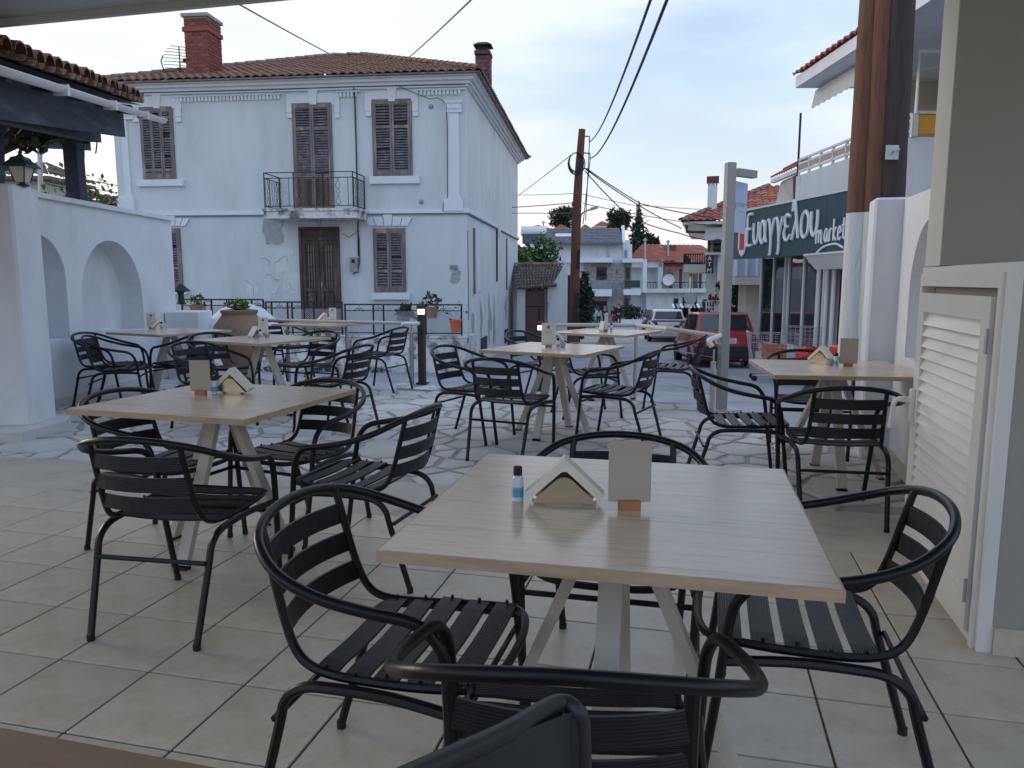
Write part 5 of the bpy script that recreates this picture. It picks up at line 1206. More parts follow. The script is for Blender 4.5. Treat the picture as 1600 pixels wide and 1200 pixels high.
# ------------------------------------------------------------------ utility pole with street lamp
up_ = thing('utility_pole', 'brown wooden utility pole with coiled cables and street lamp arm beside the street', 'utility pole', atY(899, 540, 24.5))
U0 = up_.location; gzz = gz(24.5)
def ul(px, py, dY=0): return atY(px, py, 24.5 + dY) - U0
MB().tube([Vector((0, 0, gzz - U0.z - .2)) + ul(896, 520) * Vector((1, 1, 0)), ul(898, 450), ul(901, 330), ul(905, 260), ul(909.5, 202)], [.17, .155, .145, .125, .105], 12).ob('pole_shaft', M['pole_wood'], up_, True)
MB().tube([ul(903, 420, -.3), ul(904, 390, -.3)], .05, 6).box(ul(901, 470, -.3), (.16, .1, .5)).box(ul(900, 495, -.3), (.22, .12, .3)).ob('fuse_box', M['dark_iron'], up_)
mb = MB(); mb.tube([ul(911, 213), ul(921, 213), ul(921, 222)], .022, 6); mb.tube([ul(905, 238), ul(922, 240), ul(922, 250)], .022, 6); mb.tube([ul(905, 262), ul(918, 264)], .022, 6); mb.tube([ul(903, 316), ul(895, 316), ul(894, 322)], .03, 6); mb.tube([ul(902, 328), ul(895, 329), ul(894, 334)], .03, 6); mb.ob('bracket', M['dark_iron'], up_)
mb = MB()
for k in range(4):
    c = ul(902 + k * .6, 253 + k, -.16 - .03 * k); rx, rz = .19 + .025 * k, .28 + .02 * k; mb.tube([c + Vector((rx * math.cos(a) - .06, 0, rz * math.sin(a))) for a in [j * math.pi / 8 for j in range(16)]], .016, 5, closed=True)
mb.ob('cable_coil', M['wire'], up_)
mb = MB(); mb.tube(smooth_pts([ul(907, 347), ul(908, 336), ul(915, 330), ul(925, 327)], 4), .028, 6); mb.ob('lamp_arm', M['galv'], up_)
mb = MB(); c = ul(929, 326); mb.add([c + Vector(v) for v in ((-.13, -.08, -.06), (.10, -.09, .0), (.10, .09, .0), (-.13, .08, -.06), (-.13, -.05, .03), (.12, -.06, .09), (.12, .06, .09), (-.13, .05, .03))], [(3, 2, 1, 0), (4, 5, 6, 7), (0, 1, 5, 4), (1, 2, 6, 5), (2, 3, 7, 6), (3, 0, 4, 7)]); mb.ob('lamp_head', M['lead'], up_)
for k, (p0, p1) in enumerate((((921, 222), (915, 345)), ((922, 250), (911, 350)))): MB().tube([ul(*p0), ul(*p1)], .014, 4).ob('dropper_cable', M['wire'], up_)
s2 = thing('utility_pole', 'dark stump-like pole close to the left of the tall wooden pole', 'utility pole', atY(891, 520, 25)); MB().tube([(0, 0, gz(25) - s2.location.z), (0, 0, atY(891, 430, 25).z - s2.location.z)], .10, 8).ob('pole_shaft', M['pole_dark'], s2)

def wire(pts, r_, lab, m='wire', sag=0.0, n_=14):
    P_ = [Vector(p) for p in pts]; out = []
    for a, b_ in zip(P_, P_[1:]):
        for k in range(n_): t = k / n_; q = a.lerp(b_, t); q.z -= sag * 4 * t * (1 - t) * (b_ - a).length / 10; out.append(q)
    out.append(P_[-1]); return tag(MB().tube(out, r_, 5).ob('overhead_wire', M[m]), lab, 'wire', 'overhead wires')
wire([atY(1020, -10, 7), atY(922, 221, 24.5)], .015, 'left one of two thick cables descending to the wooden pole top', sag=.14)
wire([atY(1046, -10, 7), atY(923, 247, 24.5)], .017, 'right one of two thick cables descending to the wooden pole', sag=.18)
wire([atY(895, 240, 24.5), HF.w(0.02, yd, atY(812, 277, 26).z)], .012, 'thin wire from the wooden pole down to the house corner', sag=.02)
wire([HF.w(0.02, yd, atY(811, 276, 26).z), atY(905, 302, 24), atY(985, 320, 26), atY(1180, 332, 27)], .010, 'long thin wire from the old house across behind the pole', 'wire_light', sag=.02)
wire([atY(800, 324, 24), atY(895, 317, 24.5)], .014, 'upper of two level wires between house and pole', 'wire_light', sag=.05)
wire([atY(800, 333, 24), atY(895, 333, 24.5)], .012, 'lower of two level wires between house and pole', 'wire_light', sag=.01)
wire([atY(916, 263, 24.5), atY(1000, 318, 26), atY(1110, 340, 27), atY(1150, 352, 27.5)], .018, 'upper cable from the pole to the cream building eave', sag=.10)
wire([atY(916, 265, 24.5), atY(1065, 357, 27.3)], .018, 'middle cable from the pole to the cream building corner', sag=.22)
wire([atY(914, 267, 24.5), atY(985, 340, 26), atY(1060, 364, 27.3), atY(1103, 375, 27.5)], .018, 'lower cable looping from the pole to the cream building', sag=.20)
wire([atY(911, 318, 24.5), atY(1105, 352, 27.5)], .012, 'thin wire sloping under the cables to the cream building', sag=.08)
wire([atY(365, 2, 6), atY(598, 123, 18.4)], .007, 'thin pale wire crossing the sky to the old house eave', 'wire_light', sag=.03)
wire([atY(742, -6, 9), atY(625, 101, 22)], .012, 'thin wire rising right from the old house ridge', 'wire_light', sag=.02)
for k, (y0, y1) in enumerate(((268, 291), (281, 302), (287, 310))): wire([atY(72, y0, 18), atY(190, y1, 22)], .012, ('highest', 'middle', 'lowest')[k] + ' of three thin wires left of the old house', sag=.03)

# ------------------------------------------------------------------ trees and far background
tree(atY(830, 440, 36).x, 36, gz(36), 5.0, 1.5, M['leaf_a'], 41, 'bright green round tree rising behind the outbuilding', .12, 6000)
tree(atY(906, 470, 34).x, 34, gz(34), 3.2, .66, M['leaf_b'], 43, 'narrow dark green tree right of the wooden pole', .11, 4200, trunk=.1)
tree(atY(880, 415, 40).x, 40, gz(40), 3.4, 1.1, M['leaf_d'], 44, 'olive coloured shrubby tree behind the wooden pole', .12, 3000)
for i, (px, py, Y, r_, h_, lab) in enumerate(((880, 343, 140, 2.9, 5.0, 'dark pine crown left of the wooden pole top'), (966, 352, 120, 1.9, 5.2, 'dark pine left of the tallest pine'), (997, 362, 118, 2.7, 9.5, 'tallest dark pine above the red roof'), (1015, 382, 118, 1.35, 4.5, 'low dark pine right of the tallest pine'))):
    b_ = atY(px, py, Y); tree(b_.x, Y, b_.z - h_ * .55, h_, r_, M['leaf_b'], 50 + i, lab, .26, 2600, 'pine_tree', conic=i == 2, trunk=.15, group='dark pines on the far hill')
for i, (x0, x1, y0, Y) in enumerate(((930, 1000, 385, 150), (1040, 1110, 418, 130), (1065, 1100, 408, 170))):
    a, b_ = atY(x0, y0, Y), atY(x1, y0, Y); bl_ = [(a.x + (b_.x - a.x) * (k + rnd.random() * .8) / 10, Y + rnd.uniform(-6, 6), a.z - 2.5 + rnd.uniform(-1.2, 1), 3.4, 3, 2.6) for k in range(10)]
    leaves(5200, bl_, .5, 60 + i, 'hill_shrubs', M['leaf_a' if i else 'leaf_b'], kind='stuff')
# grey roofed stone and white house
G = Frame(atY(985, 500, 66).x, 66, -R(4))
gh = fthing(G, 'grey_roofed_house', 'large white and stone house with grey tiled roof across the far end of the street', 'house')
def gb2(x0, y0, x1, y1, d0, d1, name, m, par=None, fr=G): a = fr.pl(x0, y0, d0); b_ = fr.pl(x1, y1, d0); return MB().b2(a[0], b_[0], d0, d1, b_[1], a[1]).ob(name, m, par or gh)
gb2(852, 382, 985, 512, 0, 9, 'wall', M['white_plaster'])
# rubble stone cladding: joined relief
def rubble(x0, y0, x1, y1, d, seed, fr=G, par=None):
    a, b_ = fr.pl(x0, y0, d), fr.pl(x1, y1, d); r_ = random.Random(seed); mb = MB(); mb.b2(a[0], b_[0], d, 0, b_[1], a[1]); z = b_[1]
    bo = mb.ob('stone_wall', M['grey_render'], par or gh); mb = MB()
    while z < a[1] - .1:
        h_ = min(r_.uniform(.2, .38), a[1] - z); x = a[0]
        while x < b_[0] - .05:
            w_ = min(r_.uniform(.25, .7), b_[0] - x); mb.bbox((x + w_ / 2, d - .02 + r_.uniform(-.02, .02), z + h_ / 2), (w_ - .05, .08, h_ - .05), .015); x += w_
        z += h_
    mb.ob('stones', M['stone_wall'], bo, kind='stuff')
rubble(912, 411, 974, 512, -.5, 5); rubble(975, 412, 985, 500, -.35, 6)
# roof: ridge parallel to the street front, white gable verge at right
ze = G.pl(900, 381, -.8)[1]; zr_ = G.pl(900, 357, 4.5)[1]; xa_, xb_ = G.pl(845, 381, -.8)[0], G.pl(973, 381, -.8)[0]; rxb_ = G.pl(986, 357, 4.5)[0]
rr_ = MB(); tiled(rr_, (xa_, -.8, ze), (xb_, -.8, ze), (xb_ + .3, 4.5, zr_), (xa_ - 1, 4.5, zr_), .5, .55, .05, 4); rr_.quad((xb_, 9.8, ze), (xa_, 9.8, ze), (xa_ - 1, 4.5, zr_), (xb_ + .3, 4.5, zr_)); rr_.ob('roof', M['slate'], gh)
MB().beam((xb_ + .1, -.9, ze - .1), (xb_ + .4, 4.5, zr_ + .05), .25, .45).beam((xb_ + .4, 4.5, zr_ + .05), (xb_ + .1, 9.9, ze - .1), .25, .45).ob('verge_board', M['white_plaster'], gh)
MB().beam((xa_, -.9, ze), (xb_, -.9, ze), .18, .2).ob('gutter', M['slate'], gh)
c1 = Vector((G.pl(880, 369, 1.8)[0], 1.8, ze + (zr_ - ze) * .52)); MB().box(c1, (1.4, 1.0, .12), rx=math.atan2(zr_ - ze, 5.3)).ob('skylight', M['skylight'], gh)
gb2(885, 403, 958, 410, -1.4, 0, 'flat_canopy', M['white_plaster']); gb2(973, 404, 1005, 410, -1.8, 0, 'flat_canopy', M['white_plaster'])
w_ = gb2(932, 418, 948, 437, -.62, -.5, 'window', M['dark_wood']); gb2(933, 419.5, 947, 436, -.65, -.62, 'pane', M['glass_dark'], w_)
w_ = gb2(928, 470, 948, 488, -.62, -.5, 'window', M['dark_wood']); gb2(929.5, 471.5, 946.5, 487, -.65, -.62, 'pane', M['glass_dark'], w_)
gb2(927, 414, 952, 417, -.75, -.5, 'lintel', M['old_wood']); gb2(924, 464, 950, 468, -.75, -.5, 'lintel', M['old_wood'])
bz = gb2(923, 452, 956, 463, -1.7, -.5, 'balcony_slab', M['white_plaster']); gb2(926, 438, 955, 451, -1.68, -1.60, 'balcony_panel', M['blind'])
gb2(975, 452, 1001, 461, -1.7, 0, 'balcony_slab', M['white_plaster']); gb2(976, 438, 1000, 449.5, -1.68, -1.6, 'balcony_panel', M['glass_house']); gb2(1005, 405, 1010, 455, -1.7, -1.2, 'white_column', M['white_plaster'])
gb2(978, 418, 984, 437, -.45, -.35, 'window', M['dark_wood']); gb2(976, 466, 982, 487, -.45, -.35, 'window', M['dark_wood']); gb2(963, 422, 964.5, 426, -.68, -.5, 'wall_lamp', M['dark_iron'])
gb2(857, 388, 866, 394, -.05, 0, 'window', M['glass_dark']); gb2(949, 381, 951, 403, -.12, 0, 'down_pipe', M['galv']); gb2(974, 375, 984, 402, -.2, 0, 'gable_wall', M['white_plaster'])
gb2(976, 391, 980, 402, -.3, -.2, 'window', M['blind']); 
# red roofed house with arcaded balcony
RH = Frame(atY(1108, 500, 70).x, 70, R(10))
rh = fthing(RH, 'red_roofed_house', 'white house with red hipped roof and long first-floor balcony beyond the parked cars', 'house')
def rb2(x0, y0, x1, y1, d0, d1, name, m, par=None): return gb2(x0, y0, x1, y1, d0, d1, name, m, par or rh, RH)
rb2(1010, 455, 1112, 512, 0, 2.5, 'wall', M['white_plaster']); rb2(1008, 408, 1115, 455, 2.2, 3.5, 'wall', M['white_plaster'])
rb2(985, 408, 1030, 512, .8, 2, 'wall', M['white_plaster'])
rb2(985, 451, 1112, 457, -.9, 2.2, 'balcony_slab', M['white_plaster']); rb2(985, 407, 1035, 418, -.6, .8, 'beam', M['white_plaster']); rb2(1029, 410, 1035, 456, -.6, -.1, 'white_column', M['white_plaster'])
for px in (1064, 1080, 1095, 1107): rb2(px - .9, 418, px + .9, 453, -.8, -.6, 'balcony_post', M['dark_wood'])
rl_ = MB()
for x0, x1 in ((1010, 1026), (1034, 1063), (1065, 1106)):
    a, b_ = RH.pl(x0, 441, -.8), RH.pl(x1, 452, -.8); rl_.beam((a[0], -.8, a[1]), (b_[0], -.8, a[1]), .06, .06)
    x = a[0]
    while x < b_[0]: rl_.tube([(x, -.8, b_[1]), (x + .12, -.8, (a[1] + b_[1]) / 2), (x, -.8, a[1])], .025, 4); x += .28
rl_.ob('balcony_railing', M['dark_iron'], rh)
for x0, y0, x1, y1 in ((1053, 466, 1060, 485), (1067, 464, 1073, 478), (1083, 463, 1089, 480)): w_ = rb2(x0, y0, x1, y1, -.08, 0, 'window', M['old_wood']); rb2(x0 + .8, y0 + 1, x1 - .8, y1 - 1, -.1, -.08, 'pane', M['glass_dark'], w_)
for x0, y0, x1, y1 in ((1010, 424, 1015, 435), (1045, 425, 1051, 452), (1085, 425, 1090, 452)): rb2(x0, y0, x1, y1, 2.1, 2.2, 'window', M['glass_dark'])
zea = RH.pl(1030, 408, -1)[1]; zra = RH.pl(1000, 379, 5)[1]; xa_, xb_ = RH.pl(978, 408, -1)[0], RH.pl(1135, 408, -1)[0]
rr_ = MB(); r1 = (RH.pl(1003, 379, 5)[0], 5, zra); r2 = (RH.pl(1062, 392, 5)[0] + 3, 5, zra - .4); tiled(rr_, (xa_, -1, zea), (xb_, -1, zea), r2, r1, .45, .5, .06, 4); rr_.ob('roof', M['red_tile'], rh, kind='stuff')
rr_ = MB(); a, b_ = RH.pl(1040, 421, -1.2), RH.pl(1075, 421, -1.2); c = RH.pl(1035, 411, .2); tiled(rr_, (a[0], -1.2, a[1]), (b_[0] + 2, -1.2, b_[1]), (b_[0] + 2, .4, c[1]), (c[0], .4, c[1]), .4, .5, .06, 4); rr_.ob('porch_roof', M['red_tile'], rh, kind='stuff')
a = RH.pl(1042, 400, 2.5); MB().b2(a[0], a[0] + .9, 2.5, 3.3, a[1] - .5, a[1] + 1.0).ob('chimney', M['brown_metal'], rh)
dsh = thing('satellite_dish', 'white satellite dish on the balcony of the red roofed house', 'satellite dish', RH.w(RH.pl(1045, 438, -1)[0], -1.0, RH.pl(1045, 438, -1)[1])); MB().lathe([(.02, 0), (.3, .06), (.52, .18)], seg=18, cap=False).ob('dish', M['white_paint'], dsh).rotation_euler = (R(75), 0, R(-20)); MB().tube([(0, .15, 0), (0, .15, -1)], .03, 6).ob('mast', M['galv'], dsh)
# garden wall & hedge below
tag(MB().b2(atY(962, 500, 63).x, atY(1004, 500, 63).x, 62.6, 63, gz(63) - .3, atY(980, 499, 63).z).ob('garden_wall', M['white_plaster']), 'low white garden wall behind the strolling people', 'wall')
leaves(700, [tuple(atY(px, 488, 63.6)) + (.9, .6, .6) for px in (977, 984, 990)], .14, 71, 'hedge', M['leaf_b']); tag(bpy.data.objects['hedge'], 'dark rounded hedge above the low garden wall', 'hedge')
leaves(500, [tuple(atY(px, py, 44)) + (.45, .5, .8) for px, py in ((912, 497), (916, 486), (920, 505))], .12, 72, 'roadside_bush', M['leaf_b']); tag(bpy.data.objects['roadside_bush'], 'small dark bush beside the wooden pole foot', 'bush')
# far hill houses
for i, (x0, x1, ye, yt, Y, m_, lab) in enumerate(((815, 868, 360, 352, 110, 'grey_tile', 'far greyish roofed house just right of the old house'), (858, 900, 362, 351, 105, 'red_tile', 'far red roofed house left of the wooden pole'), (906, 930, 362, 351, 115, 'red_tile', 'small far red roof right of the wooden pole'), (926, 965, 355, 346, 125, 'red_tile', 'far white house with red roof under the pines'), (1050, 1095, 398, 383, 100, 'red_tile', 'far red roof beyond the red roofed house'))):
    hip_house('hill_house', x0, x1, ye, yt, Y, 4, M[m_], lab, depth=9, over=.6, group='far houses on the hill', windows=((x0 + 8, ye + 3, x0 + 12, ye + 9), (x1 - 14, ye + 3, x1 - 9, ye + 9)))
tk = thing('water_tank', 'silver solar water tank on a far roof beside the old house', 'tank', atY(834, 361, 60)); MB().tube([(-1.0, 0, 0), (1.0, 0, 0)], .38, 12).ob('tank', M['white_paint'], tk, True); MB().box((0, -.5, -.6), (1.8, .1, 1.0), rx=R(-40)).ob('collector', M['glass_house'], tk)
for px, py, Y in ((849, 345, 100), (1044, 375, 70), (1008, 372, 68), (1068, 382, 80), (1082, 383, 90)):
    b_ = atY(px, py + 45, Y); t_ = tag(MB().tube([b_, atY(px, py, Y)], .10, 5).beam(atY(px - 3, py + 3, Y), atY(px + 3, py + 3, Y), .12, .12).ob('far_pole', M['galv']), 'thin distant pole ' + {849: 'above the first far roofs right of the old house', 1044: 'tallest over the red roof, right of the pines', 1008: 'just behind the tallest dark pine', 1068: 'over the low trees, left of the cream building', 1082: 'nearest the cream building eave'}[px], 'pole', 'distant poles')
# street furniture far
sgn = thing('road_sign', 'round road sign seen from behind near the parked white car', 'road sign', atY(1077, 500, 44)); MB().tube([(0, 0, gz(44) - sgn.location.z), (0, 0, atY(1077, 432, 44).z - sgn.location.z)], .05, 8).ob('post', M['galv'], sgn)
MB().lathe([(.36, 0), (.36, .03)], seg=20).ob('sign_disc', M['lead'], sgn).matrix_local = Matrix.Translation((0, -.08, atY(1077, 466, 44).z - sgn.location.z)) @ Matrix.Rotation(R(90), 4, 'X')
aw = thing('striped_awning', 'small white striped awning at the far shop beyond the white car', 'awning', atY(1078, 478, 46)); mb = MB()
for k in range(9): MB().box((-1.0 + k * .25, 0, .0), (.12, .55, .03), rx=R(25)).ob('stripe', M['white_paint' if k % 2 == 0 else 'blind'], aw)
for k in range(5): tag(MB().box(atY(1066 + k * 6, 497, 46) , (.42, .3, 1.3)).ob('shop_crate', M['car_black']), ('leftmost', 'second from left', 'middle', 'second from right', 'rightmost')[k] + ' of five dark racks under the striped awning', 'crate', 'dark racks under the awning')
ps = thing('info_panel', 'blue and white information panel left of the strollers', 'sign', atY(912, 490, 46)); MB().b2(-.35, .35, 0, .12, -.9, .75).ob('panel', M['cl_blue'], ps); MB().b2(-.28, .28, -.01, 0, -.1, .3).ob('print', M['gel_blue'], ps)

# ------------------------------------------------------------------ people
def person(px, py_feet, Y, h, top, bottom, hair, lab, seed=0, female=False, turn=0.0, skirt=False):
    p = atY(px, py_feet, Y); t = thing('person', lab, 'person', (p.x, Y, gz(Y)), turn)
    s_ = h / 1.72; sw = .205 if not female else .18
    def skin(name, V, E_, Rr, m):
        me = bpy.data.meshes.new(name); me.from_pydata([tuple(c * s_ for c in v) for v in V], E_, []); me.materials.append(M[m]); o = link(name, me, t); mod = o.modifiers.new('s', 'SKIN')
        for i, r_ in enumerate(Rr): me.skin_vertices[0].data[i].radius = (r_[0] * s_, r_[1] * s_)
        me.skin_vertices[0].data[0].use_root = True
        sub = o.modifiers.new('u', 'SUBSURF'); sub.levels = sub.render_levels = 1; mod.use_smooth_shade = True
        return o
    k = .16
    V = [(0, 0, .95), (0, 0, 1.15), (0, .01, 1.38), (0, 0, 1.47), (0, -.01, 1.56), (0, -.01, 1.66), (sw, 0, 1.38), (sw + .04, .0, 1.10), (sw + .05, -.08, .86), (sw + .05, -.10, .78), (-sw, 0, 1.38), (-sw - .04, 0, 1.10), (-sw - .05, .06, .86), (-sw - .05, .08, .78),
         (.09, 0, .88), (.10, -.06, .48), (.10, k - .06, .08), (.10, k - .16, .03), (-.09, 0, .88), (-.10, .02, .48), (-.10, -.12, .08), (-.10, -.22, .03)]
    E_ = [(0, 1), (1, 2), (2, 3), (3, 4), (4, 5), (2, 6), (6, 7), (7, 8), (8, 9), (2, 10), (10, 11), (11, 12), (12, 13), (0, 14), (14, 15), (15, 16), (16, 17), (0, 18), (18, 19), (19, 20), (20, 21)]
    Rr = [(.14, .10), (.12, .09), (.13, .09), (.05, .05), (.075, .09), (.07, .085), (.055, .055), (.042, .042), (.03, .03), (.035, .02), (.055, .055), (.042, .042), (.03, .03), (.035, .02), (.085, .085), (.055, .055), (.035, .04), (.04, .025), (.085, .085), (.055, .055), (.035, .04), (.04, .025)]
    skin('body', V, E_, Rr, 'skin')
    q = lambda R_, d: [(a + d, b_ + d) for a, b_ in R_]
    skin('jacket', [V[i] for i in (0, 1, 2, 6, 7, 8, 10, 11, 12)], [(0, 1), (1, 2), (2, 3), (3, 4), (4, 5), (2, 6), (6, 7), (7, 8)], q([Rr[i] for i in (0, 1, 2, 6, 7, 8, 10, 11, 12)], .018), top)
    if skirt: MB().lathe([(.20 * s_, .50 * s_), (.17 * s_, .75 * s_), (.14 * s_, .98 * s_)], seg=12).ob('skirt', M[bottom], t, True)
    else: skin('trousers', [V[i] for i in (0, 14, 15, 16, 18, 19, 20)], [(0, 1), (1, 2), (2, 3), (0, 4), (4, 5), (5, 6)], q([Rr[i] for i in (0, 14, 15, 16, 18, 19, 20)], .016), bottom)
    hb = MB(); hb.lathe([(.02, -.12 if female else -.05), (.085, -.06 if female else -.02), (.10, .03), (.085, .10), (.04, .13), (.002, .135)], (0, .02 * 1, 1.60 * s_), 12)
    if female: hb.lathe([(.05, -.34), (.085, -.15), (.09, 0)], (0, -.05, 1.60 * s_), 10)
    hb.ob('hair', M[hair], t, True)
    MB().b2(-.035, .035, -.0 + .085 * s_, .105 * s_, 1.56 * s_, 1.60 * s_).ob('face', M['skin'], t)
person(926, 511, 61, 1.80, 'cl_grey', 'cl_grey', 'hair', 'person in light grey tracksuit, leftmost of the strolling group')
person(935, 510, 60, 1.62, 'cl_blue', 'cl_black', 'hair', 'person with pale blue top and black shorts beside the grey tracksuit', female=True, turn=.3)
person(945, 510, 62, 1.65, 'cl_black', 'cl_black', 'hair_b', 'blond person in dark clothes in the middle of the strolling group', female=True)
person(959, 511, 60, 1.68, 'cl_black', 'cl_red', 'hair', 'person in black top with wine-red skirt, beside the tallest stroller', female=True, skirt=True)
person(966, 512, 60, 1.88, 'cl_black', 'cl_black', 'hair', 'tallest person, all in black, rightmost of the strolling group', turn=.2)

# ------------------------------------------------------------------ cars
def car(label, X, Y, heading, body, L_=3.9, W=1.66, Hh=1.42, style='boxy', plate='', dark_bumper=True):
    z0 = gz(Y + L_ / 2); t = thing('parked_car', label, 'car', (X, Y, z0), -R(heading), 'cars parked along the street')     # local y forward, rear at y=0
    t.rotation_euler.x = math.atan2(gz(Y + L_) - gz(Y), L_); t.location.z = gz(Y)
    w2_ = W / 2; hb = Hh * .62
    if style == 'boxy': st_ = [(0, .32, .60, .93), (.03, .24, .84, .985), (.10, .20, .92, 1), (.9, .18, .90, 1), (2.6, .18, .88, 1), (3.3, .20, .80, .98), (3.75, .24, .70, .93), (L_, .34, .56, .84)]
    else: st_ = [(0, .34, .62, .88), (.05, .26, .84, .95), (.16, .20, .95, .99), (.9, .18, .97, 1), (2.6, .18, .92, 1), (3.4, .20, .82, .97), (L_ - .2, .26, .68, .88), (L_, .34, .56, .75)]
    mb = MB(); nprof = 10
    for (y, zb_, zt_, ws) in st_:
        w_ = w2_ * ws; zm_ = zb_ + (zt_ - zb_) * .55
        half = [(w_ * .80, zb_), (w_ * .95, zb_ + .06), (w_, zm_ - .05), (w_ * .985, zm_ + .08), (w_ * .90, zt_)]
        mb.v += [(x, y, z) for x, z in half] + [(-x, y, z) for x, z in reversed(half)]
    for i in range(len(st_) - 1):
        for k in range(nprof): k2 = (k + 1) % nprof; a = i * nprof; mb.f.append((a + k, a + nprof + k, a + nprof + k2, a + k2))
    mb.f.append(tuple(range(nprof))); mb.f.append(tuple((len(st_) - 1) * nprof + k for k in reversed(range(nprof))))
    bo = mb.ob('body', body, t, True); bvm = bo.modifiers.new('b', 'BEVEL'); bvm.width = .035; bvm.segments = 3; bvm.angle_limit = R(28)
    # cabin: roof + pillars as loft
    if style == 'boxy': cb_ = [(.10, hb + .02, .90), (.42, Hh - .03, .76), (.60, Hh, .76), (1.9, Hh, .76), (2.1, Hh - .03, .76), (2.85, hb - .02, .88)]
    else: cb_ = [(.12, hb + .06, .84), (.50, Hh - .08, .70), (.75, Hh - .01, .72), (1.9, Hh, .72), (2.3, Hh - .07, .70), (3.2, hb - .04, .84)]
    mb = MB()
    for (y, z, ws) in cb_: mb.v += [(w2_ * ws, y, z), (w2_ * ws * .90, y, z + .012), (-w2_ * ws * .90, y, z + .012), (-w2_ * ws, y, z)]
    for i in range(len(cb_) - 1):
        a = i * 4
        for k in range(3): mb.f.append((a + k, a + k + 1, a + 5 + k, a + 4 + k))
    # sides down to the belt
    m_ = len(mb.v)
    for (y, z, ws) in cb_: mb.v += [(w2_ * .90, y, hb - .06), (-w2_ * .90, y, hb - .06)]
    for i in range(len(cb_) - 1): mb.f.append((i * 4, i * 4 + 4, m_ + 2 * i + 2, m_ + 2 * i)); mb.f.append((i * 4 + 3, m_ + 2 * i + 1, m_ + 2 * i + 3, i * 4 + 7))
    rfc = mb.ob('roof', body, t, True); bvm = rfc.modifiers.new('b', 'BEVEL'); bvm.width = .03; bvm.segments = 3; bvm.angle_limit = R(20)
    # glass: rear, front, sides, each slightly proud
    def lerp(a, b_, t_): return a + (b_ - a) * t_
    y0_, zz0, ws0 = cb_[0]; y1_, zz1, ws1 = cb_[1]; dn = Vector((0, -(zz1 - zz0), (y1_ - y0_))).normalized() * .014
    P_ = [Vector((sx * w2_ * lerp(ws0, ws1, f_) * .88, lerp(y0_, y1_, f_), lerp(zz0, zz1, f_) + .01)) + Vector((0, dn.y, dn.z)) for sx, f_ in ((-1, .12), (1, .12), (1, .9), (-1, .9))]
    MB().quad(*P_).ob('rear_window', M['car_glass'], t)
    MB().tube([P_[0].lerp(P_[1], .5) + Vector((0, -.01, 0)), P_[1].lerp(P_[2], .25) + Vector((-.1, -.02, 0))], .01, 4).ob('wiper', M['car_black'], t)
    y0_, zz0, ws0 = cb_[-1]; y1_, zz1, ws1 = cb_[-2]; MB().quad(*[Vector((sx * w2_ * lerp(ws0, ws1, f_) * .88, lerp(y0_, y1_, f_) + .012, lerp(zz0, zz1, f_) + .02)) for sx, f_ in ((-1, .1), (1, .1), (1, .92), (-1, .92))]).ob('windscreen', M['car_glass'], t)
    for sx in (-1, 1):
        for ya, yb in ((.50, 1.28), (1.36, 2.25)):
            def sidep(y, f_):
                for (a, za, wa), (b_, zb_, wb) in zip(cb_, cb_[1:]):
                    if a <= y <= b_: q_ = (y - a) / (b_ - a); zt__ = lerp(za, zb_, q_); wt = lerp(wa, wb, q_) * w2_; return Vector((sx * (lerp(w2_ * .90, wt, f_) + .008), y, lerp(hb - .06, zt__, f_)))
            ya2 = ya - .12 if ya < .6 else ya
            MB().quad(sidep(ya2, .18), sidep(yb, .18), sidep(yb if yb < 2 else 2.08, .9), sidep(ya + .05, .9)).ob('side_window', M['car_glass'], t)
        # lamps
        if style == 'boxy': MB().bbox((sx * w2_ * .80, -.008, .70), (.26, .06, .15), .008).ob('tail_lamp', M['tail'], t); MB().box((sx * w2_ * .80, -.044, .665), (.24, .012, .04)).ob('indicator_lamp', M['amber'], t)
        else: MB().add([(sx * w2_ * .52, -.03, .76), (sx * w2_ * .99, .06, .74), (sx * w2_ * .99, .20, .93), (sx * w2_ * .60, .0, .93), (sx * w2_ * .6, .2, .80), (sx * w2_ * .9, .3, .8)], [(0, 1, 2, 3), (0, 3, 4), (1, 5, 2)]).ob('tail_lamp', M['tail'], t)
        mr = MB(); mr.bbox((sx * (w2_ + .07), 2.42, hb + .10), (.16, .10, .12), .02); mr.ob('wing_mirror', M['car_black'] if style == 'boxy' else body, t)
        for wy in (.68, L_ - .78):
            r_ = .29; wh = MB(); pr_f = [(r_, -.09), (r_ + .005, -.05), (r_ + .005, .05), (r_, .09), (r_ * .62, .092)]
            wm = wh.lathe([(r_ * .6, -.08)] + pr_f, seg=20).ob('wheel', M['tyre'], t, True); wm.matrix_local = Matrix.Translation((sx * (w2_ - .09), wy, r_)) @ Matrix.Rotation(R(90) * sx, 4, 'Y')
            MB().lathe([(r_ * .60, .085), (r_ * .56, .07), (r_ * .2, .088), (.01, .088)], seg=16).ob('rim', M['alloy'], wm, True)
    bm = MB(); bm.bbox((0, .03, .42), (W * .97, .22, .28), .03); bm.ob('rear_bumper', M['car_black'] if dark_bumper else body, t)
    if dark_bumper: MB().b2(-w2_ * .86, w2_ * .86, -.012, .02, .25, .30).ob('rear_skirt', M['car_black'], t)
    pl_z = .70 if dark_bumper else .44; pl_y = -.012 if dark_bumper else -.095
    pl = MB().bbox((0, pl_y - .012, pl_z), (.52, .02, .13), .002).ob('number_plate', M['white_paint'], t)
    if plate: text_ob('plate_text', plate, .125, M['black_print'], pl, (0, pl_y - .024, pl_z - .045), (R(90), 0, 0), .002, 'CENTER')
    MB().tube([(.4, .0, .22), (.4, .12, .22)], .03, 8).ob('exhaust', M['galv'], t)
    MB().b2(-w2_ * .8, w2_ * .8, .3, L_ - .3, .14, .2).ob('underbody', M['car_black'], t)
    return t
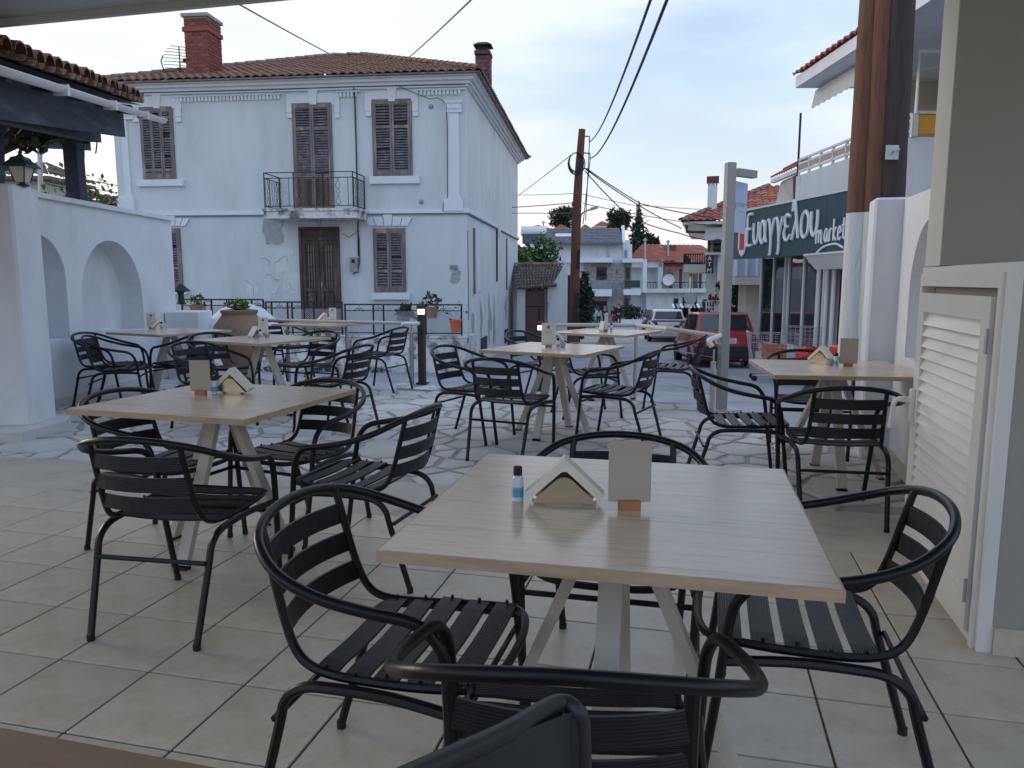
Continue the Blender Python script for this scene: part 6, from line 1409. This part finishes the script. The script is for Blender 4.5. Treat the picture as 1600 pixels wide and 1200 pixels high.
car('faded red hatchback parked at the kerb, plate ending 7505', 5.48, 19.3, 4.0, M['carred'], plate='ΚΝ 7505')
car('white hatchback parked ahead of the red one', 7.17, 34.6, 7.0, M['carwhite'], 4.2, 1.80, 1.50, 'round', plate='ΝΙ 4183', dark_bumper=False)
car('dark blue small car parked beyond the white hatchback', 10.05, 53, 8, M['cardark'], 3.8, 1.7, 1.48, 'round', dark_bumper=False)

# ------------------------------------------------------------------ market building
SG = Frame(atY(1168, 380, 19).x, 19, R(8.2) + R(90))       # local x runs away up the street, local y towards the left (street)
# simpler: use direct world frames with local y = away
MK = Frame(6.62, 15.0, R(1.0))        # local y away, face at local x = 0 (facing -x)
mk = fthing(MK, 'market_building', 'two-storey grocery market with dark green sign, glass front and upper balcony on the right', 'building')
ZP = -.30
def mkp(px, py, x0=0): return MK.sp(px, py, x0)
yF = mkp(1184, 500)[0]
MB().b2(.14, 6, -4.0, yF - .001, -1.2, ZP).ob('plinth', M['white_plaster'], mk); MB().b2(-.35, .139, -4.0, yF + .2, -1.2, ZP - .16).ob('plinth_step', M['kerb'], mk)
MB().b2(.45, 6, -4.0, yF, ZP, 2.2).ob('shop_interior', M['car_black'], mk)
ztg = mkp(1200, 402)[1]
# glazing: frames and panes
cols = [1185, 1204, 1222, 1228, 1251, 1273, 1283, 1291, 1300]
ys_ = [mkp(c, 480)[0] for c in cols]
for i in range(len(ys_) - 1):
    a, b_ = ys_[i + 1], ys_[i]
    if (b_ - a) > .25 and i not in (5, 7): MB().b2(.06, .075, a + .03, b_ - .03, ZP + .04, ztg - .03).ob('glass_pane', M['glass_dark'], mk)
for i, y in enumerate(ys_): w_ = .05 if i < 4 else .08; MB().b2(.02, .12, y - w_ / 2, y + w_ / 2, ZP, ztg).ob('mullion', M['white_metal'], mk)
MB().b2(.0, .14, ys_[-1], yF, ztg, ztg + .12).ob('transom', M['white_metal'], mk); MB().b2(.0, .12, ys_[-2], yF, ZP, ZP + .05).ob('sill', M['white_metal'], mk)
MB().b2(.03, .11, ys_[4] + .04, ys_[3] - .04, ZP + .05, ZP + .12).ob('door_rail', M['white_metal'], mk)
# columns by the entrance
for px in (1279, 1292, 1303): y = mkp(px, 480)[0]; MB().tube([(-.02, y, ZP), (-.02, y, ztg + .1)], .05, 12).ob('column', M['white_metal'], mk, True)
MB().b2(.10, .115, -4, ys_[-1] - .2, ZP + .04, ztg).ob('glass_pane', M['glass_dark'], mk)
# sign band: own frame, angled
dirS = Vector((-.143, .99, 0)).normalized(); pS = Vector((atY(1168, 360, 19).x, 19, 0)) 
SF = Frame(pS.x, pS.y, math.atan2(-dirS.x, dirS.y))       # local y = away along sign, face at local x = 0
sgf = fthing(SF, 'market_sign', 'long dark green shop sign with raised white Greek lettering', 'sign')
ysa = SF.sp(1143, 397)[0]; ysb = -5.3; zb0, zt0 = SF.sp(1168, 399)[1], SF.sp(1168, 334)[1]
zbn = 1.86; ztn = 3.02
npan = 7
for k in range(npan):
    a = ysb + (ysa - ysb) * k / npan; b_ = ysb + (ysa - ysb) * (k + 1) / npan
    MB().b2(0, .10, a + .004, b_ - .004, zbn, ztn).ob('sign_panel', M['green_sign'], sgf)
MB().b2(-.03, .14, ysb, ysa, ztn, ztn + .045).ob('top_trim', M['white_metal'], sgf); MB().b2(.10, .6, ysb, ysa, zbn + .02, ztn - .02).ob('sign_box', M['lead'], sgf)
# stroke lettering, coordinates in letter box (0..w, 0..1), baseline 0
ST = {
 'E': (.55, [[(.5, 1.02), (.08, .98), (.06, .5), (.05, .02), (.5, .0)], [(.06, .52), (.42, .54)]]),
 'υ': (.55, [[(.04, .70), (.05, .25), (.2, .02), (.38, .10), (.46, .35), (.46, .72)]]),
 'α': (.62, [[(.48, .72), (.44, .25), (.22, .0), (.05, .18), (.05, .5), (.22, .72), (.40, .55), (.47, .2), (.58, .02)]]),
 'γ': (.60, [[(.02, .72), (.14, .62), (.28, .1), (.27, -.35), (.20, -.38)], [(.28, .12), (.40, .45), (.52, .74)]]),
 'ε': (.52, [[(.46, .68), (.22, .76), (.06, .62), (.12, .42), (.30, .40)], [(.14, .40), (.02, .22), (.12, .02), (.32, .0), (.48, .14)]]),
 'λ': (.62, [[(.06, .82), (.10, 1.08), (.22, 1.05), (.34, .6), (.52, .0)], [(.33, .55), (.06, -.02)]]),
 'ο': (.62, [[(.30, .76), (.08, .6), (.05, .2), (.25, 0), (.50, .15), (.53, .55), (.32, .76)]]),
 'm': (1.0, [[(.04, .0), (.06, .62)], [(.06, .40), (.24, .62), (.38, .45), (.38, .02)], [(.39, .40), (.58, .62), (.72, .45), (.72, .06), (.84, .02)]]),
 'a': (.55, [[(.42, .55), (.18, .6), (.05, .25), (.2, .02), (.4, .3), (.43, .5), (.42, .1), (.52, .02)]]),
 'r': (.42, [[(.06, .0), (.08, .58)], [(.08, .35), (.20, .56), (.36, .56)]]),
 'k': (.50, [[(.06, .0), (.08, 1.0)], [(.38, .60), (.10, .28), (.42, .0)]]),
 'e': (.48, [[(.06, .28), (.38, .36), (.26, .6), (.08, .45), (.08, .1), (.26, .0), (.42, .12)]]),
 't': (.40, [[(.18, .95), (.14, .2), (.26, .0), (.38, .08)], [(.0, .62), (.36, .66)]])}
def write(txt, y_start, z0, hgt, r_, rise=0.0, wd=1.0, nm='letter'):
    y = y_start
    for ch in txt:
        w_, strokes = ST[ch]; mb = MB()
        for s_ in strokes:
            pts = smooth_pts([(-.03, y - a * hgt * wd, z0 + b_ * hgt + rise * (y_start - y)) for a, b_ in s_], 4)
            mb.tube(pts, r_, 8)
        mb.ob(nm, M['white_letter'], sgf, True); y -= (w_ + .06) * hgt * wd
    return y
yst = SF.sp(1168, 370)[0]; yen = SF.sp(1281, 370)[0]; total = sum(ST[c][0] + .06 for c in 'Eυαγγελου'); hL = .72; wdf = (yst - yen) / (total * hL)
write('Eυαγγελου', yst - .02, 2.18, hL, .037, .018, wdf)
ym0, ym1 = SF.sp(1277, 370)[0], SF.sp(1324, 370)[0]; tot = sum(ST[c][0] + .06 for c in 'market'); hM = .42; write('market', ym0, 2.07, hM, .022, .055, (ym0 - ym1) / (tot * hM))
# shield logo at the far end
c = SF.sp(1161, 378); mxs = Matrix(((0, 0, -1, 0), (1, 0, 0, 0), (0, 1, 0, 0), (0, 0, 0, 1)))
yy = c[0]; shp = [(yy - .22 + .0, 2.40), (yy - .22, 2.15), (yy - .12, 1.98), (yy, 1.92), (yy + .12, 1.98), (yy + .22, 2.15), (yy + .22, 2.40), (yy + .2, 2.62), (yy - .2, 2.62)]
MB().prism(shp, .002, .03, mxs).ob('shield_logo', M['white_letter'], sgf); MB().prism([(yy - .13, 2.08), (yy + .13, 2.08), (yy + .13, 2.50), (yy - .13, 2.50)], .031, .036, mxs).ob('red_square', M['red'], sgf)
cp_ = [SF.sp(px, py) for px, py in ((1277, 396), (1285, 388), (1295, 383), (1308, 381), (1319, 387))]; MB().tube(smooth_pts([(-.02, a, z) for a, z in cp_], 4), .022, 8).ob('swoosh', M['white_letter'], sgf, True)
# roller-awning box over the door
a, b_ = mkp(1261, 400, -.5), mkp(1325, 420, -.5)
ax_ = fthing(MK, 'awning_box', 'cream folded awning box over the market entrance', 'awning'); MB().add([(-.55, b_[0], a[1]), (-.55, a[0], a[1]), (-.0, a[0], a[1]), (-.0, b_[0], a[1]), (-.42, b_[0], a[1] - .28), (-.42, a[0] - .25, a[1] - .28), (0, a[0] - .25, a[1] - .28), (0, b_[0], a[1] - .28)], [(0, 1, 2, 3), (7, 6, 5, 4), (0, 4, 5, 1), (1, 5, 6, 2), (3, 7, 4, 0)]).ob('awning_valance', M['fabric_white'], ax_); MB().b2(-.57, 0, b_[0], a[0] + .02, a[1] + .002, a[1] + .04).ob('awning_rail', M['white_metal'], ax_)
# upper storey: parapet, rail with panels, roof
zpar = mkp(1250, 275, .05)[1] + .02; zrt = mkp(1290, 232, .05)[1]
yP = mkp(1243, 300, .05)[0]; yN = mkp(1421, 200, .05)[0]
MB().b2(.05, .25, yN, yP, 1.9, zpar).ob('parapet', M['side_plaster'], mk)
MB().b2(.25, 6, yN, yN + .2, 2.75, zpar).ob('parapet', M['side_plaster'], mk); MB().b2(.25, 6, yN + .2, yP, zpar - .6, zpar - .4).ob('balcony_floor', M['white_plaster'], mk)
nP = 8
for k in range(nP + 1):
    y = yP + (yN - yP) * k / nP; MB().beam((.10, y, zpar), (.10, y, zrt), .05, .05).ob('rail_post', M['white_metal'], mk)
    if k < nP: y2 = yP + (yN - yP) * (k + 1) / nP; MB().b2(.08, .10, min(y, y2) + .05, max(y, y2) - .05, zpar + .14, zrt - .14).ob('balcony_panel', M['beige_panel'], mk)
for z in (zrt, zpar + .10, zrt - .10): MB().beam((.10, yP, z), (.10, yN, z), .05, .045).ob('rail', M['white_metal'], mk)
MB().tube([(.08, yP, 1.9), (.08, yP, zrt + 1.05)], .025, 6).ob('flag_rod', M['dark_iron'], mk)
MB().b2(.16, 3.0, yN - .03, yN, zpar + .05, zrt - .02).ob('yellow_panel', M['yellow'], mk)
for x in (.13, 1.2): MB().beam((x, yN - .04, zpar), (x, yN - .04, zrt + .02), .06, .05).ob('rail_post', M['galv'], mk)
MB().beam((.13, yN - .04, zrt + .02), (3, yN - .04, zrt + .02), .05, .05).ob('rail', M['galv'], mk)
# white pipe frame rising above the yellow panel
a = MK.pl(1436, 80, yN - .06); wf = MB().tube([(MK.pl(1431, 178, yN - .06)[0], yN - .06, zrt), (MK.pl(1437, 80, yN - .06)[0], yN - .06, a[1]), (3.0, yN - .06, a[1])], .03, 8).ob('pipe_frame', M['white_metal'], mk, True)
zroof = mkp(1300, 100, -.75)[1]
yR = mkp(1243, 132, -.75)[0]; zR = mkp(1243, 136, -.75)[1]
MB().b2(-.75, 7, yN - 3, yR, zR - .02, zR + .20).ob('roof_slab', M['white_plaster'], mk)
rr_ = MB(); tiled(rr_, (-.80, yN - 3, zR + .2), (-.80, yR + .05, zR + .2), (3, yR + .05, zR + 1.4), (3, yN - 3, zR + 1.4), .24, .4, .055, 5); rr_.ob('roof', M['red_tile'], mk, kind='stuff')
MB().b2(2.2, 6.8, yN - 1, yR - .6, zpar - .4, zR - .02).ob('upper_wall', M['cream_plaster'], mk); MB().b2(1.0, 6.8, yR - .55, yR - .4, zpar - .4, zR - .02).ob('upper_wall', M['cream_plaster'], mk)
# folded awning under the roof slab
ya_, yb_ = mkp(1276, 150, -.3)[0], mkp(1340, 100, -.3)[0] - 1.5; mb = MB(); n_ = 26
for k in range(n_ + 1): y = ya_ + (yb_ - ya_) * k / n_; mb.v += [(-.34, y, zR - .10), (-.40, y, zR - .42 - .03 * (k % 2))]
for k in range(n_): mb.f.append((2 * k, 2 * k + 2, 2 * k + 3, 2 * k + 1))
mb.ob('awning_valance', M['fabric_white'], mk); MB().tube([(-.30, ya_, zR - .10), (-.30, yb_, zR - .10)], .05, 8).ob('awning_roller', M['white_metal'], mk)
for yy_ in (ya_ - 1.0, ya_ - 2.2): MB().tube([(-.3, yy_, zR - .1), (.5, yy_ + .3, zR - .25), (1.0, yy_, zR - .15)], .03, 6).ob('awning_arm', M['white_metal'], mk)
# white neighbour bay beyond the sign with light panels
nbh = thing('white_annex', 'pale annex with light blue panels under a beige band beyond the glass front', 'building')
a, b_ = atY(1148, 397, 22.5), atY(1188, 432, 22.5); MB().b2(a.x, b_.x + 1.5, 22.5, 24, b_.z, a.z + .4).ob('upper_panel', M['banner'], nbh); c = atY(1160, 445, 22.5); MB().b2(a.x, b_.x + 1.5, 22.4, 24, c.z, b_.z - .01).ob('beige_band', M['fabric_beige'], nbh); MB().b2(a.x + .6, b_.x + 1.5, 23.2, 24, -1.3, c.z - .01).ob('wall', M['cream_plaster'], nbh)
for px in (1150, 1166, 1182): q = atY(px, 415, 22.45); MB().b2(q.x - .03, q.x + .03, 22.38, 22.5, b_.z, a.z).ob('panel_rib', M['white_metal'], nbh)
# distant part of the market roof, with drop blind
rr = thing('rear_roof', 'red tiled eave with beige drop blind behind the market balcony', 'roof')
e0_, e1_ = atY(1205, 280, 22), atY(1262, 255, 18.5); t1_, t0_ = atY(1262, 246, 20.5), atY(1240, 258, 22.5); mb = MB(); tiled(mb, e0_, e1_, t1_, t0_, .24, .35, .05, 5); mb.ob('roof_tiles', M['red_tile'], rr, kind='stuff')
MB().beam(e0_ + Vector((.05, 0, -.06)), e1_ + Vector((.05, 0, -.06)), .12, .10).ob('fascia', M['white_paint'], rr); MB().quad(atY(1220, 285, 21.5), atY(1239, 276, 20), atY(1239, 318, 20), atY(1211, 322, 21.2)).ob('drop_blind', M['fabric_beige'], rr)
MB().add([atY(1222, 283, 21.8), atY(1250, 270, 20.5), atY(1250, 345, 20.5), atY(1222, 345, 21.8)], [(0, 1, 2, 3)]).ob('wall', M['cream_plaster'], rr)
# recess shade as a dark wood block, + pipe, under the balcony near the wooden poles
rc = fthing(MK, 'market_side_recess', 'dark block put in as the shade of the recess below the yellow balcony panel', 'shaded_recess'); MB().b2(.3, 3.5, yN - 2.2, yN - .2, -.3, 2.75).ob('recess_body', M['dark_wood'], rc); MB().tube([(.2, yN - 2.3, 2.35), (3.2, yN - 2.35, 2.75)], .05, 8).ob('pipe', M['galv'], rc)
# cream building with ATM sign
CB = Frame(atY(1103, 450, 28).x, 28, -R(15))
cb0 = fthing(CB, 'cream_building', 'cream building with red hipped roof, chimney and vertical ATM sign', 'building')
def cbx(x0, y0, x1, y1, d0, d1, name, m, par=None): return gb2(x0, y0, x1, y1, d0, d1, name, m, par or cb0, CB)
ze = CB.pl(1110, 361, 0)[1]
MB().b2(0, 7, 0, 9, -1.4, ze).ob('wall', M['cream_plaster'], cb0)
tipx, tipz = CB.pl(1064, 346, -.9); ztop = CB.pl(1215, 291, 4)[1]
mb = MB(); ex1 = 8.0; tiled(mb, (tipx, -.9, tipz), (ex1, -.9, tipz), (CB.pl(1216, 291, 4)[0] + 2, 4, ztop), (CB.pl(1200, 291, 4)[0], 4, ztop), .26, .40, .06, 5); tiled(mb, (tipx, 9.5, tipz), (tipx, -.9, tipz), (CB.pl(1200, 291, 4)[0], 4, ztop), (CB.pl(1200, 291, 4)[0], 4, ztop), .26, .4, .06, 5); mb.ob('roof', M['red_tile'], cb0, kind='stuff')
MB().b2(tipx + .05, ex1, -.85, 9.4, tipz - .10, tipz - .01).ob('eave_soffit', M['white_paint'], cb0)
ridge((tipx, -.9, tipz), (CB.pl(1200, 291, 4)[0], 4, ztop), cb0, cap_old)
a = CB.pl(1105, 325, .5); b_ = CB.pl(1121, 290, .5); chm = MB().b2(a[0], b_[0], .5, 1.0, tipz - .2, b_[1]).ob('chimney', M['white_plaster'], cb0); MB().b2(a[0] + .08, b_[0] - .08, .56, .94, b_[1], b_[1] + .12).ob('flue_gap', M['white_paint'], chm)
for xx in (a[0], b_[0] - .06): MB().b2(xx, xx + .06, .5, 1.0, b_[1], b_[1] + .14).ob('flue_post', M['lead'], chm)
MB().b2(a[0] - .05, b_[0] + .05, .45, 1.05, b_[1] + .14, b_[1] + .34).ob('chimney_cap', M['brick'], chm)
g_ = MB(); zg = CB.pl(1067, 362, -.9)[1]; g_.tube([(tipx + .2, -.8, tipz - .12), (tipx + .2, -.8, zg), (CB.pl(1106, 362, -.5)[0], -.3, zg)], .05, 8); g_.ob('gutter_pipe', M['dark_wood'], cb0, True)
zbf = CB.pl(1100, 413, -.1)[1]; bx0 = CB.pl(1068, 420, 0)[0]
MB().b2(bx0, 0, -.1, 6, zbf - .28, zbf).ob('balcony_slab', M['cream_plaster'], cb0); br_ = MB(); zr2 = CB.pl(1085, 397, -.05)[1]
for z in (zbf + .05, zr2): br_.beam((bx0, -.05, z), (0, -.05, z), .04, .04); br_.beam((bx0 + .02, -.05, z), (bx0 + .02, 6, z), .04, .04)
for k in range(11): x = bx0 * (k / 10); br_.beam((x, -.05, zbf), (x, -.05, zr2), .03, .03)
for k in range(30): br_.beam((bx0 + .02, k * .2, zbf), (bx0 + .02, k * .2, zr2), .03, .03)
br_.ob('balcony_railing', M['rust_iron'], cb0)
zl2 = CB.pl(1120, 395, -.4)[1]; MB().b2(-.1, 4.5, -.6, 0, zl2 - .07, zl2).ob('ledge', M['cream_plaster'], cb0)
for px in (1107, 1116, 1124, 1132, 1140): 
    q0_, q1_ = CB.pl(px, 365, -.05), CB.pl(px + 3, 393, -.05); w_ = MB().b2(q0_[0], q1_[0], -.06, 0, q1_[1], q0_[1]).ob('shutter', M['dark_wood'], cb0)
for px in (1122, 1130, 1137): q0_, q1_ = CB.pl(px, 398, -.3), CB.pl(px + 2.4, 450, -.3); MB().b2(q0_[0], q1_[0], -.34, -.1, q1_[1], q0_[1]).ob('white_post', M['white_paint'], cb0)
acu = MB().bbox((CB.pl(1117, 362, -.4)[0], -.25, CB.pl(1117, 365, -.4)[1]), (.7, .35, .45), .02).ob('aircon_unit', M['white_paint'], cb0)
bell = thing('street_bell', 'black round lantern-shaped fitting on the ledge of the cream building', 'lamp', CB.w(CB.pl(1121, 393, -.5)[0], -.5, CB.pl(1121, 393, -.5)[1])); MB().lathe([(.14, 0), (.2, .06), (.2, .2), (.12, .24), (.22, .28), (.22, .38), (.05, .44)], seg=14).ob('body', M['car_black'], bell, True)
q0_, q1_ = CB.pl(1103.5, 399, -.6), CB.pl(1114.5, 427, -.6); at_ = thing('atm_sign', 'vertical black ATM sign with white letters on the cream building', 'sign', CB.w(0, 0, 0), CB.a); MB().b2(q0_[0], q1_[0], -.68, -.5, q1_[1], q0_[1]).ob('sign_box', M['car_black'], at_)
hh = (q0_[1] - q1_[1]) / 3
for k, ch in enumerate('ATM'): text_ob('letter', ch, hh * 1.05, M['white_letter'], at_, ((q0_[0] + q1_[0]) / 2 - .01, -.69, q0_[1] - hh * (k + .88)), (R(90), 0, 0), .01, 'CENTER')
# rose bush with trellis
rbp = atY(1150, 470, 24.5); rbt = thing('rose_bush', 'tall rose bush with red flowers behind the sign pole', 'rose bush', (rbp.x, 24.5, gz(24.5)))
rel = lambda px, py: (atY(px, py, 24.5) - Vector((rbp.x, 24.5, gz(24.5))))
bl_ = [tuple(rel(px, py)) + (r_, .45, r_) for px, py, r_ in ((1148, 445, .30), (1160, 455, .38), (1150, 470, .42), (1163, 478, .40), (1135, 455, .22), (1115, 470, .20), (1105, 478, .26), (1100, 492, .24), (1168, 492, .32), (1125, 447, .16), (1176, 462, .15), (1172, 440, .12), (1165, 505, .3), (1152, 490, .35))]
leaves(3600, bl_, .055, 81, 'foliage', M['leaf_b'], rbt, shell=.3)
mb = MB()
for px, py, r_ in ((1152, 454, .09), (1158, 455, .10), (1164, 456, .08), (1108, 465, .07), (1120, 452, .05), (1155, 435, .06), (1124, 468, .05), (1127, 480, .05), (1145, 433, .05), (1103, 461, .06), (1168, 470, .05), (1115, 443, .05), (1135, 434, .05)): c = rel(px, py) + Vector((0, -.5, 0)); mb.lathe([(r_ * .3, -r_ * .7), (r_, -r_ * .2), (r_ * .9, r_ * .4), (r_ * .3, r_ * .7)], tuple(c), 7)
mb.ob('roses', M['rose'], rbt); MB().tube([(0, 0, 0), (.05, 0, .8), (.0, 0, 1.6)], .035, 6).ob('stem', M['bark'], rbt)
tr_ = thing('white_trellis', 'white lattice fence panel beside the red car', 'fence', (rbp.x, 24.2, 0)); mb = MB()
a, b_ = atY(1104, 470, 24.2), atY(1124, 500, 24.2); zt_, zb_ = a.z, -1.1
for k in range(6): x = a.x + (b_.x - a.x) * k / 5 - rbp.x; MB().b2(x - .02, x + .02, 0, .03, zb_, zt_).ob('upright', M['white_paint'], tr_)
for k in range(7): z = zt_ - k * .2; MB().b2(a.x - rbp.x, b_.x - rbp.x, -.012, 0, z - .02, z + .02).ob('rail', M['white_paint'], tr_)

# shopping trolley, red toy, baskets
tpos = atY(1190, 590, 15.6); trl = thing('shopping_trolley', 'wire shopping trolley loaded with orange baskets beside the market front', 'shopping trolley', (5.25, 15.6, gz(15.6)), R(-12))
zT0, zT1 = .42, .98; mb = MB()
def wireframe_box(mb, x0, x1, y0, y1, z0, z1, s_=.09, r_=.006):
    n_ = int((x1 - x0) / s_)
    for k in range(n_ + 1):
        x = x0 + (x1 - x0) * k / n_
        for y in (y0, y1): mb.beam((x, y, z0), (x, y, z1), r_, r_)
        mb.beam((x, y0, z0), (x, y1, z0), r_, r_)
    n_ = int((y1 - y0) / s_)
    for k in range(n_ + 1):
        y = y0 + (y1 - y0) * k / n_
        for x in (x0, x1): mb.beam((x, y, z0), (x, y, z1), r_, r_)
    n_ = int((z1 - z0) / s_)
    for k in range(n_ + 1):
        z = z0 + (z1 - z0) * k / n_; rr2 = r_ * (2 if k == n_ else 1)
        mb.beam((x0, y0, z), (x1, y0, z), rr2, rr2); mb.beam((x0, y1, z), (x1, y1, z), rr2, rr2); mb.beam((x0, y0, z), (x0, y1, z), rr2, rr2); mb.beam((x1, y0, z), (x1, y1, z), rr2, rr2)
wireframe_box(mb, -.3, .62, -.25, .25, zT0, zT1); mb.ob('wire_basket', M['galv'], trl, kind='stuff')
mb = MB()
for y in (-.22, .22): mb.tube([(.55, y, .12), (-.25, y, .12), (-.28, y, .5), (-.36, y, 1.0)], .02, 6)
mb.tube([(-.36, -.25, 1.0), (-.36, .25, 1.0)], .02, 8); mb.ob('frame', M['galv'], trl)
for x in (-.22, .5):
    for y in (-.22, .22): MB().tube([(x, y - .02, .06), (x, y + .02, .06)], .06, 12).ob('wheel', M['tyre'], trl)
for k in range(4):
    bk = thing('shopping_basket', ('lowest', 'second lowest', 'second highest', 'topmost')[k] + ' of the orange baskets stacked in the wire trolley', 'basket', (5.42, 15.58, gz(15.6) + .44 + k * .075), R(-12 + k * 3), 'orange baskets in the trolley'); mb = MB()
    mb.beam((-.22, -.15, .06), (.22, -.15, .06), .02, .03); mb.beam((-.22, .15, .06), (.22, .15, .06), .02, .03); mb.beam((-.22, -.15, .06), (-.22, .15, .06), .02, .03); mb.beam((.22, -.15, .06), (.22, .15, .06), .02, .03)
    for j in range(9): x = -.2 + j * .05; mb.beam((x, -.14, 0), (x, .14, 0), .015, .01); mb.beam((x, -.15, .06), (x, -.14, 0), .015, .01); mb.beam((x, .15, .06), (x, .14, 0), .015, .01)
    mb.ob('basket_shell', M['orange'], bk)
tr2 = thing('shopping_trolley', 'second wire trolley parked closer to the glass front', 'shopping trolley', (6.35, 16.5, gz(16.5) + .10), R(-20)); mb = MB(); wireframe_box(mb, -.35, .45, -.25, .25, .45, 1.0); mb.ob('wire_basket', M['galv'], tr2, kind='stuff'); mb = MB()
for y in (-.22, .22): mb.tube([(.45, y, .12), (-.3, y, .12), (-.36, y, 1.02)], .014, 6)
mb.ob('frame', M['galv'], tr2)
c = atY(1264, 552, 14.6); rd = thing('red_plastic_bin', 'bright red rounded plastic container in front of the shop glass', 'container', (c.x, c.y, -.62)); MB().bbox((0, 0, .2), (.40, .36, .50), .05).ob('container_body', M['red'], rd); MB().lathe([(.26, .46), (.26, .52), (.2, .62), (.10, .68), (.02, .69)], seg=8).ob('lid', M['red'], rd); MB().bbox((0, -.2, .55), (.2, .04, .12), .01).ob('front_flap', M['red'], rd)
c = atY(1311, 545, 12.5); tag(MB().bbox((c.x, c.y, c.z - .15), (.22, .3, .42), .03).ob('red_box', M['red']), 'red box edge showing beside the limewashed poles', 'box')
dm = struct(MB().prism([(4.4, 11.6), (5.6, 11.2), (6.4, 13.2), (5.4, 13.6)], gz(12.5) - .1, gz(11.2) + .02).ob('door_mat', M['car_black']))

# ------------------------------------------------------------------ wooden double pole by the right wall
def big_pole(px0, px1, Y, r0, r1, lab, top='pole_wood', white=True, zpaint=2.02):
    b_, t_ = atY(px0, 560, Y), atY(px1, 0, Y); d = (t_ - b_) / (t_.z - b_.z); z0 = -.45; z1 = 6.5
    P0 = b_ + d * (z0 - b_.z); o = thing('wooden_pole', lab, 'utility pole', P0)
    f = lambda z: d * (z - z0); rad = lambda z: r0 + (r1 - r0) * (z - z0) / (z1 - z0)
    zz = [z0 + (zpaint - z0) * k / 5 for k in range(6)] if white else [z0]
    if white:
        s_ = MB(); s_.tube([f(z) for z in zz], [rad(z) * 1.012 for z in zz], 14); s_.ob('limewashed_foot', M['pole_white'], o, True)
    zz = [zpaint + (z1 - zpaint) * k / 8 for k in range(9)] if white else [z0 + (z1 - z0) * k / 9 for k in range(10)]
    MB().tube([f(z) + Vector((rnd.uniform(-.004, .004), 0, 0)) for z in zz], [rad(z) * rnd.uniform(.98, 1.02) for z in zz], 14).ob('pole_shaft', M[top], o, True)
    return o, f
big_pole(1327, 1361, 8.1, .125, .10, 'reddish wooden pole with limewashed foot, left of the pair by the right wall')
big_pole(1352, 1383, 8.0, .12, .10, 'brown wooden pole with limewashed foot, middle of the cluster by the right wall')
pd, pf = big_pole(1378, 1407, 7.95, .15, .13, 'dark wooden pole, right of the cluster by the right wall', top='pole_dark', white=False)  # pole standing in shade, the shade put into its darker wood colour
c = atY(1394, 238, 7.78); pl_ = thing('pole_plate', 'small galvanised plate with hook bolted on the dark pole', 'plate', c); MB().bbox((0, 0, 0), (.13, .012, .14), .003).ob('plate', M['galv'], pl_); MB().tube(smooth_pts([(0, 0, 0), (.02, -.05, .01), (.05, -.05, .02), (-.02, -.05, -.03)], 3), .008, 6).ob('hook', M['galv'], pl_)
